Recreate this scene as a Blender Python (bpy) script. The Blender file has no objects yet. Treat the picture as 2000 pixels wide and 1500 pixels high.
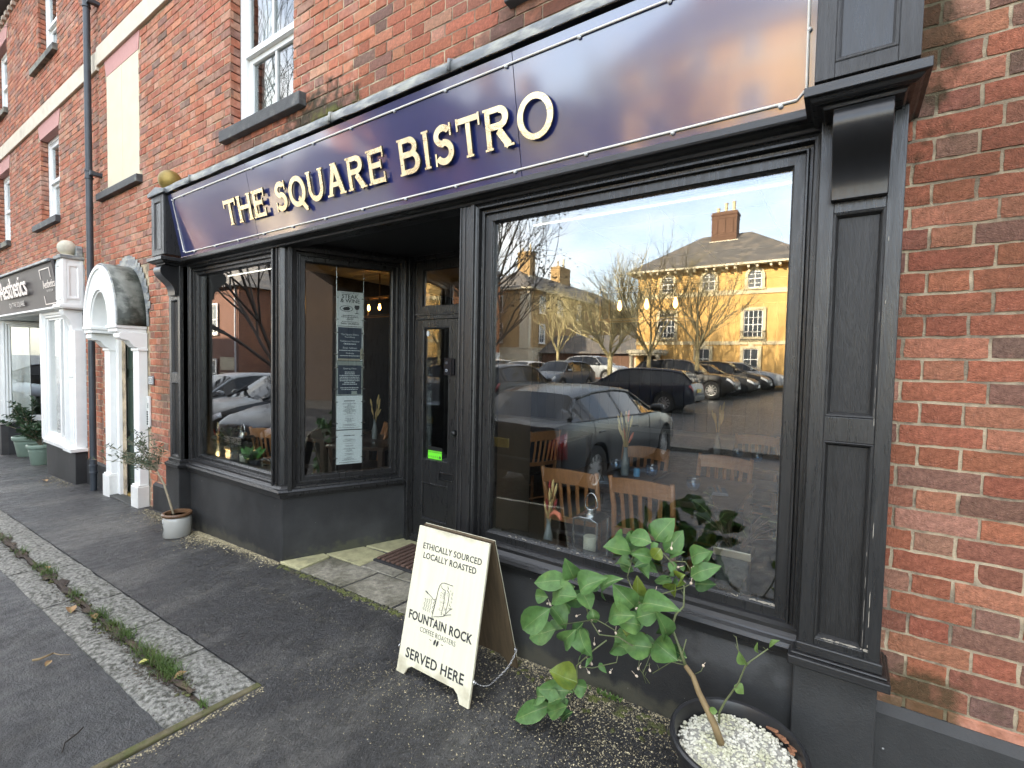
import bpy, bmesh, math, random
from mathutils import Vector, Matrix, noise as mnoise
rnd = random.Random(7)
R_ = math.radians
S = bpy.context.scene
C = S.collection
# ---------------------------------------------------------------- camera, world, sun, exposure
CAM = Vector((0.0, -2.19, 1.53))
FPX = 950.0
YAW, PITCH, ROLL = R_(34.3418416), R_(-2.40151243), R_(1.19013448)
def cam_axes():
    f = Vector((-math.sin(YAW)*math.cos(PITCH), math.cos(YAW)*math.cos(PITCH), math.sin(PITCH)))
    r = f.cross(Vector((0, 0, 1))).normalized(); u = r.cross(f)
    return math.cos(ROLL)*r + math.sin(ROLL)*u, -math.sin(ROLL)*r + math.cos(ROLL)*u, f
CR, CU, CF = cam_axes()
cd = bpy.data.cameras.new('camera'); cam = bpy.data.objects.new('camera', cd); C.objects.link(cam)
cd.sensor_fit = 'HORIZONTAL'; cd.sensor_width = 36.0; cd.lens = FPX/2000*36
cd.clip_start = 0.02; cd.clip_end = 2000
cam.matrix_world = Matrix((( CR.x, CU.x, -CF.x, CAM.x), (CR.y, CU.y, -CF.y, CAM.y), (CR.z, CU.z, -CF.z, CAM.z), (0, 0, 0, 1)))
S.camera = cam
SUN_EL, SUN_AZ = R_(23), R_(-24)            # azimuth measured from +Y towards +X
w = bpy.data.worlds.new('World'); S.world = w; w.use_nodes = True
nt = w.node_tree; N = nt.nodes; L = nt.links
bg = N['Background']
sky = N.new('ShaderNodeTexSky'); sky.sky_type = 'NISHITA'; sky.sun_disc = False
sky.sun_elevation = SUN_EL; sky.sun_rotation = SUN_AZ; sky.air_density = 1.0; sky.dust_density = 1.2; sky.ozone_density = 1.0
# thin broken cloud over the sky
tc = N.new('ShaderNodeTexCoord'); mp = N.new('ShaderNodeMapping'); mp.inputs['Scale'].default_value = (1.6, 1.6, 4.0)
nz = N.new('ShaderNodeTexNoise'); nz.inputs['Scale'].default_value = 1.5; nz.inputs['Detail'].default_value = 6; nz.inputs['Roughness'].default_value = .55
rp = N.new('ShaderNodeValToRGB'); rp.color_ramp.elements[0].position = .40; rp.color_ramp.elements[1].position = .70
rp.color_ramp.elements[0].color = (0.22, 0.22, 0.22, 1); rp.color_ramp.elements[1].color = (.85, .85, .85, 1)
mx = N.new('ShaderNodeMix'); mx.data_type = 'RGBA'
mx.inputs['B'].default_value = (5.7, 5.45, 5.1, 1)
L.new(tc.outputs['Generated'], mp.inputs['Vector']); L.new(mp.outputs[0], nz.inputs['Vector']); L.new(nz.outputs['Fac'], rp.inputs['Fac'])
L.new(rp.outputs['Color'], mx.inputs['Factor']); L.new(sky.outputs['Color'], mx.inputs['A']); L.new(mx.outputs['Result'], bg.inputs['Color'])
bg.inputs['Strength'].default_value = 0.15
sd = bpy.data.lights.new('sun', 'SUN'); sd.energy = 4.6; sd.angle = R_(.5); sd.color = (1.0, .86, .66)
sun = bpy.data.objects.new('sun', sd); C.objects.link(sun)
sdir = Vector((math.sin(SUN_AZ)*math.cos(SUN_EL), math.cos(SUN_AZ)*math.cos(SUN_EL), math.sin(SUN_EL)))
sun.rotation_euler = (-sdir).to_track_quat('-Z', 'Y').to_euler(); sun.location = sdir*60
S.view_settings.view_transform = 'Standard'; S.view_settings.look = 'None'
S.view_settings.exposure = 2.92; S.view_settings.gamma = 1; S.view_settings.use_curve_mapping = False
S.cycles.transparent_max_bounces = 24; S.cycles.max_bounces = 10; S.cycles.glossy_bounces = 5; S.cycles.diffuse_bounces = 4
S.cycles.caustics_reflective = False; S.cycles.caustics_refractive = False
S.cycles.sample_clamp_indirect = 6
try: S.cycles.use_denoising = True
except Exception: pass

# ---------------------------------------------------------------- materials
MATS = {}
def mat(name, col, rough=.5, metal=0., var=.15, vs=6., bump=0., bs=40., spec=.5, coat=0., stretch=(1, 1, 1), rvar=0., emit=None,
        col2=None, c2=(.45, .6), c2s=3., trans=0., coatr=.08, coati=1.5, objcol=None, stains=(), detail=4, bump2=None, speck=None):
    if name in MATS: return MATS[name]
    m = bpy.data.materials.new(name); m.use_nodes = True; nt = m.node_tree; N = nt.nodes; L = nt.links
    b = N['Principled BSDF']; out = N['Material Output']
    tc = N.new('ShaderNodeTexCoord'); mp = N.new('ShaderNodeMapping'); mp.inputs['Scale'].default_value = stretch
    L.new(tc.outputs['Object'], mp.inputs['Vector']); V = mp.outputs[0]
    def noise(scale, det=detail, rough_=.6):
        n = N.new('ShaderNodeTexNoise'); n.inputs['Scale'].default_value = scale; n.inputs['Detail'].default_value = det
        n.inputs['Roughness'].default_value = rough_; L.new(V, n.inputs['Vector']); return n.outputs['Fac']
    def mixc(fac, a, bb, mode='MIX'):
        x = N.new('ShaderNodeMix'); x.data_type = 'RGBA'; x.blend_type = mode
        for k, v in (('Factor', fac), ('A', a), ('B', bb)):
            if hasattr(v, 'is_linked'): L.new(v, x.inputs[k])
            else: x.inputs[k].default_value = v if k == 'Factor' else (*v[:3], 1)
        return x.outputs['Result']
    def rng(v, a, b_, c=0., d=1.):
        r = N.new('ShaderNodeMapRange'); L.new(v, r.inputs[0]); r.inputs[1].default_value = a; r.inputs[2].default_value = b_
        r.inputs[3].default_value = c; r.inputs[4].default_value = d; return r.outputs[0]
    base = col
    if objcol == 'object':
        oi = N.new('ShaderNodeObjectInfo'); base = oi.outputs['Color']
    elif objcol == 'attr':
        at = N.new('ShaderNodeAttribute'); at.attribute_name = 'bcol'; base = at.outputs['Color']
    nfac = noise(vs)
    if col2 is not None:
        base = mixc(rng(noise(c2s, 5), c2[0], c2[1]), base, col2)
    if var:
        g = rng(nfac, .25, .75, 1-var, 1+var)
        cc = N.new('ShaderNodeCombineColor')
        for i in range(3): L.new(g, cc.inputs[i])
        base = mixc(1.0, base, cc.outputs[0], 'MULTIPLY')
    if speck is not None:                      # (scale, threshold, colour)
        vo = N.new('ShaderNodeTexVoronoi'); vo.inputs['Scale'].default_value = speck[0]; L.new(V, vo.inputs['Vector'])
        base = mixc(rng(vo.outputs['Distance'], speck[1], speck[1]*.6), base, speck[2])
    for (ctr, rad, scol, stg) in stains:
        ge = N.new('ShaderNodeNewGeometry')
        sb = N.new('ShaderNodeVectorMath'); sb.operation = 'SUBTRACT'; L.new(ge.outputs['Position'], sb.inputs[0]); sb.inputs[1].default_value = ctr
        dv = N.new('ShaderNodeVectorMath'); dv.operation = 'DIVIDE'; L.new(sb.outputs[0], dv.inputs[0]); dv.inputs[1].default_value = rad
        ln = N.new('ShaderNodeVectorMath'); ln.operation = 'LENGTH'; L.new(dv.outputs[0], ln.inputs[0])
        ad = N.new('ShaderNodeMath'); ad.operation = 'ADD'; L.new(ln.outputs['Value'], ad.inputs[0])
        n2 = N.new('ShaderNodeTexNoise'); n2.inputs['Scale'].default_value = 14; n2.inputs['Detail'].default_value = 6; L.new(ge.outputs['Position'], n2.inputs['Vector'])
        L.new(rng(n2.outputs['Fac'], .3, .7, -.45, .45), ad.inputs[1])
        base = mixc(rng(ad.outputs[0], 1.0, .45, 0, stg), base, scol)
    if hasattr(base, 'is_linked'): L.new(base, b.inputs['Base Color'])
    else: b.inputs['Base Color'].default_value = (*base, 1)
    b.inputs['Roughness'].default_value = rough; b.inputs['Metallic'].default_value = metal
    b.inputs['Specular IOR Level'].default_value = spec; b.inputs['Coat Weight'].default_value = coat; b.inputs['Coat Roughness'].default_value = coatr; b.inputs['Coat IOR'].default_value = coati
    if rvar: L.new(rng(noise(vs*.35, 5), .35, .65, max(.03, rough-rvar), min(1, rough+rvar)), b.inputs['Roughness'])
    if bump:
        bp = N.new('ShaderNodeBump'); bp.inputs['Strength'].default_value = bump; bp.inputs['Distance'].default_value = .01
        L.new(noise(bs, 6, .65), bp.inputs['Height']); nn = bp.outputs[0]
        if bump2:
            b2 = N.new('ShaderNodeBump'); b2.inputs['Strength'].default_value = bump2[1]; b2.inputs['Distance'].default_value = .01
            L.new(noise(bump2[0], 3), b2.inputs['Height']); L.new(nn, b2.inputs['Normal']); nn = b2.outputs[0]
        L.new(nn, b.inputs['Normal'])
    if emit: b.inputs['Emission Color'].default_value = (*emit[0], 1); b.inputs['Emission Strength'].default_value = emit[1]
    if trans:
        tr = N.new('ShaderNodeBsdfTranslucent'); ms = N.new('ShaderNodeMixShader'); ms.inputs[0].default_value = trans
        if hasattr(base, 'is_linked'): L.new(base, tr.inputs['Color'])
        else: tr.inputs['Color'].default_value = (*base, 1)
        L.new(b.outputs[0], ms.inputs[1]); L.new(tr.outputs[0], ms.inputs[2]); L.new(ms.outputs[0], out.inputs['Surface'])
    MATS[name] = m; return m
def glass_mat(name, f0=.07, tint=(.93, .96, .95), wav=.0, rough=0.0, boost=1.0, alpha=0.0, acol=(.02, .02, .02)):
    if name in MATS: return MATS[name]
    m = bpy.data.materials.new(name); m.use_nodes = True; nt = m.node_tree; N = nt.nodes; L = nt.links
    N.remove(N['Principled BSDF']); out = N['Material Output']
    lw = N.new('ShaderNodeLayerWeight'); lw.inputs['Blend'].default_value = .5
    pw = N.new('ShaderNodeMath'); pw.operation = 'POWER'; pw.inputs[1].default_value = 4.5; L.new(lw.outputs['Facing'], pw.inputs[0])
    mr = N.new('ShaderNodeMapRange'); mr.inputs[3].default_value = f0; mr.inputs[4].default_value = 1.0; L.new(pw.outputs[0], mr.inputs[0])
    gl = N.new('ShaderNodeBsdfGlossy'); gl.inputs['Roughness'].default_value = rough; gl.inputs['Color'].default_value = (1, 1, 1, 1)
    tp = N.new('ShaderNodeBsdfTransparent'); tp.inputs['Color'].default_value = (*tint, 1)
    ms = N.new('ShaderNodeMixShader'); L.new(mr.outputs[0], ms.inputs[0]); L.new(tp.outputs[0], ms.inputs[1]); L.new(gl.outputs[0], ms.inputs[2])
    if alpha:
        df = N.new('ShaderNodeBsdfDiffuse'); df.inputs['Color'].default_value = (*acol, 1)
        m2 = N.new('ShaderNodeMixShader'); m2.inputs[0].default_value = alpha; L.new(tp.outputs[0], m2.inputs[1]); L.new(df.outputs[0], m2.inputs[2])
        L.new(m2.outputs[0], ms.inputs[1])
    if wav:
        tc = N.new('ShaderNodeTexCoord'); n = N.new('ShaderNodeTexNoise'); n.inputs['Scale'].default_value = 1.1; n.inputs['Detail'].default_value = 1
        L.new(tc.outputs['Object'], n.inputs['Vector']); bp = N.new('ShaderNodeBump'); bp.inputs['Strength'].default_value = 1; bp.inputs['Distance'].default_value = wav
        L.new(n.outputs['Fac'], bp.inputs['Height']); L.new(bp.outputs[0], gl.inputs['Normal'])
    L.new(ms.outputs[0], out.inputs['Surface']); MATS[name] = m; return m

# ---------------------------------------------------------------- object helpers
ORG = {}
def gz(x, y):
    f = min(1, max(0, (y+14)/8)) if y < -6 else 1.0
    return .03*max(-16, min(0, x+1))*f + .04*max(0, min(13, -y-15))
def thing(name, label, cat, loc=(0, 0, 0), group=None, local=False, rz=0.):
    o = bpy.data.objects.new(name, None); C.objects.link(o); o.empty_display_size = .1
    o.location = loc; o.rotation_euler = (0, 0, rz); o['label'] = label; o['category'] = cat
    if group: o['group'] = group
    ORG[o] = Vector((0, 0, 0)) if local else Vector(loc)
    return o
def struct(o): o['kind'] = 'structure'; return o
def stuff(o): o['kind'] = 'stuff'; return o
class MB:
    def __init__(s): s.v = []; s.f = []; s.m = []
    def add(s, vs, fs, mi=0):
        b = len(s.v); s.v += [tuple(v) for v in vs]; s.f += [tuple(i+b for i in f) for f in fs]; s.m += [mi]*len(fs); return s
    def box(s, x0, x1, y0, y1, z0, z1, mi=0, F=None):
        P = [(x, y, z) for x in (x0, x1) for y in (y0, y1) for z in (z0, z1)]
        if F: P = [F(*p) for p in P]
        return s.add(P, [(0, 1, 3, 2), (4, 6, 7, 5), (0, 4, 5, 1), (2, 3, 7, 6), (0, 2, 6, 4), (1, 5, 7, 3)], mi)
    def prism(s, pts, fn, a, b, mi=0):
        n = len(pts); vs = [fn(*p, a) for p in pts]+[fn(*p, b) for p in pts]
        return s.add(vs, [tuple(range(n))[::-1], tuple(range(n, 2*n))]+[(i, (i+1) % n, n+(i+1) % n, n+i) for i in range(n)], mi)
    def tube(s, path, r, n=6, cap=True, mi=0, closed=False):
        path = [Vector(p) for p in path]; k = len(path)
        rs = r if isinstance(r, (list, tuple)) else [r]*k
        vs = []; ref = None
        for i, p in enumerate(path):
            if closed: t = path[(i+1) % k]-path[i-1]
            else: t = (path[min(i+1, k-1)]-path[max(i-1, 0)])
            t = t.normalized() if t.length > 1e-9 else Vector((0, 0, 1))
            if ref is None or abs(ref.dot(t)) > .98: ref = Vector((0, 0, 1)) if abs(t.z) < .9 else Vector((1, 0, 0))
            a = (ref-t*ref.dot(t)).normalized(); ref = a; b = t.cross(a)
            for j in range(n):
                g = 2*math.pi*j/n; vs.append(p+(a*math.cos(g)+b*math.sin(g))*rs[i])
        fs = [(i*n+j, i*n+(j+1) % n, ((i+1) % k)*n+(j+1) % n, ((i+1) % k)*n+j) for i in range(k if closed else k-1) for j in range(n)]
        if cap and not closed: fs += [tuple(range(n))[::-1], tuple(range((k-1)*n, k*n))]
        return s.add(vs, fs, mi)
    def lathe(s, prof, c=(0, 0, 0), n=24, mi=0, sx=1., sy=1.):
        k = len(prof); vs = [(c[0]+r*math.cos(2*math.pi*j/n)*sx, c[1]+r*math.sin(2*math.pi*j/n)*sy, c[2]+z) for r, z in prof for j in range(n)]
        fs = [(i*n+j, i*n+(j+1) % n, (i+1)*n+(j+1) % n, (i+1)*n+j) for i in range(k-1) for j in range(n)]
        if prof[0][0] > 1e-6: fs.append(tuple(range(n))[::-1])
        if prof[-1][0] > 1e-6: fs.append(tuple(range((k-1)*n, k*n)))
        return s.add(vs, fs, mi)
    def ball(s, c, r, n=14, k=8, mi=0, sz=1.):
        return s.lathe([(max(1e-4, r*math.sin(math.pi*i/k)), -r*sz*math.cos(math.pi*i/k)) for i in range(k+1)], c, n, mi)
    def frame(s, F, u0, u1, z0, z1, prof, mi=0):
        """mitred rectangular moulding; prof = [(inset, out)]; F(u, out, z) -> point"""
        vs = []
        for ins, d in prof: vs += [F(u0+ins, d, z0+ins), F(u1-ins, d, z0+ins), F(u1-ins, d, z1-ins), F(u0+ins, d, z1-ins)]
        fs = [(4*i+j, 4*i+(j+1) % 4, 4*i+4+(j+1) % 4, 4*i+4+j) for i in range(len(prof)-1) for j in range(4)]
        return s.add(vs, fs, mi)
    def build(s, name, mats, parent=None, smooth=False, bev=0., sub=0, label=None, auto=None, seg=2):
        me = bpy.data.meshes.new(name); o0 = ORG.get(parent, Vector((0, 0, 0)))
        me.from_pydata([(v[0]-o0.x, v[1]-o0.y, v[2]-o0.z) for v in s.v], [], s.f)
        for m in (mats if isinstance(mats, (list, tuple)) else [mats]): me.materials.append(m)
        me.polygons.foreach_set('material_index', s.m)
        if smooth: me.polygons.foreach_set('use_smooth', [True]*len(s.f))
        me.update()
        bm = bmesh.new(); bm.from_mesh(me); bmesh.ops.recalc_face_normals(bm, faces=bm.faces); bm.to_mesh(me); bm.free()
        if smooth and auto:
            try: me.set_sharp_from_angle(angle=R_(auto))
            except Exception: pass
        o = bpy.data.objects.new(name, me); C.objects.link(o); ORG[o] = o0
        if parent: o.parent = parent
        if label: o['label'] = label
        if bev:
            b = o.modifiers.new('bevel', 'BEVEL'); b.width = bev; b.segments = seg; b.limit_method = 'ANGLE'; b.angle_limit = R_(40)
        if sub:
            q = o.modifiers.new('sub', 'SUBSURF'); q.levels = sub; q.render_levels = sub
        return o
def tag(o, label, cat, group=None):
    o['label'] = label; o['category'] = cat
    if group: o['group'] = group
    return o
def copy_tree(o, parent=None):
    c = o.copy(); C.objects.link(c); ORG[c] = ORG.get(o, Vector((0, 0, 0)))
    if parent: c.parent = parent
    for ch in list(o.children): copy_tree(ch, c)
    return c
def FX(u, d, z): return (u, -d, z)                                  # facade frame
SA, SB = Vector((-3.60, -.075)), Vector((-3.18, .87)); SU = (SB-SA).normalized(); SN = Vector((SU.y, -SU.x))
def FS(u, d, z): return (SA.x+SU.x*u+SN.x*d, SA.y+SU.y*u+SN.y*d, z)  # splayed window frame
TA, TB = Vector((-2.0, .87)), Vector((-1.76, -.03)); TU = (TB-TA).normalized(); TN = Vector((TU.y, -TU.x))
def FT(u, d, z): return (TA.x+TU.x*u+TN.x*d, TA.y+TU.y*u+TN.y*d, z)
def FD(u, d, z): return (u, .87-d, z)                               # door plane
def text_mesh(body, size, F, u, z, d=0., th=.002, name='lettering', m=None, parent=None, align='CENTER', offset=0., spacing=1., sx=1., shear=0.):
    cu = bpy.data.curves.new('txt', 'FONT'); cu.body = body; cu.size = size; cu.align_x = align; cu.extrude = th/2; cu.offset = offset
    cu.space_character = spacing; cu.shear = shear; cu.resolution_u = 3
    t = bpy.data.objects.new('txt', cu); C.objects.link(t); bpy.context.view_layer.update()
    me0 = t.to_mesh(); vs = [v.co.copy() for v in me0.vertices]; fs = [tuple(p.vertices) for p in me0.polygons]; t.to_mesh_clear()
    bpy.data.objects.remove(t); bpy.data.curves.remove(cu)
    b = MB(); b.add([F(u+v.x*sx, d+th/2+v.z, z+v.y) for v in vs], fs)
    if m is None: return b
    return b.build(name, m, parent)
# ---------------------------------------------------------------- palette
MOSS = (.035, .04, .015)
BSTAIN = [((.21, 0, 2.75), (.09, .3, .5), (.03, .034, .016), .75), ((.25, 0, .36), (.2, .3, .16), (.05, .05, .02), .75),
          ((.40, 0, 2.15), (.25, .3, .5), (.10, .06, .03), .3), ((-3.30, 0, 3.27), (.55, .3, .32), (.03, .03, .018), .9), ((-3.15, 0, 3.20), (.42, .3, .16), (.12, .12, .025), .85),
          ((-1.3, 0, 3.25), (.7, .3, .2), (.10, .06, .045), .6), ((-4.3, 0, 3.25), (.9, .3, .22), (.12, .07, .05), .5), ((-5.95, 0, 1.35), (.28, .3, .8), (.07, .065, .04), .45),
          ((-7.2, 0, 3.1), (.25, .3, .4), (.32, .2, .15), .4)]
brick_o = mat('brick', (.3, .1, .06), rough=.85, var=.42, vs=60, bump=1., bs=220, objcol='object', stains=BSTAIN, spec=.25, col2=(.24, .11, .08), c2=(.58, .9), c2s=11, bump2=(28, .5), detail=8, speck=(70, .07, (.5, .42, .33)))
brick_a = mat('brick_wall_bricks', (.3, .1, .06), rough=.85, var=.32, vs=24, bump=.5, bs=90, objcol='attr', stains=BSTAIN, spec=.25, col2=(.42, .27, .205), c2=(.50, .78), c2s=3, bump2=(26, .5), detail=6)
mortar = mat('mortar', (.50, .405, .275), rough=.95, var=.25, vs=30, bump=.7, bs=200, spec=.15, stains=BSTAIN, col2=(.22, .18, .13), c2s=5)
stone = mat('cast_stone', (.60, .535, .42), rough=.85, var=.1, vs=9, bump=.25, bs=90, col2=(.42, .36, .27), c2=(.55, .75), c2s=2.2)
pink = mat('gauged_pink_brick', (.50, .26, .23), rough=.85, var=.14, vs=14, bump=.25, bs=70, stretch=(6, 1, 1))
sillm = mat('sill_stone_dark', (.055, .056, .056), rough=.7, var=.3, vs=14, bump=.35, bs=80, col2=(.16, .16, .14), c2=(.55, .72), c2s=6)
sillw = mat('sill_stone_weathered', (.20, .19, .15), rough=.8, var=.3, vs=14, bump=.3, bs=80, col2=(.06, .06, .055), c2s=5)
lead = mat('lead_flashing', (.17, .18, .185), rough=.55, var=.3, vs=10, bump=.35, bs=18, col2=(.34, .34, .30), c2s=6, stretch=(1, 1, 2.5))
leadm = mat('lead_mossy', (.15, .155, .13), rough=.55, var=.4, vs=9, bump=.5, bs=14, col2=(.03, .034, .024), c2=(.42, .56), c2s=5, detail=7)
black = mat('black_gloss_paint', (.0135, .0133, .0132), rough=.32, var=.3, vs=20, bump=.22, bs=26, stretch=(9, 9, .8), rvar=.08, spec=.55)
blackh = mat('black_gloss_paint_rails', (.0135, .0133, .0135), rough=.34, var=.3, vs=20, bump=.18, bs=26, stretch=(.8, 9, 9), rvar=.08, spec=.55)
blackp = mat('black_weathered_panel', (.0155, .015, .0145), rough=.40, var=.35, vs=16, bump=.55, bs=30, stretch=(10, 10, .7), rvar=.1, spec=.55)
chip = mat('flaked_paint', (.30, .27, .22), rough=.8)
riserm = mat('charcoal_masonry_paint', (.0185, .0185, .0182), rough=.62, var=.28, vs=3, bump=.25, bs=120, spec=.4, speck=(9, .035, (.42, .41, .38)), col2=(.034, .034, .033), c2s=1.3, bump2=(7, .25), stains=[((-4.5, -.09, -.10), (1.0, .3, .09), (.075, .07, .05), .6), ((-.9, -.09, .02), (.9, .3, .07), (.08, .075, .05), .6), ((-3.4, .4, -.06), (.5, .5, .08), (.07, .07, .04), .6), ((-.35, -.09, .38), (.22, .2, .10), (.085, .085, .085), .5)])
navy = mat('navy_gloss_board', (.011, .018, .105), rough=.3, var=.1, vs=3, bump=.03, bs=2.2, spec=.6, coat=1.0, coatr=.09, coati=1.95)
gold = mat('gold_leaf', (.95, .80, .52), rough=.3, metal=.75, var=.22, vs=26, bump=.2, bs=45, rvar=.14)
goldball = mat('old_gold_paint', (.26, .185, .05), rough=.5, metal=.5, var=.3, vs=16, bump=.3, bs=18, col2=(.12, .09, .03), c2=(.55, .7), c2s=9)
white = mat('white_paint', (.78, .78, .75), rough=.45, var=.05, vs=8, bump=.08, bs=20)
whited = mat('white_paint_dirty', (.74, .73, .68), rough=.5, var=.1, vs=7, bump=.1, bs=30, col2=(.5, .48, .42), c2=(.6, .8), c2s=5)
cream = mat('cream_render', (.66, .58, .42), rough=.85, var=.07, vs=5, bump=.2, bs=120)
trimw = mat('off_white_trim', (.72, .69, .62), rough=.5, var=.08)
glass = glass_mat('shop_glass', .125, (.93, .95, .94), wav=.0006)
glass_u = glass_mat('sash_glass', .10, (.7, .74, .74), wav=.003)
glass_n = glass_mat('thin_glass', .05, (.96, .98, .98))
asphalt = mat('asphalt', (.040, .040, .040), rough=.46, var=.5, vs=24, bump=1., bs=110, spec=.5, rvar=.18, col2=(.016, .015, .014), c2=(.55, .68), c2s=1.9, bump2=(30, .8), speck=(48, .16, (.09, .09, .085)), detail=8)
tarmac = mat('pavement_tarmac', (.030, .029, .0285), rough=.46, var=.55, vs=26, bump=1., bs=120, spec=.5, rvar=.2, col2=(.105, .10, .088), c2=(.48, .72), c2s=1.3, bump2=(34, .8), speck=(52, .17, (.13, .125, .112)), detail=8, stretch=(1.5, .75, 1))
granite = mat('granite', (.215, .21, .185), rough=.8, var=.75, vs=48, bump=1., bs=52, col2=(.075, .075, .058), c2=(.48, .60), c2s=38, speck=(75, .18, (.05, .05, .042)), detail=8, bump2=(46, 1.))
slabm = mat('york_stone', (.235, .215, .165), rough=.8, var=.5, vs=30, bump=.9, bs=60, col2=(.12, .11, .075), c2=(.44, .6), c2s=4, detail=6)
slaby = mat('yellowed_stone', (.40, .37, .20), rough=.85, var=.25, vs=14, bump=.6, bs=50, col2=(.2, .19, .11), c2=(.55, .7), c2s=6)
soil = mat('dark_dirt', (.040, .028, .020), rough=.9, var=.4, vs=20, bump=1., bs=70, col2=(.07, .05, .03), c2s=9)
mossm = mat('moss', (.09, .10, .025), rough=.95, var=.4, vs=30, bump=1., bs=90, col2=(.05, .045, .03), c2s=12)
woodm = mat('chair_wood', (.31, .138, .055), rough=.4, var=.25, vs=14, stretch=(4, 4, .6), bump=.1, bs=30, spec=.5)
tablem = mat('dark_table_wood', (.045, .028, .02), rough=.32, var=.3, vs=10, stretch=(1, 6, 1))
steel = mat('steel', (.62, .62, .62), rough=.22, metal=1.)
darkmetal = mat('dark_metal', (.03, .03, .03), rough=.4, metal=.6)
bulb = mat('filament_bulb', (1, .6, .2), emit=((1., .46, .10), 7.))
bulb2 = mat('warm_led', (1, .8, .5), emit=((1., .66, .28), 40.))
ledm = mat('led_strip', (1, 1, .95), emit=((1., .97, .86), 1.5))
pipem = mat('painted_iron_pipe', (.035, .042, .05), rough=.45, var=.25, vs=8, bump=.1, bs=30)
fl = {}
def wallmat(n, c, **k): return mat(n, c, rough=.9, **k)

# ---------------------------------------------------------------- the ground
def strip_mesh(xs, ys, dz, b=None, zf=None):
    b = b or MB(); n = len(ys)
    b.add([(x, y, gz(x, y)+dz) for x in xs for y in ys], [(i*n+j, (i+1)*n+j, (i+1)*n+j+1, i*n+j+1) for i in range(len(xs)-1) for j in range(n-1)])
    return b
def span(a, b, st): n = max(1, int(round((b-a)/st))); return [a+(b-a)*i/n for i in range(n+1)]
gx = [-400, -200, -100, -60, -40]+span(-30, 6, 1.0)+[10, 20, 40, 90, 200, 400]
gy = [-500, -250, -120, -80, -60, -45, -36]+span(-30, 2, 1.0)+[8, 30, 100]
struct(strip_mesh(gx, gy, -.012).build('road', asphalt))
struct(strip_mesh(span(-30, -2.245, .5), [-.975, -.7, -.4, -.1, .05, 1.0], 0).build('pavement', tarmac))
struct(strip_mesh(span(-2.245, 7, .5), [-3.0, -2.4, -1.9, -1.4, -.975, -.7, -.4, -.1, .05, .6], .0002).build('pavement', tarmac))
struct(strip_mesh(span(-30, 14, 2), [-9.0, -8.0, -7.35], .06).build('traffic_island', tarmac))
kerb = struct(bpy.data.objects.new('kerb', None)); C.objects.link(kerb); ORG[kerb] = Vector((0, 0, 0))
def kstone(x0, x1, y0, y1, top=.008):
    b = MB(); nx, ny = max(3, int((x1-x0)/.09)), 3
    vs = []
    for i in range(nx+1):
        for j in range(ny+1):
            x = x0+(x1-x0)*i/nx; y = y0+(y1-y0)*j/ny; e = (i in (0, nx)) or (j in (0, ny))
            vs.append((x+rnd.uniform(-.004, .004), y+rnd.uniform(-.004, .004), gz(x, y)+top-(.012 if e else 0)+rnd.uniform(-.004, .004)))
    m = ny+1
    fs = [(i*m+j, (i+1)*m+j, (i+1)*m+j+1, i*m+j+1) for i in range(nx) for j in range(ny)]
    ring = [i*m for i in range(nx+1)]+[nx*m+j for j in range(1, m)]+[i*m+ny for i in range(nx-1, -1, -1)]+[j for j in range(ny-1, 0, -1)]
    k = len(vs); vs += [(vs[i][0], vs[i][1], vs[i][2]-.1) for i in ring]
    fs += [(ring[a], ring[(a+1) % len(ring)], k+(a+1) % len(ring), k+a) for a in range(len(ring))]
    b.add(vs, fs); b.build('kerb_stone', granite, kerb, smooth=True, auto=50)
x = -2.262
for Ln in (.57, .56, .64, .93, .8, .62, .9, .7, .85, .9, .9, 1., 1., 1.2, 1.2, 1.5):
    kstone(x-Ln+.008, x, -1.185, -.98); x -= Ln
x = -2.30
for Ln in (.66, .63, .6, .9, .72, .88, .9, .8, .9, .9, 1., 1., 1.2, 1.2):
    kstone(x-Ln+.008, x, -1.355, -1.2, .004); x -= Ln
for i in range(22):
    x0 = -30+i*2.0
    kb = MB(); kb.box(x0+.01, x0+1.99, -7.35, -7.22, -.3, gz(x0+1, -7.3)+.075); kb.build('kerb_stone', granite, kerb, bev=.01)
eb = MB(); eb.box(-2.285, -2.245, -3.2, -.975, -.15, .0, F=lambda x, y, z: (x+(y+.975)*.03, y, z+gz(x, y)+.005)); struct(eb.build('edging_strip', mat('mossy_edging', (.10, .085, .045), rough=.9, var=.4, vs=16, bump=.6, bs=40, col2=(.075, .085, .02), c2s=7), bev=.006))
# parking bay lines
pb = MB()
for xx in (-9.4, -11.9, -14.4):
    pb.add([(xx+dx, yy, gz(xx, yy)-.006) for yy in (-7.0, -6.0, -5.0, -4.0, -3.1) for dx in (-.05, .05)], [(2*i, 2*i+1, 2*i+3, 2*i+2) for i in range(4)])
for xx in (-13, -10.6):
    pb.add([(xx+dx, yy, gz(xx, yy)-.006) for yy in (-20.5, -19, -17.5, -16.2) for dx in (-.05, .05)], [(2*i, 2*i+1, 2*i+3, 2*i+2) for i in range(3)])
pb.add([(x, y, gz(x, -14.9)-.006) for x in (-6.5, -2.5) for y in (-15.05, -14.95)], [(0, 2, 3, 1)])
struct(pb.build('road_marking', mat('road_paint', (.6, .6, .57), rough=.7, var=.25, vs=12)))
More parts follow.
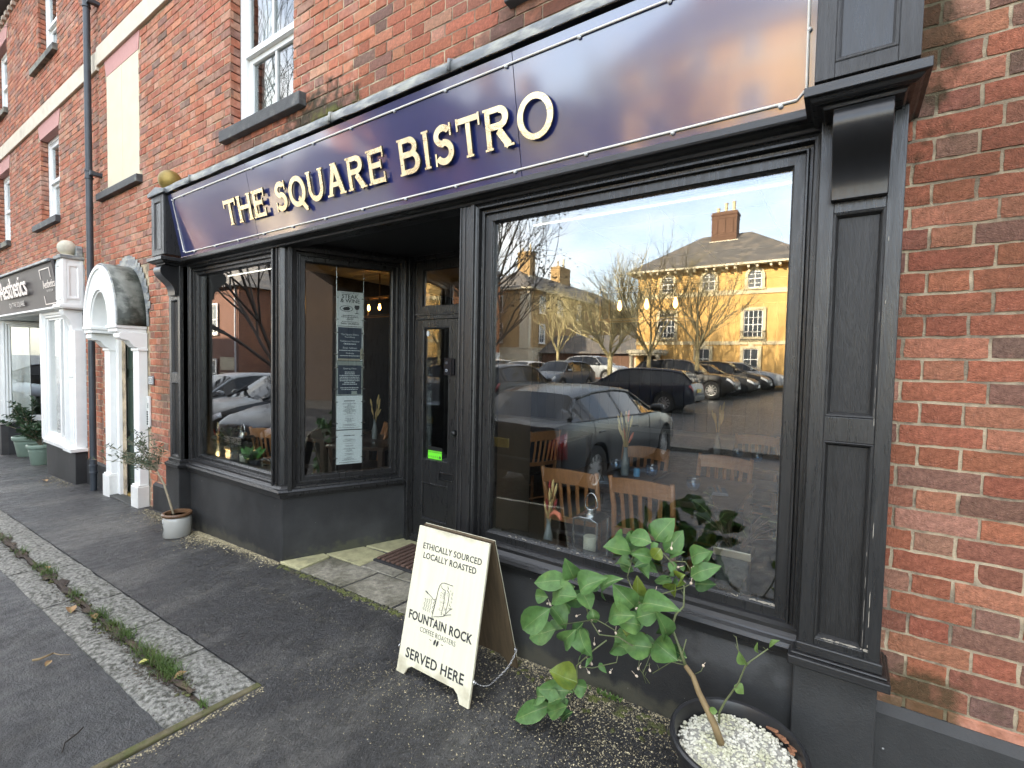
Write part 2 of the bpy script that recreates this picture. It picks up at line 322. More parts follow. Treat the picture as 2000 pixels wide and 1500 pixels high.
# entrance paving
pave = struct(bpy.data.objects.new('entrance_paving', None)); C.objects.link(pave); ORG[pave] = Vector((0, 0, 0))
bd = MB(); bd.add([(x, y, -.062+.02*(x+2.8)) for x, y in ((-3.66, -.11), (-1.7, -.13), (-1.9, 1.0), (-3.3, 1.0))], [(0, 1, 2, 3)]); bd.build('paving_bed', soil, pave)
def slab(poly, m, t=.035, dz=0):
    b = MB(); zz = lambda x: -.046+.02*(x+2.8)+dz
    b.prism(poly, lambda x, y, t_: (x, y, zz(x)+t_), -t, .0); b.build('paving_slab', m, pave, bev=.006)
J = .012
slab([(-3.60, -.10), (-3.34, -.095), (-3.375, .19), (-3.47, .20)], slaby, dz=.004)
slab([(-3.34+J, -.095), (-2.84, -.095), (-2.82, .21), (-3.36+J, .195)], slabm)
slab([(-2.84+J*1.5, -.095), (-2.32, -.11), (-2.30, .23), (-2.82+J*1.5, .21)], slabm, dz=-.003)
slab([(-2.32+J*1.5, -.11), (-1.75, -.13), (-1.78, .23), (-2.30+J*1.5, .23)], slabm)
slab([(-3.46, .215), (-3.03, .215), (-3.04, .50), (-3.34, .50)], slaby, dz=-.002)
slab([(-3.03+J, .215), (-2.66, .225), (-2.67, .55), (-3.04+J, .55)], slabm)
slab([(-2.66+J, .225), (-2.1, .24), (-2.1, .56), (-2.67+J, .55)], slabm)
slab([(-2.1+J, .24), (-1.80, .245), (-1.88, .56), (-2.1+J, .56)], slabm)
slab([(-3.33, .515), (-2.67, .565), (-2.67, .86), (-3.2, .86)], slaby, dz=.002)
slab([(-2.67+J, .565), (-2.0, .575), (-2.0, .86), (-2.67+J, .86)], slabm)

# ---------------------------------------------------------------- brickwork
BC = [((.40, .135, .078), 5), ((.36, .118, .070), 5), ((.44, .175, .105), 3), ((.33, .125, .085), 3), ((.43, .21, .145), 1.6), ((.25, .125, .092), 1.4), ((.195, .11, .088), .5), ((.26, .13, .10), 2)]
def bcol(header):
    ws = [w_*(1.8 if (header and c[0] < .2) else 1) for c, w_ in BC]
    c = rnd.choices([c for c, _ in BC], ws)[0]; k = rnd.uniform(.86, 1.14); g = (c[0]+c[1]+c[2])/3; c = tuple(q*.95+g*.05 for q in c)
    return (c[0]*k, c[1]*k*rnd.uniform(.95, 1.06), c[2]*k*.93, 1)
def courses(x0, x1, z0, z1, holes, zref=1.2, stretch=.215, head=.1025, jt=.010, ch=.075):
    """Flemish bond: (x0, x1, z0, z1, header?) of every brick"""
    out = []; k = math.floor((z0-zref)/ch)
    while zref+k*ch < z1:
        za, zb = zref+k*ch+jt/2, zref+(k+1)*ch-jt/2
        per = stretch+head+2*jt; xx = math.floor(x0/per)*per-(per/2 if k % 2 else 0)-per
        while xx < x1:
            for ln, hd in ((stretch, False), (head, True)):
                segs = [(max(xx, x0), min(xx+ln, x1))]; zz0, zz1 = max(za, z0), min(zb, z1)
                for (hx0, hx1, hz0, hz1) in holes:
                    if zz0 < hz1-.012 and zz1 > hz0+.012:
                        ns = []
                        for a, b in segs:
                            if b <= hx0 or a >= hx1: ns.append((a, b))
                            else:
                                if a < hx0: ns.append((a, hx0))
                                if b > hx1: ns.append((hx1, b))
                        segs = ns
                for a, b in segs:
                    if b-a > .022 and zz1-zz0 > .02: out.append((a, b, zz0, zz1, hd))
                xx += ln+jt
        k += 1
    return out
def brick_block(b, cols, F, x0, x1, z0, z1, col, proud, j=.0025, dep=.03):
    r = lambda: rnd.uniform(-j, j)
    c = .004
    vs = [F(x0+r(), -dep, z0+r()), F(x1+r(), -dep, z0+r()), F(x1+r(), -dep, z1+r()), F(x0+r(), -dep, z1+r()),
          F(x0+r(), proud-c, z0+r()), F(x1+r(), proud-c, z0+r()), F(x1+r(), proud-c, z1+r()), F(x0+r(), proud-c, z1+r()),
          F(x0+c+r(), proud, z0+c+r()), F(x1-c+r(), proud, z0+c+r()), F(x1-c+r(), proud, z1-c+r()), F(x0+c+r(), proud, z1-c+r())]
    fs = [(i, (i+1) % 4, 4+(i+1) % 4, 4+i) for i in range(4)]+[(4+i, 4+(i+1) % 4, 8+(i+1) % 4, 8+i) for i in range(4)]+[(8, 9, 10, 11)]
    b.add(vs, fs); cols += [col]*12
def build_bricks(name, b, cols, m, parent):
    o = b.build(name, m, parent); a = o.data.color_attributes.new('bcol', 'FLOAT_COLOR', 'POINT')
    a.data.foreach_set('color', [x for c in cols for x in c]); return stuff(o)
def brick_mesh(ln, h, seed):
    """a single hand made brick, its face towards -Y, centred on its own front"""
    r = random.Random(seed); nx, nz_ = (7, 3) if ln > .15 else (4, 3); g = []
    for i in range(nx+1):
        for k in range(nz_+1):
            e = (i in (0, nx)) or (k in (0, nz_)); cr = (i in (0, nx)) and (k in (0, nz_))
            g.append((-ln/2+ln*i/nx+r.uniform(-.002, .002), (.0018 if e else 0)+(.0006 if cr else 0)+r.uniform(-.0013, .0013), -h/2+h*k/nz_+r.uniform(-.002, .002)))
    m = nz_+1; fs = [(i*m+k, (i+1)*m+k, (i+1)*m+k+1, i*m+k+1) for i in range(nx) for k in range(nz_)]
    ring = [i*m for i in range(nx+1)]+[nx*m+k for k in range(1, m)]+[i*m+nz_ for i in range(nx-1, -1, -1)]+[k for k in range(nz_-1, 0, -1)]
    q = len(g); g += [(g[i][0], .035, g[i][2]) for i in ring]
    fs += [(ring[a], ring[(a+1) % len(ring)], q+(a+1) % len(ring), q+a) for a in range(len(ring))]
    me = bpy.data.meshes.new('brick'); me.from_pydata(g, [], fs); me.materials.append(brick_o)
    bm = bmesh.new(); bm.from_mesh(me); bmesh.ops.recalc_face_normals(bm, faces=bm.faces)
    for f in bm.faces: f.smooth = True
    bm.to_mesh(me); bm.free()
    try: me.set_sharp_from_angle(angle=R_(60))
    except Exception: pass
    return me
BM = {}
def lay_brick(parent, x0, x1, z0, z1, proud, hd):
    ln = round((x1-x0)/.02)*.02; ln = x1-x0 if abs(ln-(x1-x0)) > .011 else ln
    key = ('s' if abs(x1-x0-.215) < .004 else 'h' if abs(x1-x0-.1025) < .004 else round(x1-x0, 3), rnd.randrange(9))
    if abs(z1-z0-.065) > .004: key += (round(z1-z0, 3),)
    if key not in BM: BM[key] = brick_mesh(x1-x0, z1-z0, len(BM)+5)
    o = bpy.data.objects.new('brick', BM[key]); C.objects.link(o); o.parent = parent
    o0 = ORG.get(parent, Vector((0, 0, 0))); o.location = Vector(((x0+x1)/2, -proud, (z0+z1)/2))-o0
    o.rotation_euler = (rnd.uniform(-.008, .008), rnd.uniform(-.008, .008), rnd.uniform(-.008, .008)); o.color = bcol(hd); ORG[o] = o0
def wall_sheet(b, x0, x1, z0, z1, holes, y, F=FX):
    xs = sorted({x0, x1, *[min(max(h[i], x0), x1) for h in holes for i in (0, 1)]}); zs = sorted({z0, z1, *[min(max(h[i], z0), z1) for h in holes for i in (2, 3)]})
    for a, c in zip(xs, xs[1:]):
        for d, e in zip(zs, zs[1:]):
            mx_, mz = (a+c)/2, (d+e)/2
            if c-a > 1e-5 and e-d > 1e-5 and not any(h[0] < mx_ < h[1] and h[2] < mz < h[3] for h in holes):
                b.add([F(a, y, d), F(c, y, d), F(c, y, e), F(a, y, e)], [(0, 1, 2, 3)])

def sash(bld, x0, x1, z0, z1, rail, dpt=.09, cols=2, bars=True, slabel=None):
    """sliding sash window standing back in its opening: frame > sashes, panes"""
    w_ = MB(); y = -dpt
    w_.frame(FX, x0, x1, z0, z1, [(0, y-.06), (0, y), (.055, y), (.055, y-.012), (.07, y-.012), (.07, y-.06)])
    win = w_.build('window', white, bld, bev=.002)
    up = MB(); a, c = x0+.07, x1-.07
    up.frame(FX, a, c, rail-.02, z1-.07, [(0, y-.055), (0, y-.015), (.045, y-.015), (.05, y-.03), (.05, y-.055)])
    mid = [(a+c)/2] if cols == 2 else []
    for m_ in mid: up.box(m_-.012, m_+.012, -(y-.02), -(y-.05), rail+.03, z1-.12)
    up.box(a-.004, c+.004, -(y-.008), -(y-.05), rail-.022, rail+.028)
    up.build('upper_sash', white, win, bev=.002)
    lo = MB()
    lo.frame(FX, a, c, z0+.07, rail-.02, [(0, y-.085), (0, y-.045), (.045, y-.045), (.05, y-.06), (.05, y-.085)])
    for m_ in mid: lo.box(m_-.012, m_+.012, -(y-.05), -(y-.08), z0+.12, rail-.07)
    lo.build('lower_sash', white, win, bev=.002)
    for q, (pa, pc, d) in enumerate(((rail+.03, z1-.12, .035), (z0+.12, rail-.07, .065))):
        for ax, cx in ([(a+.05, mid[0]-.012), (mid[0]+.012, c-.05)] if mid else [(a+.05, c-.05)]):
            g = MB(); g.box(ax-.003, cx+.003, -(y-d), -(y-d)+.004, pa-.003, pc+.003); g.build('pane', glass_u, win)
    # the room behind: curtain and dark
    cu = MB(); n = 16
    cw = (x1-x0)*.27
    for side in (x0+.06, x1-.06-cw):
        cu.add([(side+cw*i/n, dpt+.16+.02*math.sin(i*2.1), z) for i in range(n+1) for z in (z0, z1)], [(2*i, 2*i+2, 2*i+3, 2*i+1) for i in range(n)])
    cu.build('curtain', mat('net_curtain', (.6, .6, .56), rough=.9), win, smooth=True)
    rb = MB(); rb.add([FX(x0-.3, -1.4, z0-.3), FX(x1+.3, -1.4, z0-.3), FX(x1+.3, -1.4, z1+.3), FX(x0-.3, -1.4, z1+.3), FX(x0-.3, y-.09, z0-.3), FX(x1+.3, y-.09, z0-.3), FX(x1+.3, y-.09, z1+.3), FX(x0-.3, y-.09, z1+.3)],
                   [(0, 1, 2, 3), (0, 1, 5, 4), (1, 2, 6, 5), (2, 3, 7, 6), (3, 0, 4, 7)]); rb.build('room', mat('room_wall', (.11, .105, .095), rough=.9), win)
    return win
def reveal(b, cols, x0, x1, z0, z1, dep=.092, zref=1.2):
    """brick jambs and soffit of an opening"""
    k = math.floor((z0-zref)/.075)
    while zref+k*.075 < z1:
        za, zb = max(z0, zref+k*.075+.005), min(z1, zref+(k+1)*.075-.005)
        if zb-za > .02:
            for xx, sg in ((x0, 1), (x1, -1)):
                brick_block(b, cols, lambda u, d, z, xx=xx, sg=sg: (xx+sg*(d-.003), u, z), .006, dep, za, zb, bcol(k % 2 == 0), 0., j=.0015)
        k += 1
def mould_sill(b, x0, x1, z0, z1, d0=.06):
    b.prism([(-.09, z0), (d0, z0), (d0, z1-.012), (-.09, z1+.006)], lambda d, z, t: (t, -d, z), x0, x1)

# the bistro's house and the house to its left: one brick front each
W1 = [(-4.563, -3.592, 3.53, 4.87), (-1.47, -.50, 3.53, 4.87)]
bld = thing('brick_house', 'red brick house over the black shopfront, white sash window above its fascia', 'house', (-1, 0, 0))
holes1 = [(-5.46, .125, -1, 3.055)]+W1+[(-4.66, -3.49, 4.87, 5.13), (-1.57, -.4, 4.87, 5.13), (-8, 2, 5.12, 5.34), (-7.588, -6.60, 3.55, 4.92), (-7.651, -6.545, 4.92, 5.13), (-7.82, -6.52, 3.455, 3.55), (-7.50, -6.38, -1, 2.52)]
sh = MB(); wall_sheet(sh, -7.86, 3.0, -.5, 8.8, [(-5.46, .125, -1, 3.055), *W1, (-7.588, -6.60, 3.55, 4.92), (-7.1, -6.6, -.3, 2.0)], -.0045)
wl = sh.build('brick_wall', mortar, bld)
allb = courses(-7.86, 1.2, -.3, 7.6, holes1)
def near(q): return (Vector(((q[0]+q[1])/2, 0, (q[2]+q[3])/2))-CAM).length
def inview(q): return (q[0] < .72 and q[2] > .28 and q[3] < 3.05 and q[1] > .12) or (q[1] < .125 and q[2] > 3.0 and q[3] < 3.5+max(0, -q[0]-1)*.42)
vis = sorted([q for q in allb if inview(q) and not (q[2] < .31 and q[0] > .1)], key=near)
lone = set(vis[:296])
bb = MB(); cols = []
for q in allb:
    x0, x1, z0, z1, hd = q; pr = rnd.uniform(-.0015, .0035)
    if q in lone: lay_brick(wl, x0, x1, z0, z1, pr, hd)
    else: brick_block(bb, cols, FX, x0, x1, z0, z1, bcol(hd), pr)
for (a, c, d, e) in W1: reveal(bb, cols, a, c, d, e)
build_bricks('brickwork', bb, cols, brick_a, wl)
for x0, x1 in ((-4.66, -3.49), (-1.57, -.4)):
    pk = MB(); pk.prism([(x0+.09, 4.87), (x1-.09, 4.87), (x1, 5.12), (x0, 5.12)], FXP := (lambda u, z, t: (u, t, z)), -.004, .09); pk.build('flat_arch', pink, bld)
for (x0, x1, z0, z1) in W1:
    sb = MB(); mould_sill(sb, x0-.09, x1+.17 if x0 < -3 else x1+.1, 3.425, 3.535); sb.build('window_sill', sillm, bld, bev=.006)
    sash(bld, x0, x1, z0+.006, z1, 4.2)
sc = MB(); sc.box(-7.84, 2.9, -.032, .05, 5.12, 5.34); sc.build('string_course', stone, bld, bev=.006)
bk = MB(); bk.box(-7.588, -7.10, -.002, .05, 3.545, 4.92); bk.box(-7.094, -6.60, -.001, .05, 3.545, 4.92); bk.build('blind_window_panel', cream, bld, bev=.003)
pk = MB(); pk.prism([(-7.588, 4.92), (-6.60, 4.92), (-6.55, 5.12), (-7.651, 5.12)], FXP, -.004, .06); pk.build('flat_arch', pink, bld)
sb = MB(); mould_sill(sb, -7.82, -6.52, 3.455, 3.55); sb.build('window_sill', sillm, bld, bev=.006)
pl = MB(); pl.prism([(.02, -.5), (.03, .305), (.004, .335), (-.03, .335), (-.03, -.5)], lambda d, z, t: (t, -d, z), .137, 3.0); pl.build('plinth', riserm, bld)
pl = MB(); pl.prism([(.025, -.5), (.025, .115), (.0, .14), (-.03, .14), (-.03, -.5)], lambda d, z, t: (t, -d, z), -6.25, -5.46)
pl.build('plinth', riserm, bld); pl = MB(); pl.prism([(.025, -.5), (.025, .10), (.0, .12), (-.03, .12), (-.03, -.5)], lambda d, z, t: (t, -d, z), -8.45, -7.58); pl.build('plinth', riserm, bld)
ms = MB(); ms.box(-7.86, 3.0, .32, 9.0, 3.0, 9.6); ms.add([(-7.86, -.3, 8.8), (3.2, -.3, 8.8), (3.2, 4.6, 11.6), (-7.86, 4.6, 11.6), (-7.86, 9.3, 8.8), (3.2, 9.3, 8.8)], [(0, 1, 2, 3), (3, 2, 5, 4), (0, 3, 4), (1, 5, 2)])
ms.build('roof', mat('roof_slate', (.07, .07, .075), rough=.7, var=.3, vs=8), bld)

nb = thing('brick_house', 'red brick house on the far left with four white sash windows above the white shopfront', 'house', (-11, 0, 0))
W2 = [(-10.50, -9.55, 3.56, 4.85), (-13.45, -12.5, 3.56, 4.85), (-10.50, -9.55, 5.99, 7.15), (-13.45, -12.5, 5.9, 7.1)]
holes2 = W2+[(-10.62, -9.45, 4.85, 5.10), (-13.57, -12.4, 4.85, 5.10), (-10.62, -9.45, 7.15, 7.4), (-13.57, -12.4, 7.1, 7.35), (-27, -7, 5.08, 5.31), (-14.6, -8.5, -1, 2.9)]
sh = MB(); wall_sheet(sh, -26, -7.86, -.9, 7.6, [*W2, (-14.6, -8.5, -1, 2.75)], -.0045); wl2 = sh.build('brick_wall', mortar, nb)
bb = MB(); cols = []
for (x0, x1, z0, z1, hd) in courses(-26, -7.87, -.5, 7.5, holes2, zref=1.17): brick_block(bb, cols, FX, x0, x1, z0, z1, bcol(hd), rnd.uniform(-.0015, .0035))
for (a, c, d, e) in W2: reveal(bb, cols, a, c, d, e, zref=1.17)
for k in range(30):                                                  # dentil course under the eaves
    brick_block(bb, cols, FX, -8.2-k*.225-.11, -8.2-k*.225, 7.40, 7.47, (.5, .42, .34, 1), .05)
build_bricks('brickwork', bb, cols, brick_a, wl2)
for x0, x1, z0 in ((-10.62, -9.45, 4.85), (-13.57, -12.4, 4.85), (-10.62, -9.45, 7.15), (-13.57, -12.4, 7.1)):
    pk = MB(); pk.prism([(x0+.11, z0), (x1-.09, z0), (x1, z0+.245), (x0, z0+.245)], FXP, -.004, .09); pk.build('flat_arch', pink, nb)
for (x0, x1, z0, z1) in W2:
    sb = MB(); mould_sill(sb, x0-.28, x1+.03, z0-.1, z0+.005); sb.build('window_sill', sillm if z0 < 5 and x0 > -12 else sillw, nb, bev=.006); sash(nb, x0, x1, z0+.006, z1, z0+(z1-z0)*.5)
sc = MB(); sc.box(-26, -7.845, -.032, .05, 5.075, 5.30); sc.build('string_course', stone, nb, bev=.006)
ev = MB(); ev.box(-26, -7.9, -.16, .2, 7.56, 7.68); ev.box(-26, -7.9, -.26, -.13, 7.66, 7.76); ev.build('gutter', pipem, nb, bev=.02)
ms = MB(); ms.box(-26, -7.86, .32, 9.0, 3.0, 7.6); ms.add([(-26, -.2, 7.6), (-7.86, -.2, 7.6), (-7.86, 4.6, 10.4), (-26, 4.6, 10.4), (-26, 9.3, 7.6), (-7.86, 9.3, 7.6)], [(0, 1, 2, 3), (3, 2, 5, 4), (0, 3, 4), (1, 5, 2)])
ms.build('roof', MATS['roof_slate'], nb)
# ---------------------------------------------------------------- the black shopfront
sf = thing('shopfront', 'black timber shopfront with navy fascia and gilt letters under the brick wall', 'shopfront', (-2.6, 0, 0))
# stall risers
b = MB(); b.prism([(-5.19, -.09), (-3.60, -.082), (-3.165, .90), (-3.30, .95), (-3.72, .08), (-5.19, .08)], lambda x, y, t: (x, y, t), -.4, .455); b.build('stall_riser', riserm, sf, bev=.006)
b = MB(); b.prism([(.05, -.12), (-1.70, -.09), (-1.70, .08), (.05, .08)], lambda x, y, t: (x, y+(.03 if x > 0 and y < 0 else 0), t), -.3, .45); b.box(-.115, .137, -.122, .05, -.3, .48); b.build('stall_riser', riserm, sf, bev=.005)
b = MB(); b.box(-5.46, -5.17, -.19, .02, -.4, .478); b.build('pier_base', riserm, sf, bev=.006)
# sills running along left window and splay, and along the right window
SP = [(-.06, .44), (.028, .44), (.032, .470), (.050, .476), (.055, .492), (.048, .508), (.030, .514), (.026, .520), (.010, .532), (.010, .548), (-.01, .556), (-.06, .56)]
def sill_run(path, name, kill=()):
    b = MB(); n = len(path); P = [Vector(p) for p in path]; vs = []
    for i, p in enumerate(P):
        ds = [(P[i]-P[i-1]).normalized()] if i else []
        if i < n-1: ds.append((P[i+1]-P[i]).normalized())
        ns = [Vector((d.y, -d.x)) for d in ds]; nv = sum(ns, Vector((0, 0)))/len(ns); nv = nv/nv.length_squared
        vs += [(p.x+nv.x*o, p.y+nv.y*o, z) for o, z in SP]
    m = len(SP); fs = [(i*m+j, (i+1)*m+j, (i+1)*m+j+1, i*m+j+1) for i in range(n-1) for j in range(m-1)]
    fs += [tuple(range(m)), tuple(range((n-1)*m, n*m))[::-1]]
    b.add(vs, fs); return b.build(name, blackh, sf)
sill_run([(-5.19, -.09), (-3.60, -.082), (-3.20, .82)], 'window_sill')
sill_run([(-1.72, -.088), (-.09, -.088)], 'window_sill')
# window frames
WP = [(-.0, -.02), (0, .11), (.020, .11), (.022, .098), (.030, .092), (.040, .092), (.044, .062), (.056, .060), (.058, .074), (.066, .074), (.068, .055), (.106, .055), (.108, .046), (.112, .044), (.114, .018), (.114, -.02)]
def shop_window(F, u0, u1, z0, z1, prof, gd, name='window_frame', pane='pane'):
    w_ = MB(); w_.frame(F, u0, u1, z0, z1, prof); fr = w_.build(name, black, sf, bev=.0015, seg=1)
    ins = prof[-1][0]; g = MB(); g.box(u0+ins-.008, u1-ins+.008, gd, gd+.006, z0+ins-.008, z1-ins+.008, F=F); g.build(pane, glass, fr)
    return fr
fr_r = shop_window(FX, -1.715, -.083, .488, 2.405, WP, .022)
WL = [(0, -.02), (0, .105), (.020, .105), (.022, .094), (.036, .088), (.04, .06), (.056, .060), (.058, .074), (.07, .074), (.072, .055), (.098, .055), (.102, .044), (.108, .02), (.108, -.02)]
fr_l = shop_window(FX, -5.18, -3.70, .492, 2.402, WL, .022)
WS = [(0, -.05), (0, .055), (.03, .055), (.034, .04), (.06, .036), (.064, .01), (.078, .01), (.08, .022), (.092, .022), (.094, .006), (.128, .006), (.132, -.006), (.138, -.02), (.138, -.05)]
fr_s = shop_window(FS, .028, .985, .465, 2.432, WS, -.018)
WT = [(0, -.05), (0, .03), (.05, .03), (.055, .0), (.09, .0), (.095, -.02), (.095, -.05)]
b = MB(); b.box(.0, .93, -.05, .0, -.1, 2.43, F=FT); b.frame(FT, .06, .87, .55, 2.36, [(0, .0), (0, .025), (.05, .025), (.055, .012), (.075, .01), (.08, .001)]); b.box(.0, .93, -.0, .03, -.1, .5, F=FT); b.build('return_panel', black, sf, bev=.002)
b = MB(); b.box(.0, .93, -.075, -.051, -.05, 2.43, F=FT); b.build('return_lining', mat('lining_brown', (.16, .12, .085), rough=.7, var=.15), sf)
b = MB(); b.box(-1.80, -1.717, -.03, .102, -.06, 2.405, F=FX); b.box(-1.795, -1.785, .10, .108, -.06, 2.40, F=FX); b.box(-1.765, -1.757, .10, .107, -.06, 2.40, F=FX); b.build('entrance_post', black, sf, bev=.006)
b = MB(); b.prism([(-3.695, .02), (-3.695, -.088), (-3.612, -.095), (-3.585, -.072), (-3.568, -.02), (-3.60, .02)], lambda x, y, t: (x, y, t), .50, 2.43); b.box(-3.66, -3.65, -.101, -.09, .5, 2.4); b.build('corner_post', black, sf, bev=.004)
b = MB(); b.box(.985, 1.04, -.05, .06, -.2, 2.44, F=FS); b.build('corner_post', black, sf, bev=.004)
# soffit of the entrance and ceiling over the windows
b = MB(); b.prism([(-5.2, -.10), (-1.70, -.10), (-.1, -.10), (-.1, .05), (-1.72, .05), (-1.95, .93), (-3.12, .93), (-3.62, .05), (-5.2, .05)], lambda x, y, t: (x, y, t), 2.435, 2.47); b.build('entrance_soffit', mat('soffit_black', (.012, .012, .013), rough=.5, var=.2), sf)
# the door screen at the back of the recess
b = MB(); b.frame(FD, -3.19, -2.0, -.06, 2.47, [(0, -.04), (0, .045), (.035, .045), (.037, .03), (.065, .028), (.069, .008), (.088, .008), (.09, -.04)]); b.box(-3.1, -2.09, -.04, .03, 1.892, 1.945, F=FD); b.box(-3.1, -2.09, .028, .042, 1.925, 1.94, F=FD); b.build('door_frame', black, sf, bev=.002)
b = MB(); b.frame(FD, -3.10, -2.09, 1.945, 2.38, [(0, -.03), (0, .016), (.062, .016), (.068, -.005), (.068, -.03)]); fl_ = b.build('fanlight', black, sf, bev=.002)
g = MB(); g.box(-3.04, -2.15, -.012, -.006, 2.0, 2.32, F=FD); g.build('pane', glass, fl_)
for dx, mirror in ((0, False), (0, True)):
    q = (lambda u, d, z: FD(u, d, z)) if not mirror else (lambda u, d, z: FD(-5.19-u, d, z))
    b = MB(); u0, u1 = -3.10, -2.60
    b.box(u0, -3.022, -.03, .014, -.04, 1.89, F=q); b.box(-2.715, -2.645, -.03, .014, -.04, 1.89, F=q); b.box(-2.645, -2.598, -.03, .024, -.04, 1.89, F=q)
    b.box(-3.022, -2.715, -.03, .0138, 1.825, 1.89, F=q); b.box(-3.022, -2.715, -.03, .0138, .485, .678, F=q); b.box(-3.022, -2.715, -.03, .0138, -.04, .155, F=q)
    b.box(-3.022, -2.715, -.03, .0005, .155, .485, F=q)
    b.frame(q, -3.022, -2.715, .155, .485, [(0, .0142), (.004, .018), (.012, .016), (.02, .001)])
    b.frame(q, -3.022, -2.715, .678, 1.825, [(0, .0142), (.003, .017), (.010, .015), (.016, -.006)])
    dr = b.build('door', black, sf, bev=.0015, seg=1)
    g = MB(); g.box(-3.018, -2.719, -.014, -.008, .682, 1.821, F=q); g.build('pane', glass, dr)
    if not mirror:
        b = MB(); b.frame(q, -2.812, -2.648, .528, .603, [(0, .012), (.002, .024), (.012, .026), (.014, .02)]); b.box(-2.80, -2.66, .012, .018, .54, .592, F=q); b.build('letterbox', mat('black_plastic', (.01, .01, .01), rough=.25), dr, bev=.002)
        b = MB(); b.ball(FD(-2.62, .05, .95), .028, 16, 8); b.tube([FD(-2.62, .02, .95), FD(-2.62, .05, .95)], .012, 10); b.build('handle', darkmetal, dr, smooth=True)
b = MB(); b.box(-2.752, -2.668, .014, .042, 1.422, 1.565, F=FD); b.box(-2.664, -2.648, .014, .036, 1.425, 1.56, F=FD); b.lathe([(.012, 0), (.012, .003)], (0, 0, 0), 16, 1)
bv = len(b.v); b.v[-32:] = [FD(-2.722+v[0], .042+v[2], 1.462+v[1]) for v in b.v[-32:]]
b.lathe([(.0085, .003), (.0085, .0045)], (0, 0, 0), 16, 2); b.v[-32:] = [FD(-2.722+v[0], .042+v[2], 1.462+v[1]) for v in b.v[-32:]]
b.box(-2.732, -2.712, .042, .0435, 1.515, 1.535, 3, F=FD)
b.build('doorbell', [mat('bell_black', (.012, .012, .014), rough=.2), mat('bell_button', (.6, .6, .62), rough=.3), mat('bell_ring', (.05, .06, .08), rough=.3), mat('bell_lens', (.10, .10, .11), rough=.1)], sf, bev=.002, seg=1)
# head moulding under the fascia
b = MB(); b.prism([(.0, 2.385), (.112, 2.385), (.118, 2.398), (.135, 2.402), (.150, 2.409), (.172, 2.411), (.176, 2.420), (.176, 2.446), (.160, 2.452), (.0, 2.452)], lambda d, z, t: (t, -d, z), -5.16, -.095); b.build('architrave', blackh, sf, bev=.002)
# canted fascia
FA, FB = Vector((.163, 2.446)), Vector((.273, 2.990)); FU = (FB-FA).normalized(); FN = Vector((FU.y, -FU.x))
def FF(u, d, h): return (u, -(FA.x+FU.x*h+FN.x*d), FA.y+FU.y*h+FN.y*d)    # u along, d off the board, h up the board
HB = (FB-FA).length
for xa, xb in ((-5.16, -3.79), (-3.786, -1.352), (-1.348, -.12)):
    b = MB(); b.box(xa, xb, -.03, .0, 0, HB, F=FF); b.build('fascia_board', navy, sf)
b = MB()
h0, h1, xl, xr, tw = .038, .508, -5.055, -.150, .0055
path = [(xl+.03, h1), (xl, h1-.03), (xl, h0+.03), (xl+.03, h0), (xr-.03, h0), (xr, h0+.03), (xr, h1-.03), (xr-.03, h1)]
b.tube([FF(u, .005, h) for u, h in path], tw, 6, closed=True); b.build('light_border', trimw, sf, smooth=True)
b = MB()
for i in range(13):
    for h in (h0, h1): b.ball(FF(-4.85+i*.385, .006, h-.006), .0095, 8, 5)
for u in (xl-.004, xr+.004):
    for h in (.05, .25, .50): b.ball(FF(u, .006, h), .008, 8, 5)
b.build('border_clip', mat('clip_plastic', (.6, .6, .57), rough=.4), sf, smooth=True)
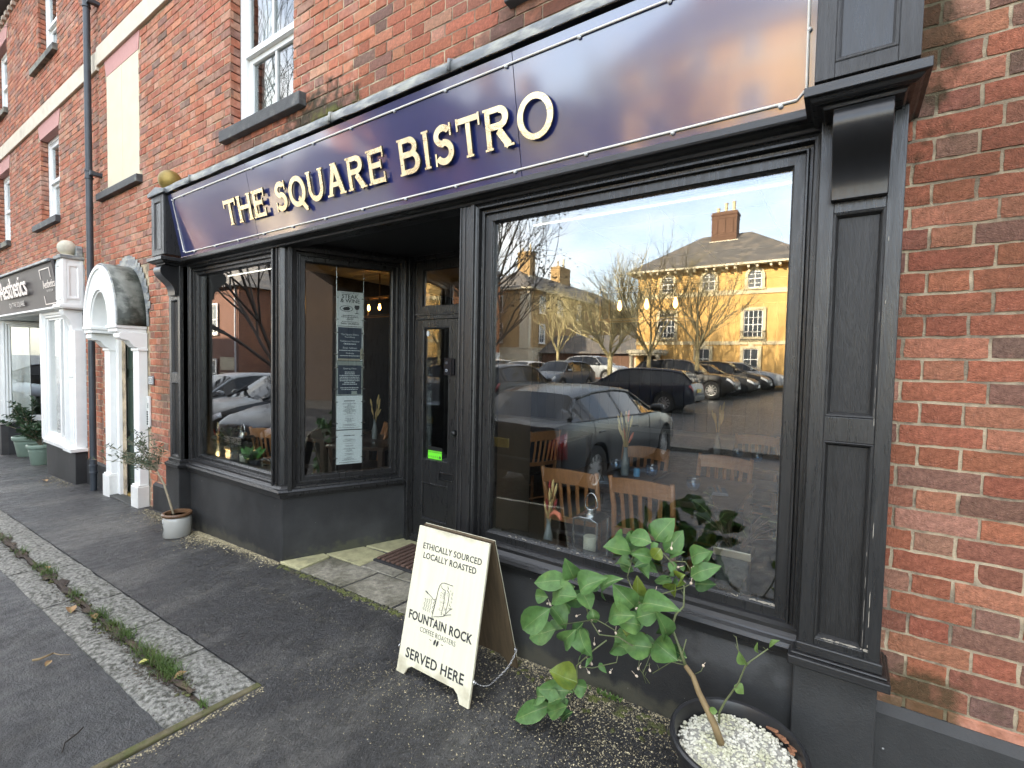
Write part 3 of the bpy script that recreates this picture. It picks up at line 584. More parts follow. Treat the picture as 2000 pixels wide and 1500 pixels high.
# gilt letters: strokes with small spurs, stood off the board
def glyph(ch, hgt=.192, sw=.032):
    """returns (list of closed outlines with holes flag list, width); drawn in strokes"""
    H_, s_ = hgt, sw; th = .022; out = []
    def bar(x0, y0, x1, y1, w_):
        d = Vector((x1-x0, y1-y0)); n = Vector((-d.y, d.x)).normalized()*w_/2
        return [(x0+n.x, y0+n.y), (x0-n.x, y0-n.y), (x1-n.x, y1-n.y), (x1+n.x, y1+n.y)]
    def arc(cx, cy, rx, ry, a0, a1, wx, wy=None, n=26):
        wy = wy or wx; o = []; i_ = []
        for k in range(n+1):
            a = R_(a0+(a1-a0)*k/n); o.append((cx+rx*math.cos(a), cy+ry*math.sin(a))); i_.append((cx+(rx-wx)*math.cos(a), cy+(ry-wy)*math.sin(a)))
        return ('strip', o, i_)
    def R4(x0, x1, y0, y1): return [(x0, y0), (x1, y0), (x1, y1), (x0, y1)]
    def spur(x, y, w_=.013, h_=.010): return R4(x-w_/2-s_/2, x+w_/2+s_/2, y-h_/2 if y > 0 else 0, y+h_/2)
    def foot(x): return [R4(x-s_/2-.011, x+s_/2+.011, 0, .011)]
    def head(x): return [R4(x-s_/2-.011, x+s_/2+.011, H_-.011, H_)]
    if ch == 'T':
        W = .165; m = W/2; out = [R4(m-s_/2, m+s_/2, 0, H_-.03), R4(0, W, H_-.028, H_), R4(-.002, .010, H_-.056, H_+.004), R4(W-.010, W+.002, H_-.056, H_+.004)]+foot(m)
    elif ch == 'H':
        W = .185; a = s_/2+.006; c = W-a; out = [R4(a-s_/2, a+s_/2, 0, H_), R4(c-s_/2, c+s_/2, 0, H_), R4(a, c, H_*.46, H_*.46+.030)]+foot(a)+foot(c)+head(a)+head(c)
    elif ch == 'E':
        W = .15; a = s_/2+.006; out = [R4(a-s_/2, a+s_/2, 0, H_), R4(a, W, 0, .027), R4(a, W, H_-.027, H_), R4(a, W-.025, H_*.45, H_*.45+.030), R4(W-.010, W+.002, -.003, .056), R4(W-.010, W+.002, H_-.056, H_+.003), R4(W-.032, W-.024, H_*.45-.010, H_*.45+.040), R4(a-s_/2-.011, a, 0, .011), R4(a-s_/2-.011, a, H_-.011, H_)]
    elif ch == 'I':
        W = .06; a = W/2; out = [R4(a-s_/2, a+s_/2, 0, H_)]+foot(a)+head(a)
    elif ch == 'O':
        W = .215; out = [arc(W/2, H_/2, W/2, H_/2+.004, 0, 360, .035, .027, 44)]
    elif ch == 'Q':
        W = .21; out = [arc(W/2, H_/2, W/2, H_/2+.004, 0, 360, .040, .034, 44), bar(W*.56, H_*.28, W*.97, -.030, .034), R4(W*.90, W*1.02, -.040, -.026)]
    elif ch == 'U':
        W = .185; a = s_/2+.006; c = W-a; r = (c-a)/2+s_/2; out = [R4(a-s_/2, a+s_/2, r*.95, H_), R4(c-s_/2, c+s_/2, r*.95, H_), arc(W/2, r*.95, r, r*.95+.003, 180, 360, s_, .034)]+head(a)+head(c)
    elif ch == 'A':
        W = .205; m = W/2; out = [[(.012, 0), (.052, 0), (m+.016, H_), (m-.022, H_)], [(W-.012, 0), (W-.054, 0), (m-.016, H_-.02), (m+.022, H_)], R4(.05, W-.05, H_*.27, H_*.27+.028), R4(0, .066, 0, .011), R4(W-.066, W, 0, .011), R4(m-.035, m+.024, H_-.010, H_)]
    elif ch in 'RB':
        W = .18 if ch == 'R' else .17; a = s_/2+.006; r = H_*.27
        out = [R4(a-s_/2, a+s_/2, 0, H_), R4(a, .10, H_-.027, H_), R4(a, .10, H_-2*r, H_-2*r+.031), arc(.098, H_-r, r+.010, r, -90, 90, .038, .032), R4(a-s_/2-.011, a, 0, .011), R4(a-s_/2-.011, a, H_-.011, H_)]
        if ch == 'R': out += [bar(.09, H_*.44, W-.026, .004, .040), R4(W-.058, W+.006, 0, .011), R4(a, a+s_/2+.011, 0, .011)]
        else:
            r2 = (H_-2*r+.031)/2; out += [R4(a, .105, 0, .027), arc(.103, r2, r2+.014, r2, -90, 90, .040, .027)]
    elif ch == 'S':
        W = .15; r = H_*.27; r2 = H_*.5-r+.034-.010; r2 = (H_-2*r+.032)/2
        out = [arc(W/2, H_-r, W/2-.006, r+.003, 28, 270, .037, .033), arc(W/2, r2, W/2, r2+.003, -152, 90, .038, .033), R4(W-.022, W-.010, H_-.060, H_+.002), R4(.004, .016, -.002, .062)]
    else: W = .10
    return out, W
def letter(ch, u, parent, h=.150, d=.016, th=.010, sx=1.):
    shapes, W = glyph(ch); b = MB(); e = 0
    for k, s_ in enumerate(shapes):
        dd = d+th+.00035*(k % 9)
        if isinstance(s_, tuple):
            o, i_ = s_[1], s_[2]; n = len(o)
            vs = [FF(u+x*sx, q, h+y) for q in (d, dd) for x, y in o+i_]
            m = 2*n; fs = []
            for j in range(n-1):
                fs += [(m+j, m+j+1, m+n+j+1, m+n+j), (j, n+j, n+j+1, j+1), (j, j+1, m+j+1, m+j), (n+j, m+n+j, m+n+j+1, n+j+1)]
            if abs(o[0][0]-o[-1][0]) > 1e-4 or abs(o[0][1]-o[-1][1]) > 1e-4: fs += [(0, m, m+n, n), (n-1, n+n-1, m+n+n-1, m+n-1)]
            b.add(vs, fs, 1); k0 = len(b.f)-len(fs)
            for j in range(n-1): b.m[k0+4*j] = 0
        else:
            k0 = len(b.f); b.prism(s_, lambda x, y, t: FF(u+x*sx, t, h+y), d, dd, 1); b.m[k0+1] = 0
    o = b.build('sign_letter', [gold, mat('letter_edge_shade', (.05, .038, .02), rough=.5, metal=.4)], parent)  # letter sides coloured dark to carry their shading
    pb_ = MB()
    px = {'T': W/2, 'I': W/2, 'H': .022, 'E': .022, 'R': .022, 'B': .022, 'U': .022}.get(ch)
    if px is not None:
        for py in (.06, .16): pb_.tube([FF(u+px*sx, 0, h+py), FF(u+px*sx, d, h+py)], .004, 6)
        pb_.build('stand_off', steel, o)
    return W*sx
def word(txt, u0, u1):
    ws = [glyph(c)[1] for c in txt]; gap = (u1-u0-sum(ws))/max(1, len(txt)-1); u = u0; sx = 1.
    gw = .030; sx = (u1-u0-gw*(len(txt)-1))/sum(ws); gap = gw
    for c, w_ in zip(txt, ws): letter(c, u, sf, sx=sx); u += w_*sx+gap
word('THE', -4.160, -3.570); word('SQUARE', -3.425, -2.275); word('BISTRO', -2.145, -1.140)
# lead flashing over the fascia
xs = [-5.15, -4.63, -2.70, -1.716, -.75, -.115]
for a, c in zip(xs, xs[1:]):
    b = MB(); n = max(2, int((c-a)/.12)); vs = []
    for i in range(n+1):
        x = a+.003+(c-a-.006)*i/n; j = rnd.uniform(-.004, .004)
        vs += [(x, -.010, 3.112+j), (x, -.018, 3.075+j), (x, -.272, 3.060+j*.5), (x, -.300, 3.054+j), (x, -.304, 3.028+j), (x, -.300, 3.003+j), (x, -.292, 3.003+j)]
    b.add(vs, [(i*7+k, (i+1)*7+k, (i+1)*7+k+1, i*7+k+1) for i in range(n) for k in range(6)])
    so = b.build('lead_flashing', lead, sf, smooth=True, auto=50); sm = so.modifiers.new('s', 'SOLIDIFY'); sm.thickness = .003
for x in xs[1:-1]:
    b = MB(); b.tube([(x, -.02, 3.082), (x, -.27, 3.068), (x, -.302, 3.058), (x, -.306, 3.004)], .010, 8); b.build('lead_roll', lead, sf, smooth=True)
# consoles at both ends
def console(cx, left):
    y = lambda d: -d
    cn = MB(); w0, w1 = cx-.135, cx+.135
    cn.box(w0, w1, -.298, .05, 2.462, 3.0)
    bx = cn.build('fascia_console', black, sf, bev=.004)
    f = MB(); f.box(w0+.001, w0+.055, .298, .3065, 2.463, 2.999, F=FX); f.box(w1-.055, w1-.001, .298, .3065, 2.463, 2.999, F=FX); f.box(w0+.055, w1-.055, .298, .3062, 2.463, 2.51, F=FX); f.box(w0+.055, w1-.055, .298, .3062, 2.95, 2.999, F=FX)
    f.frame(FX, w0+.055, w1-.055, 2.51, 2.95, [(0, .3063), (.004, .309), (.010, .306), (.016, .2985)]); f.build('console_panel', blackp, bx, bev=.0015, seg=1)
    c = MB(); v0, v1 = cx-.16, cx+.16
    prof = [(0, 2.375), (.285, 2.375), (.29, 2.386), (.305, 2.388), (.318, 2.394), (.326, 2.404), (.340, 2.407), (.340, 2.437), (.326, 2.443), (.0, 2.463)]
    def ring(d, z): k = (.34-d); k = min(k, .055); return [(v0+k, -d, z), (v1-k, -d, z), (v1-k, .03, z), (v0+k, .03, z)]
    pts = [p for p in prof if p[0] > .1]; vs = []
    for d, z in pts: vs += ring(d, z)
    c.add(vs, [(4*i+j, 4*i+(j+1) % 4, 4*i+4+(j+1) % 4, 4*i+4+j) for i in range(len(pts)-1) for j in range(4)]+[(0, 1, 2, 3), tuple(4*(len(pts)-1)+j for j in range(4))])
    c.build('console_cornice', blackh, bx, bev=.002, seg=1)
    s = MB(); sp = [(.168, 2.374), (.278, 2.374), (.298, 2.366), (.312, 2.350), (.318, 2.328), (.314, 2.302), (.300, 2.276), (.276, 2.250), (.248, 2.226), (.224, 2.200), (.208, 2.170), (.201, 2.14), (.199, 2.104), (.168, 2.104)]
    s.prism(sp, lambda d, z, t: (t, -d, z), cx-.078, cx+.078); so = s.build('scroll_bracket', mat('black_gloss_scroll', (.012, .012, .0125), rough=.28, var=.2, bump=.08, bs=14, stretch=(4, 1, 1)), bx, bev=.003, smooth=True, auto=35)
    k = MB(); k.prism([(-.18, 3.003), (.18, 3.003), (.18, 3.036), (.0, 3.075), (-.18, 3.036)], lambda u, z, t: (cx+u, t, z), -.325, .03); k.build('lead_cap', lead, bx, bev=.006)
    g = MB(); g.lathe([(.055, 0), (.06, .01), (.045, .02), (.035, .03)], (cx, -.20, 3.062), 20); g.ball((cx, -.20, 3.165), .098, 28, 16); g.build('ball_finial', goldball, bx, smooth=True)
def pilaster(cx, hw, d):
    p = MB(); zb, zt = .55, 2.40; w0, w1 = cx-hw, cx+hw; pw = .072
    p.box(w0, w1, .0, d-.028, zb, zt, F=FX)
    p.box(w0, cx-pw, .0, d, zb, zt, F=FX); p.box(cx+pw, w1, .0, d, zb, zt, F=FX)
    for za, zc in ((zb, .575), (1.283, 1.369), (2.068, zt)): p.box(cx-pw, cx+pw, .0, d-.0005, za, zc, F=FX)
    ob = p.build('pilaster', black, sf, bev=.0025)
    for za, zc in ((.575, 1.283), (1.369, 2.068)):
        q = MB(); q.frame(FX, cx-pw, cx+pw, za, zc, [(0, d-.0002), (.003, d+.002), (.008, d-.001), (.013, d-.012), (.016, d-.020), (.018, d-.020)]); q.box(cx-pw+.016, cx+pw-.016, d-.03, d-.0195, za+.016, zc-.016, F=FX)
        q.build('pilaster_panel', blackp, ob)
    s = MB(); e = hw+.018
    for (x_, dd, za, zc) in ((hw+.008, d+.012, .515, .552), (hw+.022, d+.022, .507, .5155), (e+.012, d+.040, .474, .5075)): s.box(cx-x_, cx+x_, .0, dd, za, zc, F=FX)
    s.build('pilaster_base', blackh, ob, bev=.006)
console(.014, False); pilaster(.018, .118, .17)
console(-5.275, True); pilaster(-5.29, .118, .17)
# flaked paint on the exposed edges
b = MB()
for i in range(70):
    u = rnd.choice([rnd.uniform(-.30, -.16), rnd.uniform(-1.6, -.16), rnd.uniform(-.05, .09)]); l = rnd.uniform(.004, .03)
    z, d = ((.5775, .169) if -.05 < u < .1 else (.5985, .047))
    b.add([FX(u, d+rnd.uniform(.0005, .0022), z+rnd.uniform(-.004, .006)), FX(u+l, d+rnd.uniform(.0005, .0022), z+rnd.uniform(-.004, .006)), FX(u+l*.7, d+.002, z+rnd.uniform(.004, .010)), FX(u+l*.1, d+.002, z+rnd.uniform(.003, .008))], [(0, 1, 2, 3)])
for i in range(26):
    z = rnd.choice([rnd.uniform(.58, .8), rnd.uniform(.58, 2.2)]); u = rnd.choice([.0865, .1005]); l = rnd.uniform(.01, .06)
    b.add([FX(u-.0008, .1715, z), FX(u+.0012, .1715, z+l*.2), FX(u+.0006, .1717, z+l), FX(u-.001, .1715, z+l*.8)], [(0, 1, 2, 3)])
stuff(b.build('paint_flake', chip, sf))
# house of papers hanging in the splayed window, on two wires
wires = MB()
for u in (.405, .625): wires.tube([FS(u, -.045, .55), FS(u, -.045, 2.42)], .0012, 5)
wo = wires.build('hanging_wire', steel); tag(wo, 'pair of thin steel wires carrying the menu sheets in the angled window', 'wire')
inkd = mat('print_black', (.03, .03, .03), rough=.8); inkg = mat('print_grey', (.22, .22, .22), rough=.8); inkw = mat('print_white', (.70, .72, .72), rough=.8)
paperw = mat('white_paper', (.9, .91, .91), rough=.7, var=.03); papero = mat('cream_paper', (.80, .78, .75), rough=.7, var=.04); paperb = mat('navy_paper', (.03, .045, .075), rough=.5, var=.15)
def sheet(zc, label, m, body):
    t = thing('menu_sheet', label, 'menu', FS(.515, -.045, zc), group='paper sheets hung on wires in the angled window')
    b = MB(); b.box(.41, .62, -.0485, -.0455, zc-.1425, zc+.1425, F=FS); b.build('paper', m, t)
    p = MB(); p.box(.405, .625, -.0445, -.0425, zc-.146, zc+.146, F=FS)
    p.build('acrylic_sleeve', glass_mat('acrylic', .02, (.98, .99, .99)), t)
    c = MB()
    for u in (.3975, .6225):
        for z in (zc-.09, zc+.09): c.box(u-.012, u+.022, -.047, -.043, z-.004, z+.004, F=FS)
    c.build('wire_clip', steel, t)
    body(t, zc)
def lines(t, zc, rows, m, d=-.0455):
    b = MB()
    for (dz, w_, h_) in rows:
        u = .515-w_/2
        while u < .515+w_/2:
            l = rnd.uniform(.004, .016); b.box(u, min(u+l, .515+w_/2), d, d+.0004, zc+dz, zc+dz+h_, F=FS); u += l+.003
    stuff(b.build('print_line', m, t))
def P1(t, zc):
    text_mesh('THE SQUARE BISTRO', .0155, FS, .515, zc+.125, -.0455, .0004, 'lettering', inkd, t)
    text_mesh('STEAK', .046, FS, .513, zc+.088, -.0455, .0004, 'lettering', inkd, t, offset=.0006)
    text_mesh('& WINE', .046, FS, .515, zc+.052, -.0455, .0004, 'lettering', inkd, t, offset=.0006)
    b = MB(); n = 24
    b.add([FS(.485+.055*math.cos(6.283*i/n), -.0451, zc+.002+.026*math.sin(6.283*i/n)) for i in range(n)], [tuple(range(n))])
    b.add([FS(.485+.047*math.cos(6.283*i/n), -.0448, zc+.002+.020*math.sin(6.283*i/n)) for i in range(n)], [tuple(range(n))], 1)
    b.add([FS(u, -.0445, zc+z) for u, z in ((.452, -.002), (.47, -.014), (.505, -.01), (.518, .006), (.50, .018), (.468, .013))], [(0, 1, 2, 3, 4, 5)], 2)
    b.add([FS(u, -.0446, zc+z) for u, z in ((.552, .034), (.590, .034), (.592, .014), (.582, .0), (.573, -.004), (.573, -.030), (.590, -.034), (.590, -.037), (.552, -.037), (.552, -.034), (.569, -.030), (.569, -.004), (.558, .0), (.550, .014))], [tuple(range(14))], 2)
    b.build('print_picture', [inkg, papero, inkd], t)
    lines(t, zc, [(-.058, .12, .006), (-.071, .14, .006), (-.109, .13, .005)], inkd)
    text_mesh('£24.95', .020, FS, .515, zc-.091, -.0455, .0004, 'lettering', inkd, t, offset=.0005)
    text_mesh('EVERY THURSDAY', .0185, FS, .515, zc-.129, -.0455, .0004, 'lettering', inkd, t, offset=.0006)
def P2(t, zc):
    for s_, z, k in (('The Square Bistro', .020, .07), ('Poundbury', .019, .050), ('Telephone Number', .020, .014), ('Email Address', .020, -.042), ('Website', .019, -.086)):
        text_mesh(s_, z, FS, .515, zc+k, -.0455, .0004, 'lettering', inkw, t)
    lines(t, zc, [(-.006, .10, .008), (-.060, .17, .006), (-.104, .16, .006)], inkw)
    b = MB(); b.frame(FS, .411, .619, zc-.142, zc+.142, [(0, -.0452), (.007, -.0452)]); b.build('print_border', papero, t)
    b = MB(); b.box(.600, .619, -.0455, -.0448, zc-.13, zc-.04, F=FS); b.box(.415, .60, -.0455, -.0448, zc-.142, zc-.125, F=FS); b.build('torn_edge', mat('torn_card', (.42, .36, .27), rough=.9), t)
def P3(t, zc):
    text_mesh('Opening Times', .018, FS, .515, zc+.075, -.0455, .0004, 'lettering', inkw, t)
    lines(t, zc, [(.048-i*.0145, w_, .007) for i, w_ in enumerate((.08, .08, .165, .16, .165, .16, .09, .12))]+[(-.083, .15, .006), (-.097, .13, .006)], inkw)
    b = MB(); b.box(.412, .618, -.0455, -.0448, zc+.108, zc+.142, F=FS); b.frame(FS, .411, .619, zc-.142, zc+.142, [(0, -.0452), (.008, -.0452)]); b.box(.53, .575, -.0455, -.0446, zc-.135, zc-.108, F=FS); b.build('torn_edge', mat('torn_card2', (.34, .36, .33), rough=.9, var=.3), t)
def PM():
    def f(t, zc):
        lines(t, zc, [(.094, .09, .008)], inkd)
        rows = []; z = .078
        while z > -.12:
            if rnd.random() < .17: z -= .011
            rows.append((z, rnd.uniform(.03, .12), .0035)); z -= .0066
        lines(t, zc, rows+[(-.128, .17, .003)], inkg)
    return f
sheet(1.957, 'topmost sheet on the wires, printed STEAK & WINE above a plate and wine glass', papero, P1)
sheet(1.668, 'faded navy sheet with white contact lines, directly under the steak poster', paperb, P2)
sheet(1.379, 'navy sheet with white opening times and a torn lower corner, middle of the wires', paperb, P3)
sheet(1.090, 'white printed menu sheet hanging between the navy sheet and the lowest menu', paperw, PM())
sheet(.797, 'lowest white menu sheet on the wires, bottom edge near the window sill', paperw, PM())
# hygiene sticker inside the door glass
t = thing('hygiene_sticker', 'bright green food hygiene rating sticker low on the door glass', 'sticker', FD(-2.9, -.012, .74))
b = MB(); b.box(-2.965, -2.805, -.008, -.0065, .690, .765, F=FD); b.build('green_card', mat('sticker_green', (.16, .75, .03), rough=.5, var=.03, emit=None), t)
b = MB(); b.box(-2.968, -2.802, -.0085, -.007, .765, .800, F=FD); b.build('black_header', mat('sticker_black', (.012, .012, .012), rough=.4), t)
text_mesh('FOOD HYGIENE RATING', .0155, FD, -2.885, .747, -.0065, .0004, 'lettering', inkd, t)
b = MB()
for i in range(6):
    cx = -2.952+i*.0245+(.004 if i == 5 else 0); r = .0078 if i < 5 else .0125; n = 16
    vs = [FD(cx+r*math.cos(6.283*k/n), -.0061, .712+r*math.sin(6.283*k/n)) for k in range(n)]; b.add(vs, [tuple(range(n))])
    if i < 5: b.add([FD(cx+.0058*math.cos(6.283*k/n), -.0059, .712+.0058*math.sin(6.283*k/n)) for k in range(n)], [tuple(range(n))], 1)
b.build('print_circle', [inkd, MATS['sticker_green']], t)
for i in range(6): text_mesh(str(i), .009 if i < 5 else .020, FD, -2.952+i*.0245+(.004 if i == 5 else 0), .709 if i < 5 else .705, -.0058, .0003, 'lettering', inkd if i < 5 else MATS['sticker_green'], t)
t = thing('window_sticker', 'small round white sticker in the top corner of the door glass', 'sticker', FD(-2.99, -.008, 1.78))
b = MB(); n = 16; b.prism([(.017*math.cos(6.283*k/n), .026*math.sin(6.283*k/n)) for k in range(n)], lambda x, z, d: FD(-2.985+x, d, 1.775+z), -.008, -.0066); b.build('sticker_disc', mat('sticker_white', (.6, .62, .62), rough=.5), t)
# ---------------------------------------------------------------- drainpipe between the two houses
t = thing('drainpipe', 'dark grey drainpipe running down the brick front between the two shops', 'drainpipe', (-7.90, -.10, gz(-7.9, -.1)))
b = MB(); b.tube([(-7.9, -.10, gz(-7.9, 0)-.05), (-7.9, -.10, 8.4)], .036, 16); b.build('pipe', pipem, t, smooth=True, auto=40)
for z in (.07, 3.78, 5.86, 7.9):
    b = MB(); b.lathe([(.036, -.06), (.045, -.055), (.045, -.035), (.040, -.03), (.040, .03), (.046, .035), (.046, .055), (.037, .06)], (-7.9, -.10, z), 16); b.build('pipe_collar', pipem, t, smooth=True, auto=40)
    if z > 1:
        k = MB(); k.box(-7.85, -7.78, -.115, .01, z-.022, z+.022); k.box(-7.81, -7.785, -.12, -.07, z-.03, z+.03); k.build('pipe_bracket', pipem, t, bev=.005)

# ---------------------------------------------------------------- green door under its white arched hood
gd_z = -.165
t = thing('door_surround', 'white arched door hood with lead roof and white pilasters around the green door', 'door surround', (-6.97, 0, gd_z))
cx, ax, bz, hb, dd = -6.97, .535, .69, 1.86, .255
n = 26; arc_ = [(cx+ax*math.cos(math.pi*i/n), hb+bz*math.sin(math.pi*i/n)) for i in range(n+1)]
arci = [(cx+.30*math.cos(math.pi*i/n), hb+.42*math.sin(math.pi*i/n)) for i in range(n+1)]
b = MB(); vs = [FX(x, d, z) for d in (dd, dd+.022) for x, z in arc_]+[FX(x, dd+.02, z) for x, z in arc_]
# lead roof: a shell from the wall to the front
vs = [FX(x, d, z) for d in (-.01, .12, dd+.012) for x, z in arc_]; m = n+1
b = MB(); b.add(vs, [(k*m+i, k*m+i+1, (k+1)*m+i+1, (k+1)*m+i) for k in range(2) for i in range(n)])
ro = b.build('hood_roof', leadm, t, smooth=True); q = ro.modifiers.new('s', 'SOLIDIFY'); q.thickness = .012; q.offset = 1
b = MB(); b.tube([FX(x, dd+.012, z) for x, z in arc_], .010, 6); i = int(n*.30); b.tube([FX(arc_[i][0], d, arc_[i][1]+.004) for d in (.0, .12, dd+.01)], .007, 6); b.build('hood_edge', lead, t, smooth=True)
b = MB(); st = 14; vs = []
for i in range(n+1):
    a = math.pi*i/n
    for k_ in (0, 1):
        e = (.075 if k_ else 0)
        vs.append((cx+(ax+e)*math.cos(a), -.009, hb+(bz+e)*math.sin(a)))
fs = []
for i in range(n):                                                   # stepped lead flashing let into the wall
    a0, a1 = math.pi*i/n, math.pi*(i+1)/n; k0 = .05+.05*(i % 2)
    fs.append((2*i, 2*i+2, 2*i+3, 2*i+1))
b.add(vs, fs)
for i in range(2, n-1, 1):
    a = math.pi*(i+.5)/n; x, z = cx+(ax+.105)*math.cos(a), hb+(bz+.105)*math.sin(a); s = 1 if x > cx else -1
    b.add([(x-.03*s, -.010, z-.05), (x+.045*s, -.010, z-.035), (x+.045*s, -.010, z+.038), (x-.04*s, -.010, z+.038)], [(0, 1, 2, 3)])
b.build('stepped_flashing', lead, t)
# tympanum with its arched niche
b = MB(); arcs = [(cx+(ax-.012)*math.cos(math.pi*i/n), hb+(bz-.012)*math.sin(math.pi*i/n)) for i in range(n+1)]
arcf = [(cx+(ax-.05)*math.cos(math.pi*i/n), hb+(bz-.05)*math.sin(math.pi*i/n)) for i in range(n+1)]
a1 = [(cx+.335*math.cos(math.pi*i/n), hb+.445*math.sin(math.pi*i/n)) for i in range(n+1)]; a2 = [(cx+.30*math.cos(math.pi*i/n), hb+.405*math.sin(math.pi*i/n)) for i in range(n+1)]
loops = [(arcs, dd-.02), (arcs, dd+.03), (arcf, dd+.03), (arcf, dd+.016), (a1, dd+.016), (a1, dd+.03), (a2, dd+.03), (a2, dd+.012)]
a3 = [(cx+.275*math.cos(math.pi*i/n), hb+.38*math.sin(math.pi*i/n)) for i in range(n+1)]; loops += [(a3, dd+.012), (a3, .06)]
for lp, d in loops: b.add([FX(x, d, z) for x, z in lp], [])
b.f += [(k*m+i, k*m+i+1, (k+1)*m+i+1, (k+1)*m+i) for k in range(len(loops)-1) for i in range(n)]; b.m += [0]*((len(loops)-1)*n)
b.add([FX(x, .06, z) for x, z in a3], [tuple(range(n+1))])
b.build('hood_front', white, t, smooth=True, auto=30)
b = MB()
for x0, x1 in ((cx-ax, cx-.25), (cx+.25, cx+ax)):
    b.box(x0-.0, x1, .0, dd+.035, hb-.035, hb, F=FX); b.box(x0+.012, x1-.012, .0, dd+.02, hb-.075, hb-.035, F=FX)
b.box(cx-.26, cx+.26, .0, .09, hb-.02, hb-.001, F=FX); b.build('hood_cornice', white, t, bev=.006)
for sx0 in (-7.50, -6.595):
    x0, x1 = (sx0, sx0+.19) if sx0 < -7 else (sx0, sx0+.17)
    b = MB(); sp = [(0, hb-.075), (.24, hb-.075), (.262, hb-.10), (.258, hb-.135), (.235, hb-.155), (.20, hb-.158), (.17, hb-.17), (.15, hb-.20), (.12, hb-.235), (.085, hb-.245), (0, hb-.245)]
    b.prism(sp, lambda d, z, q: FX(q, d, z), x0, x1); b.build('hood_bracket', white, t, bev=.005)
    b = MB(); b.box(x0+.005, x1-.005, .0, .085, .085, hb-.245, F=FX); b.box(x0-.012, x1+.012, .0, .10, hb-.275, hb-.245, F=FX); b.box(x0+.03, x1-.03, .0, .089, .13, hb-.32, F=FX); b.build('pilaster', white, t, bev=.004)
    b = MB(); b.box(x0-.015, x1+.015, .0, .115, gd_z-.06, .07, F=FX); b.box(x0-.008, x1+.008, .0, .105, .07, .088, F=FX); b.build('pilaster_plinth', whited, t, bev=.006)
b = MB(); b.box(-7.31, -7.22, -.09, .03, gd_z-.05, hb, F=FX); b.box(-6.64, -6.595, -.09, .03, gd_z-.05, hb, F=FX); b.box(-7.22, -6.64, -.09, .03, 1.77, hb-.01, F=FX); b.build('door_frame', white, t, bev=.004)
greend = mat('green_door_paint', (.062, .088, .066), rough=.28, var=.1, vs=8, coat=.2)
b = MB(); b.box(-7.22, -6.64, -.085, -.045, gd_z+.03, 1.77, F=FX)
for x0, x1 in ((-7.16, -6.965), (-6.90, -6.70)):
    for z0, z1 in ((.03, .52), (.62, 1.28), (1.36, 1.68)): b.frame(FX, x0, x1, z0, z1, [(0, -.0449), (.012, -.036), (.022, -.058), (.05, -.058), (.062, -.05), (.09, -.05)]); b.box(x0+.06, x1-.06, -.06, -.0495, z0+.06, z1-.06, F=FX)
do = b.build('door', greend, t, bev=.002)
b = MB(); b.ball(FX(-6.69, -.01, .82), .03, 14, 8); b.tube([FX(-6.69, -.045, .82), FX(-6.69, -.01, .82)], .012, 8); b.build('door_knob', steel, do, smooth=True)
b = MB(); b.box(-7.22, -6.64, -.09, -.01, gd_z+.0, gd_z+.03, F=FX); b.build('threshold', mat('brass_threshold', (.62, .42, .12), rough=.35, metal=.6), t, bev=.004)
b = MB(); b.box(-7.31, -6.595, -.06, .11, gd_z-.12, gd_z+.004, F=FX); b.build('door_step', mat('step_stone', (.05, .05, .045), rough=.7, var=.3, bump=.3), t, bev=.006)
# number plaque and entry panel on the bricks beside the green door
t = thing('number_plaque', 'small grey rounded plaque marked 25 on bricks right of the green door', 'plaque', (-6.30, -.006, 1.262))
b = MB(); b.box(-6.365, -6.235, .004, .022, 1.215, 1.31, F=FX); b.build('plate', mat('plaque_grey', (.22, .23, .24), rough=.4, metal=.3), t, bev=.02, seg=3)
b = MB(); b.frame(FX, -6.352, -6.248, 1.228, 1.297, [(0, .0225), (0, .024), (.006, .024), (.006, .0225)]); b.build('plate_border', white, t)
text_mesh('25', .058, FX, -6.30, 1.243, .022, .002, 'numeral', white, t)
t = thing('entry_panel', 'narrow white intercom panel with a column of buttons on bricks by the crock', 'intercom', (-6.37, -.006, .915))
b = MB(); b.box(-6.405, -6.335, .003, .024, .74, 1.085, F=FX); b.build('panel', mat('intercom_white', (.66, .66, .62), rough=.35), t, bev=.004)
b = MB()
for k in range(6): b.box(-6.392, -6.368, .024, .029, .765+k*.027, .785+k*.027, F=FX)
for k in range(7): b.box(-6.385, -6.355, .024, .0255, .955+k*.008, .959+k*.008, F=FX)
b.build('button', darkmetal, t)

# ---------------------------------------------------------------- the white shopfront on the left
w2 = thing('shopfront', 'white shopfront on the left with grey Aesthetics fascia and a stone ball finial', 'shopfront', (-11, 0, -.25))
x9 = -14.6
b = MB(); b.prism([(-8.50, .0), (-8.50, -.13), (-9.86, -.13), (-9.95, -.05), (-10.15, .55), (-8.5, .55)], lambda x, y, q: (x, y, q), -.9, .215); b.build('stall_riser', riserm, w2, bev=.006); b = MB(); b.prism([(-12.5, .55), (-12.70, -.05), (-12.80, -.13), (x9, -.13), (x9, .55)], lambda x, y, q: (x, y, q), -.9, .215); b.build('stall_riser', riserm, w2, bev=.006)
b = MB(); b.box(-8.80, -8.46, -.19, .0, .215, .262); b.box(-9.95, -8.80, -.165, .02, .215, .27); b.box(-15, -12.74, -.165, .02, .215, .27)
b.prism([(-9.95, -.165), (-9.86, -.165), (-10.12, .55), (-10.22, .55)], lambda x, y, q: (x, y, q), .216, .268); b.build('window_sill', whited, w2, bev=.006)
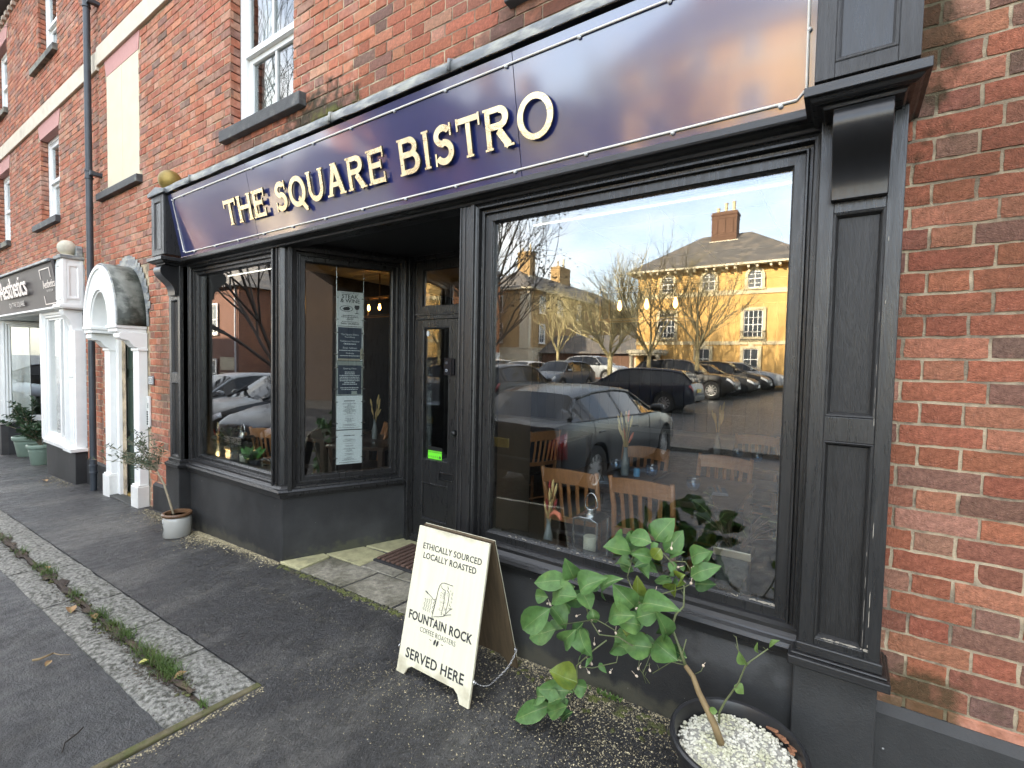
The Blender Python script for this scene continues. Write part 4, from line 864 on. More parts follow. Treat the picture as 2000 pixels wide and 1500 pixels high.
def ww(F, u0, u1, name='window_frame', mull=None, z0=.27, z1=2.12):
    b = MB(); b.frame(F, u0, u1, z0, z1, [(0, -.04), (0, .06), (.03, .06), (.035, .045), (.065, .045), (.07, .02), (.10, .02), (.105, -.0), (.105, -.04)])
    if mull: b.box(mull-.035, mull+.035, -.02, .035, z0+.1, z1-.1, F=F)
    fr = b.build(name, white, w2, bev=.003); g = MB(); g.box(u0+.1, u1-.1, -.012, -.006, z0+.1, z1-.1, F=F); g.build('pane', glass, fr)
FW = lambda u, d, z: (u, -.09-d, z)
ww(FW, -9.86, -8.82, mull=-9.12); ww(FW, x9, -12.82, mull=-13.2)
WA, WB = Vector((-9.90, -.12)), Vector((-10.15, .55)); WU = (WA-WB).normalized(); WN = Vector((WU.y, -WU.x))
for xq in (-9.97, -12.84):
    b = MB(); b.box(xq, xq+.11, -.16, .0, .27, 2.15); b.build('corner_post', white, w2, bev=.008)
FR = lambda u, d, z: (WB.x+(WA.x-WB.x)*u-WN.x*d*-1, WB.y+(WA.y-WB.y)*u+WN.y*d, z)
VA = Vector((-12.74, -.12)); VB = Vector((-12.45, .62)); VU = (VB-VA).normalized(); VN = Vector((VU.y, -VU.x))
FV = lambda u, d, z: (VA.x+VU.x*u+VN.x*d, VA.y+VU.y*u+VN.y*d, z)
ww(FV, .03, .78)
b = MB(); b.box(-12.5, -10.15, .55, .61, -.3, 2.15); b.build('entrance_screen', white, w2)
g = MB(); g.box(-12.3, -10.3, .535, .541, .1, 1.95); g.build('pane', glass, w2)
b = MB(); b.prism([(0, 2.12), (.10, 2.12), (.12, 2.135), (.16, 2.14), (.19, 2.15), (.19, 2.175), (.0, 2.185)], lambda d, z, q: FX(q, d+.05, z), x9, -8.80); b.build('architrave', white, w2, bev=.003)
grey2 = mat('grey_gloss_fascia', (.085, .075, .073), rough=.5, var=.05, spec=.14)
GA, GB = Vector((.18, 2.185)), Vector((.27, 2.80)); GU = (GB-GA).normalized(); GN = Vector((GU.y, -GU.x))
def FG(u, d, h): return (u, -(GA.x+GU.x*h+GN.x*d), GA.y+GU.y*h+GN.y*d)
b = MB(); b.box(x9, -8.83, -.03, 0, 0, .62, F=FG); b.build('fascia_board', grey2, w2)
silv = mat('pale_pink_letter', (.62, .54, .50), rough=.35, metal=.1)
tb = text_mesh('Aesthetics', .44, FG, -10.95, .235, .03, .012, m=None, sx=1.0, spacing=.92); lo = tb.build('fascia_lettering', silv, w2)
text_mesh('ON THE SQUARE', .115, FG, -10.95, .085, .02, .006, 'fascia_lettering', mat('grey_letter', (.2, .18, .18), rough=.3), w2, spacing=1.08)
text_mesh('Aesthetics', .15, FG, -9.12, .27, .004, .003, 'fascia_lettering', silv, w2, sx=.9); text_mesh('ON THE SQUARE', .04, FG, -9.12, .215, .004, .002, 'fascia_lettering', MATS['grey_letter'], w2)
b = MB()
for (x0, z0, x1, z1) in ((-9.46, .52, -8.98, .532), (-9.46, .40, -9.44, .532), (-8.99, .40, -8.97, .532), (-9.46, .045, -9.44, .17), (-9.46, .045, -8.9, .057)): b.box(x0, x1, .002, .006, z0, z1, F=FG)
b.build('logo_frame', silv, w2)
b = MB(); b.prism([(-.03, 2.86), (.30, 2.81), (.305, 2.775), (.28, 2.77), (.26, 2.80), (-.03, 2.83)], lambda d, z, q: FX(q, d, z), x9, -8.84); b.build('lead_flashing', lead, w2, bev=.004)
b = MB(); b.box(-8.84, -8.57, -.215, .02, 2.20, 2.80); bx = b.build('fascia_console', white, w2, bev=.004)
b = MB(); b.frame(FX, -8.81, -8.60, 2.26, 2.74, [(0, .216), (0, .228), (.03, .228), (.045, .216), (.05, .212)])
FE = lambda u, d, z: (-8.57+d, -u, z)
b.frame(FE, .0, .20, 2.24, 2.76, [(.03, .0), (.03, .012), (.055, .012), (.065, .0), (.07, -.004)]); b.box(.0, .03, 0, .012, 2.22, 2.79, F=FE); b.box(.175, .213, 0, .012, 2.22, 2.79, F=FE); b.build('console_panel', white, bx, bev=.002)
b = MB(); b.box(-8.87, -8.54, -.25, .02, 2.155, 2.20); b.box(-8.86, -8.55, -.235, .02, 2.14, 2.157); b.build('console_cornice', white, bx, bev=.006)
b = MB(); b.box(-8.87, -8.54, -.24, .02, 2.80, 2.845); b.prism([(-8.86, 2.845), (-8.55, 2.845), (-8.55, 2.96), (-8.58, 2.99)], lambda x, z, q: (x, q, z), -.005, -.07); b.build('lead_cap', lead, bx, bev=.005)
b = MB(); b.lathe([(.10, 0), (.105, .012), (.08, .022), (.045, .028)], (-8.70, -.13, 2.845), 20); b.ball((-8.70, -.13, 2.955), .105, 24, 14); b.build('ball_finial', mat('stone_ball', (.52, .48, .38), rough=.9, var=.15, vs=20, bump=.4, bs=60), bx, smooth=True)
b = MB(); sp = [(.0, 2.14), (.20, 2.14), (.205, 2.11), (.19, 2.06), (.15, 2.0), (.115, 1.93), (.105, 1.85), (.0, 1.85)]; b.prism(sp, lambda d, z, q: FX(q, d, z), -8.80, -8.62); b.build('scroll_bracket', white, bx, bev=.004)
b = MB(); b.box(-8.84, -8.57, -.10, .02, .26, 1.86); b.box(-8.80, -8.62, -.115, .0, 1.22, 1.85); b.box(-8.80, -8.62, -.115, .0, .32, 1.14); b.build('pilaster', white, w2, bev=.006)
b = MB(); b.prism([(x9, .0), (-8.86, .0), (-8.86, .10), (-9.98, .12), (-10.2, .6), (-12.5, .6), (-12.75, .1), (x9, .1)], lambda x, y, q: (x, y, q), 2.13, 2.16); b.build('entrance_soffit', white, w2)
# its pale room, behind a pale sheet added to brighten the window glass
b = MB(); n = 60; b.add([(x9+(-8.86-x9)*i/n, .22+.02*math.sin(i*1.9), z) for i in range(n+1) for z in (.2, 2.1)], [(2*i, 2*i+2, 2*i+3, 2*i+1) for i in range(n) if not (-12.6 < x9+(-8.86-x9)*i/n < -10.0)]); b.build('brightening_sheet', mat('pale_sheet', (.72, .72, .69), rough=.9), w2)
b = MB(); b.box(x9, -8.3, 2.6, 2.7, -.4, 2.5); b.box(x9, -8.3, .1, 2.65, 2.4, 2.5); b.box(-8.35, -8.25, .0, 2.7, -.4, 2.5); b.box(x9-.1, x9, .0, 2.7, -.4, 2.5); b.box(x9, -8.3, .0, 2.7, -.5, -.4); b.build('room', mat('pale_room', (.34, .34, .33), rough=.9), w2)
# ---------------------------------------------------------------- the A-board on the pavement
ab = thing('sandwich_board', 'cream wooden A-board for FOUNTAIN ROCK coffee standing on the pavement by the entrance', 'sign board', (-1.56, -.37, -.012))
boardm = mat('cream_board_paint', (.62, .59, .44), rough=.55, var=.07, vs=5, bump=.15, bs=22, stretch=(7, 1, .6), col2=(.50, .46, .33), c2=(.62, .82), c2s=4, speck=(24, .03, (.10, .08, .05)), stains=[((-1.56, -.53, -.02), (.34, .12, .10), (.22, .17, .09), .45), ((-1.6, -.37, .69), (.3, .06, .03), (.2, .17, .1), .4)])
boardd = mat('board_inside', (.085, .058, .030), rough=.7, var=.35, vs=8, bump=.2, bs=20, stretch=(6, 1, .6))
inkb = mat('sign_ink', (.022, .022, .024), rough=.6, var=.15, vs=60)
def plane(o, u, n): 
    o, u, n = Vector(o), Vector(u), Vector(n); u.normalize(); v = n.cross(u)*-1
    return o, u, v
# front board: foot line (-1.795,-.53)..(-1.312,-.555), apex (-1.84,-.36,.66)..(-1.335,-.372,.688)
def board_frame(bl, br, tl):
    bl, br, tl = Vector(bl), Vector(br), Vector(tl); U = (br-bl).normalized(); V = (tl-bl); V = (V-U*V.dot(U)); H_ = V.length; V.normalize(); Nn = U.cross(V)
    return (lambda u, d, z: tuple(bl+U*u+V*z+Nn*d)), (br-bl).length, H_
FB_, BW, BH = board_frame((-1.800, -.535, -.022), (-1.318, -.552, -.008), (-1.832, -.372, .672))
sh_ = [(0, 0), (.055, 0), (.075, .035), (.10, .05), (BW-.10, .05), (BW-.075, .035), (BW-.055, 0), (BW, 0), (BW-.005, BH), (.005, BH)]
b = MB(); b.prism(sh_, lambda u, z, t: FB_(u, t, z), -.012, .0); b.build('front_board', boardm, ab, bev=.002)
b = MB(); b.prism(sh_, lambda u, z, t: FB_(u, t, z), -.0150, -.0121); b.build('board_backing', boardd, ab)
FK_, KW, KH = board_frame((-1.305, -.168, -.006), (-1.785, -.150, -.020), (-1.340, -.348, .688))
b = MB(); b.prism([(0, 0), (.055, 0), (.075, .035), (.10, .05), (KW-.10, .05), (KW-.075, .035), (KW-.055, 0), (KW, 0), (KW-.005, KH), (.005, KH)], lambda u, z, t: FK_(u, t, z), -.014, .0); b.build('back_board', boardd, ab, bev=.002)
b = MB(); b.prism([(0, 0), (KW, 0), (KW-.005, KH), (.005, KH)], lambda u, z, t: FK_(u, t, z+.06 if z == 0 else z), .0, .003); b.build('rear_face', boardm, ab)
b = MB(); 
for u in (.07, BW-.11): b.tube([FB_(u, -.014, BH-.006), FB_(u+.05, -.014, BH-.006)], .006, 8)
b.build('hinge', steel, ab, smooth=True)
def txt(s_, size, u, z, off=.0, sp=1.0, sx=1.):
    xs_ = [v[0] for v in text_mesh(s_, size, lambda a, d, c: (a, d, c), 0, 0, offset=off, spacing=sp, sx=sx).v]; a, c = s_.split(' ')
    for q, e in ((a, min), (c, max)):
        own = e(v[0] for v in text_mesh(q, size, lambda a_, d, c_: (a_, d, c_), 0, 0, offset=off, spacing=sp, sx=sx).v)
        text_mesh(q, size, FB_, u+e(xs_)-own, z, .0, .0012, 'lettering', inkb, ab, offset=off, spacing=sp, sx=sx)
cx_ = BW/2-.003
txt('ETHICALLY SOURCED', .0415, cx_+.012, .608, .0004, 1.06, .92); txt('LOCALLY ROASTED', .0415, cx_+.005, .562, .0004, 1.06, .92)
txt('FOUNTAIN ROCK', .0575, cx_, .262, .0012, 1.05, .87); txt('COFFEE ROASTERS', .033, cx_, .222, -.0006, 1.0, .86); txt('SERVED HERE', .066, cx_+.003, .082, .001, 1.06, .93)
def ink(path, r=.0013):
    b.tube([FB_(u+cx_, .001, z) for u, z in path], r, 4)
b = MB()
ink([(.055, .478), (.0, .478), (-.018, .474), (-.030, .46), (-.036, .44), (-.040, .40), (-.044, .36), (-.050, .325), (-.052, .305), (-.035, .313), (-.005, .322), (.02, .330), (.045, .343), (.068, .350)], .0016)
ink([(.02, .330), (.04, .352), (.055, .368), (.07, .378)], .0014)
ink([(-.018, .462), (-.014, .450), (.0, .448), (.010, .446), (.012, .438), (.011, .40), (.008, .352), (.006, .332)], .0013)
ink([(.022, .468), (.028, .458), (.024, .448), (.034, .444), (.038, .436), (.038, .40), (.034, .37), (.030, .346)], .0013)
ink([(-.055, .385), (-.075, .396), (-.10, .405)], .0014); ink([(-.10, .405), (-.118, .412)], .0034)
ink([(-.044, .392), (-.052, .388), (-.045, .38), (-.056, .372), (-.046, .362), (-.058, .352), (-.048, .342), (-.058, .33), (-.050, .322)], .0014)
for k in range(4):
    x0 = -.066-.014*k
    ink([(x0, .388-.004*k), (x0-.008, .378), (x0-.001, .366), (x0-.010, .354), (x0-.003, .342), (x0-.012, .332), (x0-.006, .322)], .0008)
r2 = random.Random(5)
for k in range(80):
    cxk = r2.choice([-.012, -.004, .006, .018, .026, .050, .060]); z = r2.uniform(.335, .44)
    if cxk > .04: z = r2.uniform(.37, .45)
    ink([(cxk+r2.uniform(-.008, .004), z), (cxk+r2.uniform(-.006, .004), z+r2.uniform(.002, .006))], .0006)
stuff(b.build('printed_drawing', inkb, ab))
b = MB()
for s_, du in ((-1, -.010), (1, .008)):
    b.prism([(.008*math.cos(6.283*k/12)*.8, .014*math.sin(6.283*k/12)) for k in range(12)], lambda x, z, t: FB_(cx_+du+x+z*.25, t, .202+z), .0, .0014)
ink([(-.045, .206), (-.032, .202)]); ink([(.032, .204), (.046, .206)])
b.build('bean_emblem', inkb, ab)
# chain and eyes on both sides
for side, (ua, ub) in enumerate(((BW-.004, .004), (.004, KW-.004))):
    pa = Vector(FB_(ua, -.01, .112)); pb_ = Vector(FK_(ub, -.006, .115))
    e = MB()
    for p, sg in ((pa, 1), (pb_, 1)):
        o = p+Vector((.012 if side == 0 else -.012, 0, 0)); e.tube([o+Vector((0, .010*math.cos(6.283*k/12), .010*math.sin(6.283*k/12))) for k in range(12)], .0025, 6, closed=True); e.tube([p, o], .0022, 6)
    e.build('eye_hook', steel, ab, smooth=True)
    off = Vector((.014 if side == 0 else -.014, 0, 0)); pa += off; pb_ += off; nl = 30
    lk = MB(); lk.tube([(0, .0072*math.cos(6.283*k/10), .0042*math.sin(6.283*k/10)) for k in range(10)], .0013, 5, closed=True)
    lme = None
    for k in range(nl):
        q = lambda s: pa.lerp(pb_, s)+Vector((.006*math.sin(s*9), 0, -.075*4*s*(1-s)))
        p, d = q((k+.5)/nl), (q((k+1)/nl)-q(k/nl)).normalized()
        if lme is None: lo = lk.build('chain_link', steel, ab, smooth=True); lme = lo.data
        else: lo = bpy.data.objects.new('chain_link', lme); C.objects.link(lo); lo.parent = ab
        lo.matrix_local = Matrix.Translation(p-ORG[ab]) @ d.to_track_quat('Y', 'Z').to_matrix().to_4x4() @ Matrix.Rotation(math.pi/2*(k % 2), 4, 'Y')
        if k == 0: lk_first = lo; lo.data = lme; lo.matrix_local = lo.matrix_local
    # mesh of the first link was shifted by the board origin on build: undo once
    if not lme.get('c'):
        for v in lme.vertices: v.co += ORG[ab]
        lme['c'] = 1

# ---------------------------------------------------------------- plants
def leafmat(name, c, c2, rough=.35): return mat(name, c, rough=rough+.1, var=.3, vs=30, spec=.3, col2=c2, c2=(.5, .72), c2s=16, trans=.22, bump=.15, bs=60)
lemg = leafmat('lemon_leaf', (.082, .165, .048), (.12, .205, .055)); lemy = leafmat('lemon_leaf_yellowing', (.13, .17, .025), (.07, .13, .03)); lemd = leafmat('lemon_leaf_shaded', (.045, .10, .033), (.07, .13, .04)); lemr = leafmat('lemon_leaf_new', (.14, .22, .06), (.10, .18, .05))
stemg = mat('green_twig', (.10, .115, .045), rough=.6, var=.25, vs=30); barkl = mat('tan_bark', (.20, .14, .065), rough=.8, var=.3, vs=18, bump=.4, bs=40, stretch=(1, 1, .4))
def leaf(base, tip, width, m, parent, name='leaf', up=None, fold=.25, curl=.12, nl=6):
    base, tip = Vector(base), Vector(tip); ax_ = tip-base; ln = ax_.length; ax_.normalize()
    up = up or Vector((rnd.uniform(-.7, .7), -1.0+rnd.uniform(-.5, .5), .8+rnd.uniform(-.6, .6)))
    up = (up-ax_*up.dot(ax_)); up.normalize(); sd = ax_.cross(up); b = MB(); vs = []; wv = rnd.uniform(0, 6)
    for i in range(nl+1):
        s = i/nl; w_ = width/2*(math.sin(math.pi*s**.85)**.85)*1.06; w_ = max(w_, .0006)
        for j in (-1, -.5, 0, .5, 1):
            vs.append(base+ax_*ln*s+sd*w_*j+up*(abs(j)*w_*fold*1.6+math.sin(s*math.pi)*ln*curl*.6-(s**2)*ln*curl+math.sin(s*7+wv+j*2)*w_*.13))
    b.add(vs, [(i*5+j, (i+1)*5+j, (i+1)*5+j+1, i*5+j+1) for i in range(nl) for j in range(4)])
    if ln > .05:
        k = len(vs); mid = [vs[i*5+2] for i in range(nl+1)]; o = up*.0007
        b.add([p+o+sd*e*.0011*(1.3-i/nl) for i, p in enumerate(mid) for e in (-1, 1)], [(2*i, 2*i+1, 2*i+3, 2*i+2) for i in range(nl)], 1)
    return b.build(name, [m, veinm], parent, smooth=True)
veinm = mat('leaf_midrib', (.16, .22, .07), rough=.5)
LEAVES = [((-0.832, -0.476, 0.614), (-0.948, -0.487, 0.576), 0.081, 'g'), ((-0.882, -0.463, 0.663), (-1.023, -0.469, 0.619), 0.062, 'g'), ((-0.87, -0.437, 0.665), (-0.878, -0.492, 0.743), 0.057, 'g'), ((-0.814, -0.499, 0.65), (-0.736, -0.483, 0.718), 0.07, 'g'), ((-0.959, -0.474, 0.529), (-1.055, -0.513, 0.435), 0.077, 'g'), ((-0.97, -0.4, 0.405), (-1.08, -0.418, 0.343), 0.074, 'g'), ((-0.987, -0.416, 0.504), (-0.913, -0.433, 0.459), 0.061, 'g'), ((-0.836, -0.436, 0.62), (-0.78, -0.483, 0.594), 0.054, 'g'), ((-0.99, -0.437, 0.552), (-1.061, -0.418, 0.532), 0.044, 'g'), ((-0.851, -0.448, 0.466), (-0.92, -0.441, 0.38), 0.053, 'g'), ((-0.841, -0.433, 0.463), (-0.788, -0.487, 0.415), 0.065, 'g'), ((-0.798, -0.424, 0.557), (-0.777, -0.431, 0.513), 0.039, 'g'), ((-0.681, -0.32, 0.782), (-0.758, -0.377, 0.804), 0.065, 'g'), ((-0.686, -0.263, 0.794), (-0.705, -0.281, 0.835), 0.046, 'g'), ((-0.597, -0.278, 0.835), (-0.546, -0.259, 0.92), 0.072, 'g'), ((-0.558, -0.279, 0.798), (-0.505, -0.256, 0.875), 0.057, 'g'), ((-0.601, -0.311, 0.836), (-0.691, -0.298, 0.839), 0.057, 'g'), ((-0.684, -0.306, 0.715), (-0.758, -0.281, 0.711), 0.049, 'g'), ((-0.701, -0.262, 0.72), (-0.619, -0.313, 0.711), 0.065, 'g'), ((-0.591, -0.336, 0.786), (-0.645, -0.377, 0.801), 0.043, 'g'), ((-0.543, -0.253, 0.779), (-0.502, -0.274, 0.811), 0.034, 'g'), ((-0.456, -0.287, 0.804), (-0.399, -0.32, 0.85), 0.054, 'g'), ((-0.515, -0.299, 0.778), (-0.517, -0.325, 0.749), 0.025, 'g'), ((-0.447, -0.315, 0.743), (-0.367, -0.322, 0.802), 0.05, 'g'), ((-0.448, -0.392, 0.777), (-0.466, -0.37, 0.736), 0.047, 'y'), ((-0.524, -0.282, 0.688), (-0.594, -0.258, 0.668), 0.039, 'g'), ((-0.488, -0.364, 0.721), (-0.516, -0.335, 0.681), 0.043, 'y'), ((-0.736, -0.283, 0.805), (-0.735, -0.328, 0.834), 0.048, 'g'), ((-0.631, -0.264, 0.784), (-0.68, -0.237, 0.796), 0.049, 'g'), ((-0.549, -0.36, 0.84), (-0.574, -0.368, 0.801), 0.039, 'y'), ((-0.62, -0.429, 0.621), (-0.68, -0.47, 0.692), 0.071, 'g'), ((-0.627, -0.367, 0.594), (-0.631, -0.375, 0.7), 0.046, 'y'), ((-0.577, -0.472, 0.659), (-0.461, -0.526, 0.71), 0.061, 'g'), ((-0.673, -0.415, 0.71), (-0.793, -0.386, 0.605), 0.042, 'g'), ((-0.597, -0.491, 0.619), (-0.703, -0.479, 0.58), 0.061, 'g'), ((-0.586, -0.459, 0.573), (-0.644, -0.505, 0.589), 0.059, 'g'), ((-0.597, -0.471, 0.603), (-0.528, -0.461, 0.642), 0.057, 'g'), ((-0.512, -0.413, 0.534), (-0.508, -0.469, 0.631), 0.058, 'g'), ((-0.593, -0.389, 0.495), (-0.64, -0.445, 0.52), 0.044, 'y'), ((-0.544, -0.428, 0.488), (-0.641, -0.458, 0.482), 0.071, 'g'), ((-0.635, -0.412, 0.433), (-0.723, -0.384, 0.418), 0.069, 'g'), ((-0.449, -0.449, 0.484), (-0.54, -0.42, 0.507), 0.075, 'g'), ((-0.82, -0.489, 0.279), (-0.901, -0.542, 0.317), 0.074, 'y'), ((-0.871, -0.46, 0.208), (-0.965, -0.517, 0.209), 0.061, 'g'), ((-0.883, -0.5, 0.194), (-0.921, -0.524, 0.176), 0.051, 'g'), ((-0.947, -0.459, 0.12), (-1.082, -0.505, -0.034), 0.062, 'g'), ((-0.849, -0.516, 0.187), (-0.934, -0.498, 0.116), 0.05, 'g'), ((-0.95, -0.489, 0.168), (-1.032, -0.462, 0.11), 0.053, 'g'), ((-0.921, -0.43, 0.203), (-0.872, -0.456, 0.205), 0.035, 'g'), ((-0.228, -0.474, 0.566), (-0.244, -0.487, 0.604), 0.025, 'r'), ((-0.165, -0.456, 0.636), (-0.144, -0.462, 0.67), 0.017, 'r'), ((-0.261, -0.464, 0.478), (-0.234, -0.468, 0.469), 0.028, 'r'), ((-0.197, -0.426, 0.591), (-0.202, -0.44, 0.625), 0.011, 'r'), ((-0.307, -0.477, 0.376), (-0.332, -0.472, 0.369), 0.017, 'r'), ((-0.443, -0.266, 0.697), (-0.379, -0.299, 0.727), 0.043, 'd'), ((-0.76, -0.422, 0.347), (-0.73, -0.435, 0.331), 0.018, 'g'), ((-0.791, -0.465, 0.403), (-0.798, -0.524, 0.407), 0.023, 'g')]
BRANCHES = [([(-0.292, -0.473, 0.269), (-0.319, -0.47, 0.321), (-0.346, -0.46, 0.362), (-0.372, -0.45, 0.406), (-0.395, -0.44, 0.445), (-0.427, -0.43, 0.465)], (0.013, 0.008)), ([(-0.427, -0.43, 0.465), (-0.445, -0.42, 0.512), (-0.489, -0.4, 0.572), (-0.479, -0.38, 0.616), (-0.456, -0.37, 0.647), (-0.466, -0.34, 0.704), (-0.508, -0.31, 0.769), (-0.59, -0.3, 0.828)], (0.006, 0.002)), ([(-0.466, -0.34, 0.704), (-0.538, -0.4, 0.677), (-0.591, -0.45, 0.646)], (0.003, 0.0018)), ([(-0.427, -0.43, 0.465), (-0.441, -0.42, 0.493), (-0.43, -0.42, 0.556)], (0.004, 0.002)), ([(-0.434, -0.43, 0.466), (-0.475, -0.45, 0.468), (-0.531, -0.47, 0.418)], (0.002, 0.0015)), ([(-0.441, -0.43, 0.477), (-0.492, -0.44, 0.484), (-0.578, -0.45, 0.465), (-0.667, -0.46, 0.503), (-0.747, -0.46, 0.483), (-0.793, -0.45, 0.517), (-0.824, -0.45, 0.598)], (0.004, 0.0018)), ([(-0.668, -0.46, 0.518), (-0.718, -0.46, 0.538), (-0.769, -0.45, 0.532), (-0.935, -0.45, 0.455)], (0.0025, 0.0014)), ([(-0.716, -0.46, 0.472), (-0.772, -0.47, 0.412), (-0.824, -0.48, 0.345), (-0.82, -0.48, 0.278), (-0.867, -0.48, 0.158)], (0.003, 0.0016)), ([(-0.669, -0.46, 0.43), (-0.671, -0.47, 0.405), (-0.77, -0.47, 0.345), (-0.814, -0.48, 0.341)], (0.002, 0.0014)), ([(-0.678, -0.36, 0.697), (-0.675, -0.33, 0.733), (-0.669, -0.31, 0.797)], (0.002, 0.0015)), ([(-0.591, -0.45, 0.646), (-0.648, -0.4, 0.69), (-0.678, -0.36, 0.697)], (0.0025, 0.002)), ([(-0.301, -0.473, 0.337), (-0.3, -0.47, 0.375), (-0.281, -0.47, 0.422), (-0.243, -0.47, 0.501), (-0.229, -0.47, 0.563), (-0.167, -0.46, 0.634)], (0.004, 0.002)), ([(-0.229, -0.47, 0.563), (-0.251, -0.46, 0.594), (-0.262, -0.46, 0.642)], (0.0018, 0.0012)), ([(-0.512, -0.31, 0.783), (-0.473, -0.3, 0.789), (-0.443, -0.3, 0.746)], (0.002, 0.0015)), ([(-0.466, -0.34, 0.704), (-0.447, -0.31, 0.712), (-0.441, -0.28, 0.732)], (0.002, 0.0015)), ([(-0.54, -0.46, 0.49), (-0.562, -0.47, 0.41), (-0.554, -0.47, 0.371)], (0.0015, 0.001)), ([(-0.582, -0.46, 0.468), (-0.584, -0.46, 0.418), (-0.543, -0.46, 0.37)], (0.0015, 0.001)), ([(-0.394, -0.43, 0.447), (-0.37, -0.43, 0.47), (-0.367, -0.43, 0.488)], (0.0015, 0.001)), ([(-0.801, -0.45, 0.514), (-0.813, -0.45, 0.632), (-0.864, -0.45, 0.664)], (0.002, 0.0014))]
BUDS = [(-0.856, -0.44, 0.515), (-0.79, -0.44, 0.521), (-0.756, -0.44, 0.486), (-0.775, -0.44, 0.427), (-0.797, -0.44, 0.342), (-0.784, -0.44, 0.343), (-0.795, -0.44, 0.304), (-0.978, -0.44, 0.525), (-0.992, -0.44, 0.525), (-0.585, -0.31, 0.798), (-0.593, -0.31, 0.8), (-0.445, -0.31, 0.774), (-0.416, -0.44, 0.772), (-0.564, -0.44, 0.692), (-0.54, -0.44, 0.703), (-0.594, -0.44, 0.396), (-0.551, -0.44, 0.406), (-0.6, -0.44, 0.365), (-0.365, -0.44, 0.494), (-0.497, -0.31, 0.764), (-0.705, -0.44, 0.339), (-0.608, -0.44, 0.622), (-0.833, -0.44, 0.313), (-0.687, -0.44, 0.502), (-0.524, -0.31, 0.831)]
lt = thing('potted_lemon_tree', 'leggy lemon tree in a black pot of white pebbles under the big window', 'potted tree', (-.245, -.47, 0))
potb = mat('black_pot_plastic', (.014, .014, .015), rough=.38, var=.2, vs=8)
b = MB(); b.lathe([(.150, 0), (.158, .02), (.190, .262), (.205, .266), (.212, .276), (.212, .296), (.206, .302), (.196, .300), (.190, .285), (.186, .25), (.0, .25)], (-.245, -.47, .002), 40); b.build('pot', potb, lt, smooth=True, auto=40)
b = MB(); b.lathe([(.188, .0), (.14, .012), (.0, .018)], (-.245, -.47, .252), 28); b.build('soil', mat('pebble_bed', (.30, .29, .25), rough=.9, var=.3, vs=60), lt, smooth=True)
ico = bmesh.new(); bmesh.ops.create_icosphere(ico, subdivisions=1, radius=1.0); ICV = [v.co.copy() for v in ico.verts]; ICF = [tuple(v.index for v in f.verts) for f in ico.faces]; ico.free()
def pebble(b, c, r, sq=.7):
    m = Matrix.Rotation(rnd.uniform(0, 6.3), 3, 'Z') @ Matrix.Rotation(rnd.uniform(-.6, .6), 3, 'X'); s = (r*rnd.uniform(.8, 1.25), r*rnd.uniform(.7, 1.05), r*sq*rnd.uniform(.8, 1.2))
    b.add([Vector(c)+m @ Vector((v.x*s[0]*rnd.uniform(.9, 1.1), v.y*s[1], v.z*s[2])) for v in ICV], ICF)
b = MB()
for i in range(1500):
    a, r = rnd.uniform(0, 6.283), .182*math.sqrt(rnd.random()); pebble(b, (-.245+r*math.cos(a), -.47+r*math.sin(a), .268+rnd.uniform(-.003, .006)-.03*(r/.18)**2*.4), rnd.uniform(.0048, .0078))
stuff(b.build('white_pebbles', mat('white_pebble', (.60, .58, .48), rough=.75, var=.25, vs=40, col2=(.46, .45, .30), c2s=8), lt))
chipm = mat('bark_chip', (.26, .12, .06), rough=.85, var=.3)
for i in range(9):
    a, r = rnd.uniform(-.9, 1.2), rnd.uniform(.165, .188); b = MB(); p = Vector((-.245+r*math.cos(a), -.47+r*math.sin(a), .276)); b.box(-.022, .022, -.007, .007, -.003, .003, F=lambda x, y, z: tuple(p+Matrix.Rotation(a+1.3, 3, 'Z') @ Matrix.Rotation(.3, 3, 'Y') @ Vector((x, y, z)))); b.build('bark_chip', chipm, lt)
for k, (pts, (ra, rb)) in enumerate(BRANCHES):
    b = MB(); n = len(pts); P = [Vector(p)+Vector((rnd.uniform(-.004, .004),)*3)*(1 if 0 < i < n-1 else 0) for i, p in enumerate(pts)]
    b.tube(P, [ra+(rb-ra)*i/(n-1) for i in range(n)], 10 if k == 0 else 6)
    if k:                                                            # side spurs
        for i in range(n-1):
            if rnd.random() < .7:
                p = P[i].lerp(P[i+1], rnd.random()); b.tube([p, p+Vector((rnd.uniform(-.02, .02), rnd.uniform(-.02, .01), rnd.uniform(-.005, .03)))], [.0014, .0007], 4)
    b.build('trunk' if k == 0 else 'branch', barkl if k == 0 else stemg, lt, smooth=True)
for (p0, p1, w_, t_) in LEAVES:
    p0 = (p0[0], p0[1], max(p0[2], .03)); p1 = (p1[0], p1[1], max(p1[2], .015))
    p1 = tuple(a+(c-a)*1.16 for a, c in zip(p0, p1)); p1 = (p1[0], p1[1], max(p1[2], .015))
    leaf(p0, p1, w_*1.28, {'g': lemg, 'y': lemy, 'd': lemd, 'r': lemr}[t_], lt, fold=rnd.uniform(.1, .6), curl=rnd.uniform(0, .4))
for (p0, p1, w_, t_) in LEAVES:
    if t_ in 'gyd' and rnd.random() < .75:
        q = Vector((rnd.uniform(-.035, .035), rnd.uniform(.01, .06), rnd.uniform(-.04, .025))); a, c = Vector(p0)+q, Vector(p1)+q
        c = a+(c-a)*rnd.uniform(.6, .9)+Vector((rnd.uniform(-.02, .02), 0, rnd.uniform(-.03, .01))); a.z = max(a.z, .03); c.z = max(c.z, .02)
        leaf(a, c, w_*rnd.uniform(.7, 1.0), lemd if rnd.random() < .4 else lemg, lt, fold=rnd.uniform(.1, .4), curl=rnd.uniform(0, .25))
budm = mat('pale_bud', (.62, .50, .38), rough=.5, var=.15); BUDME = None
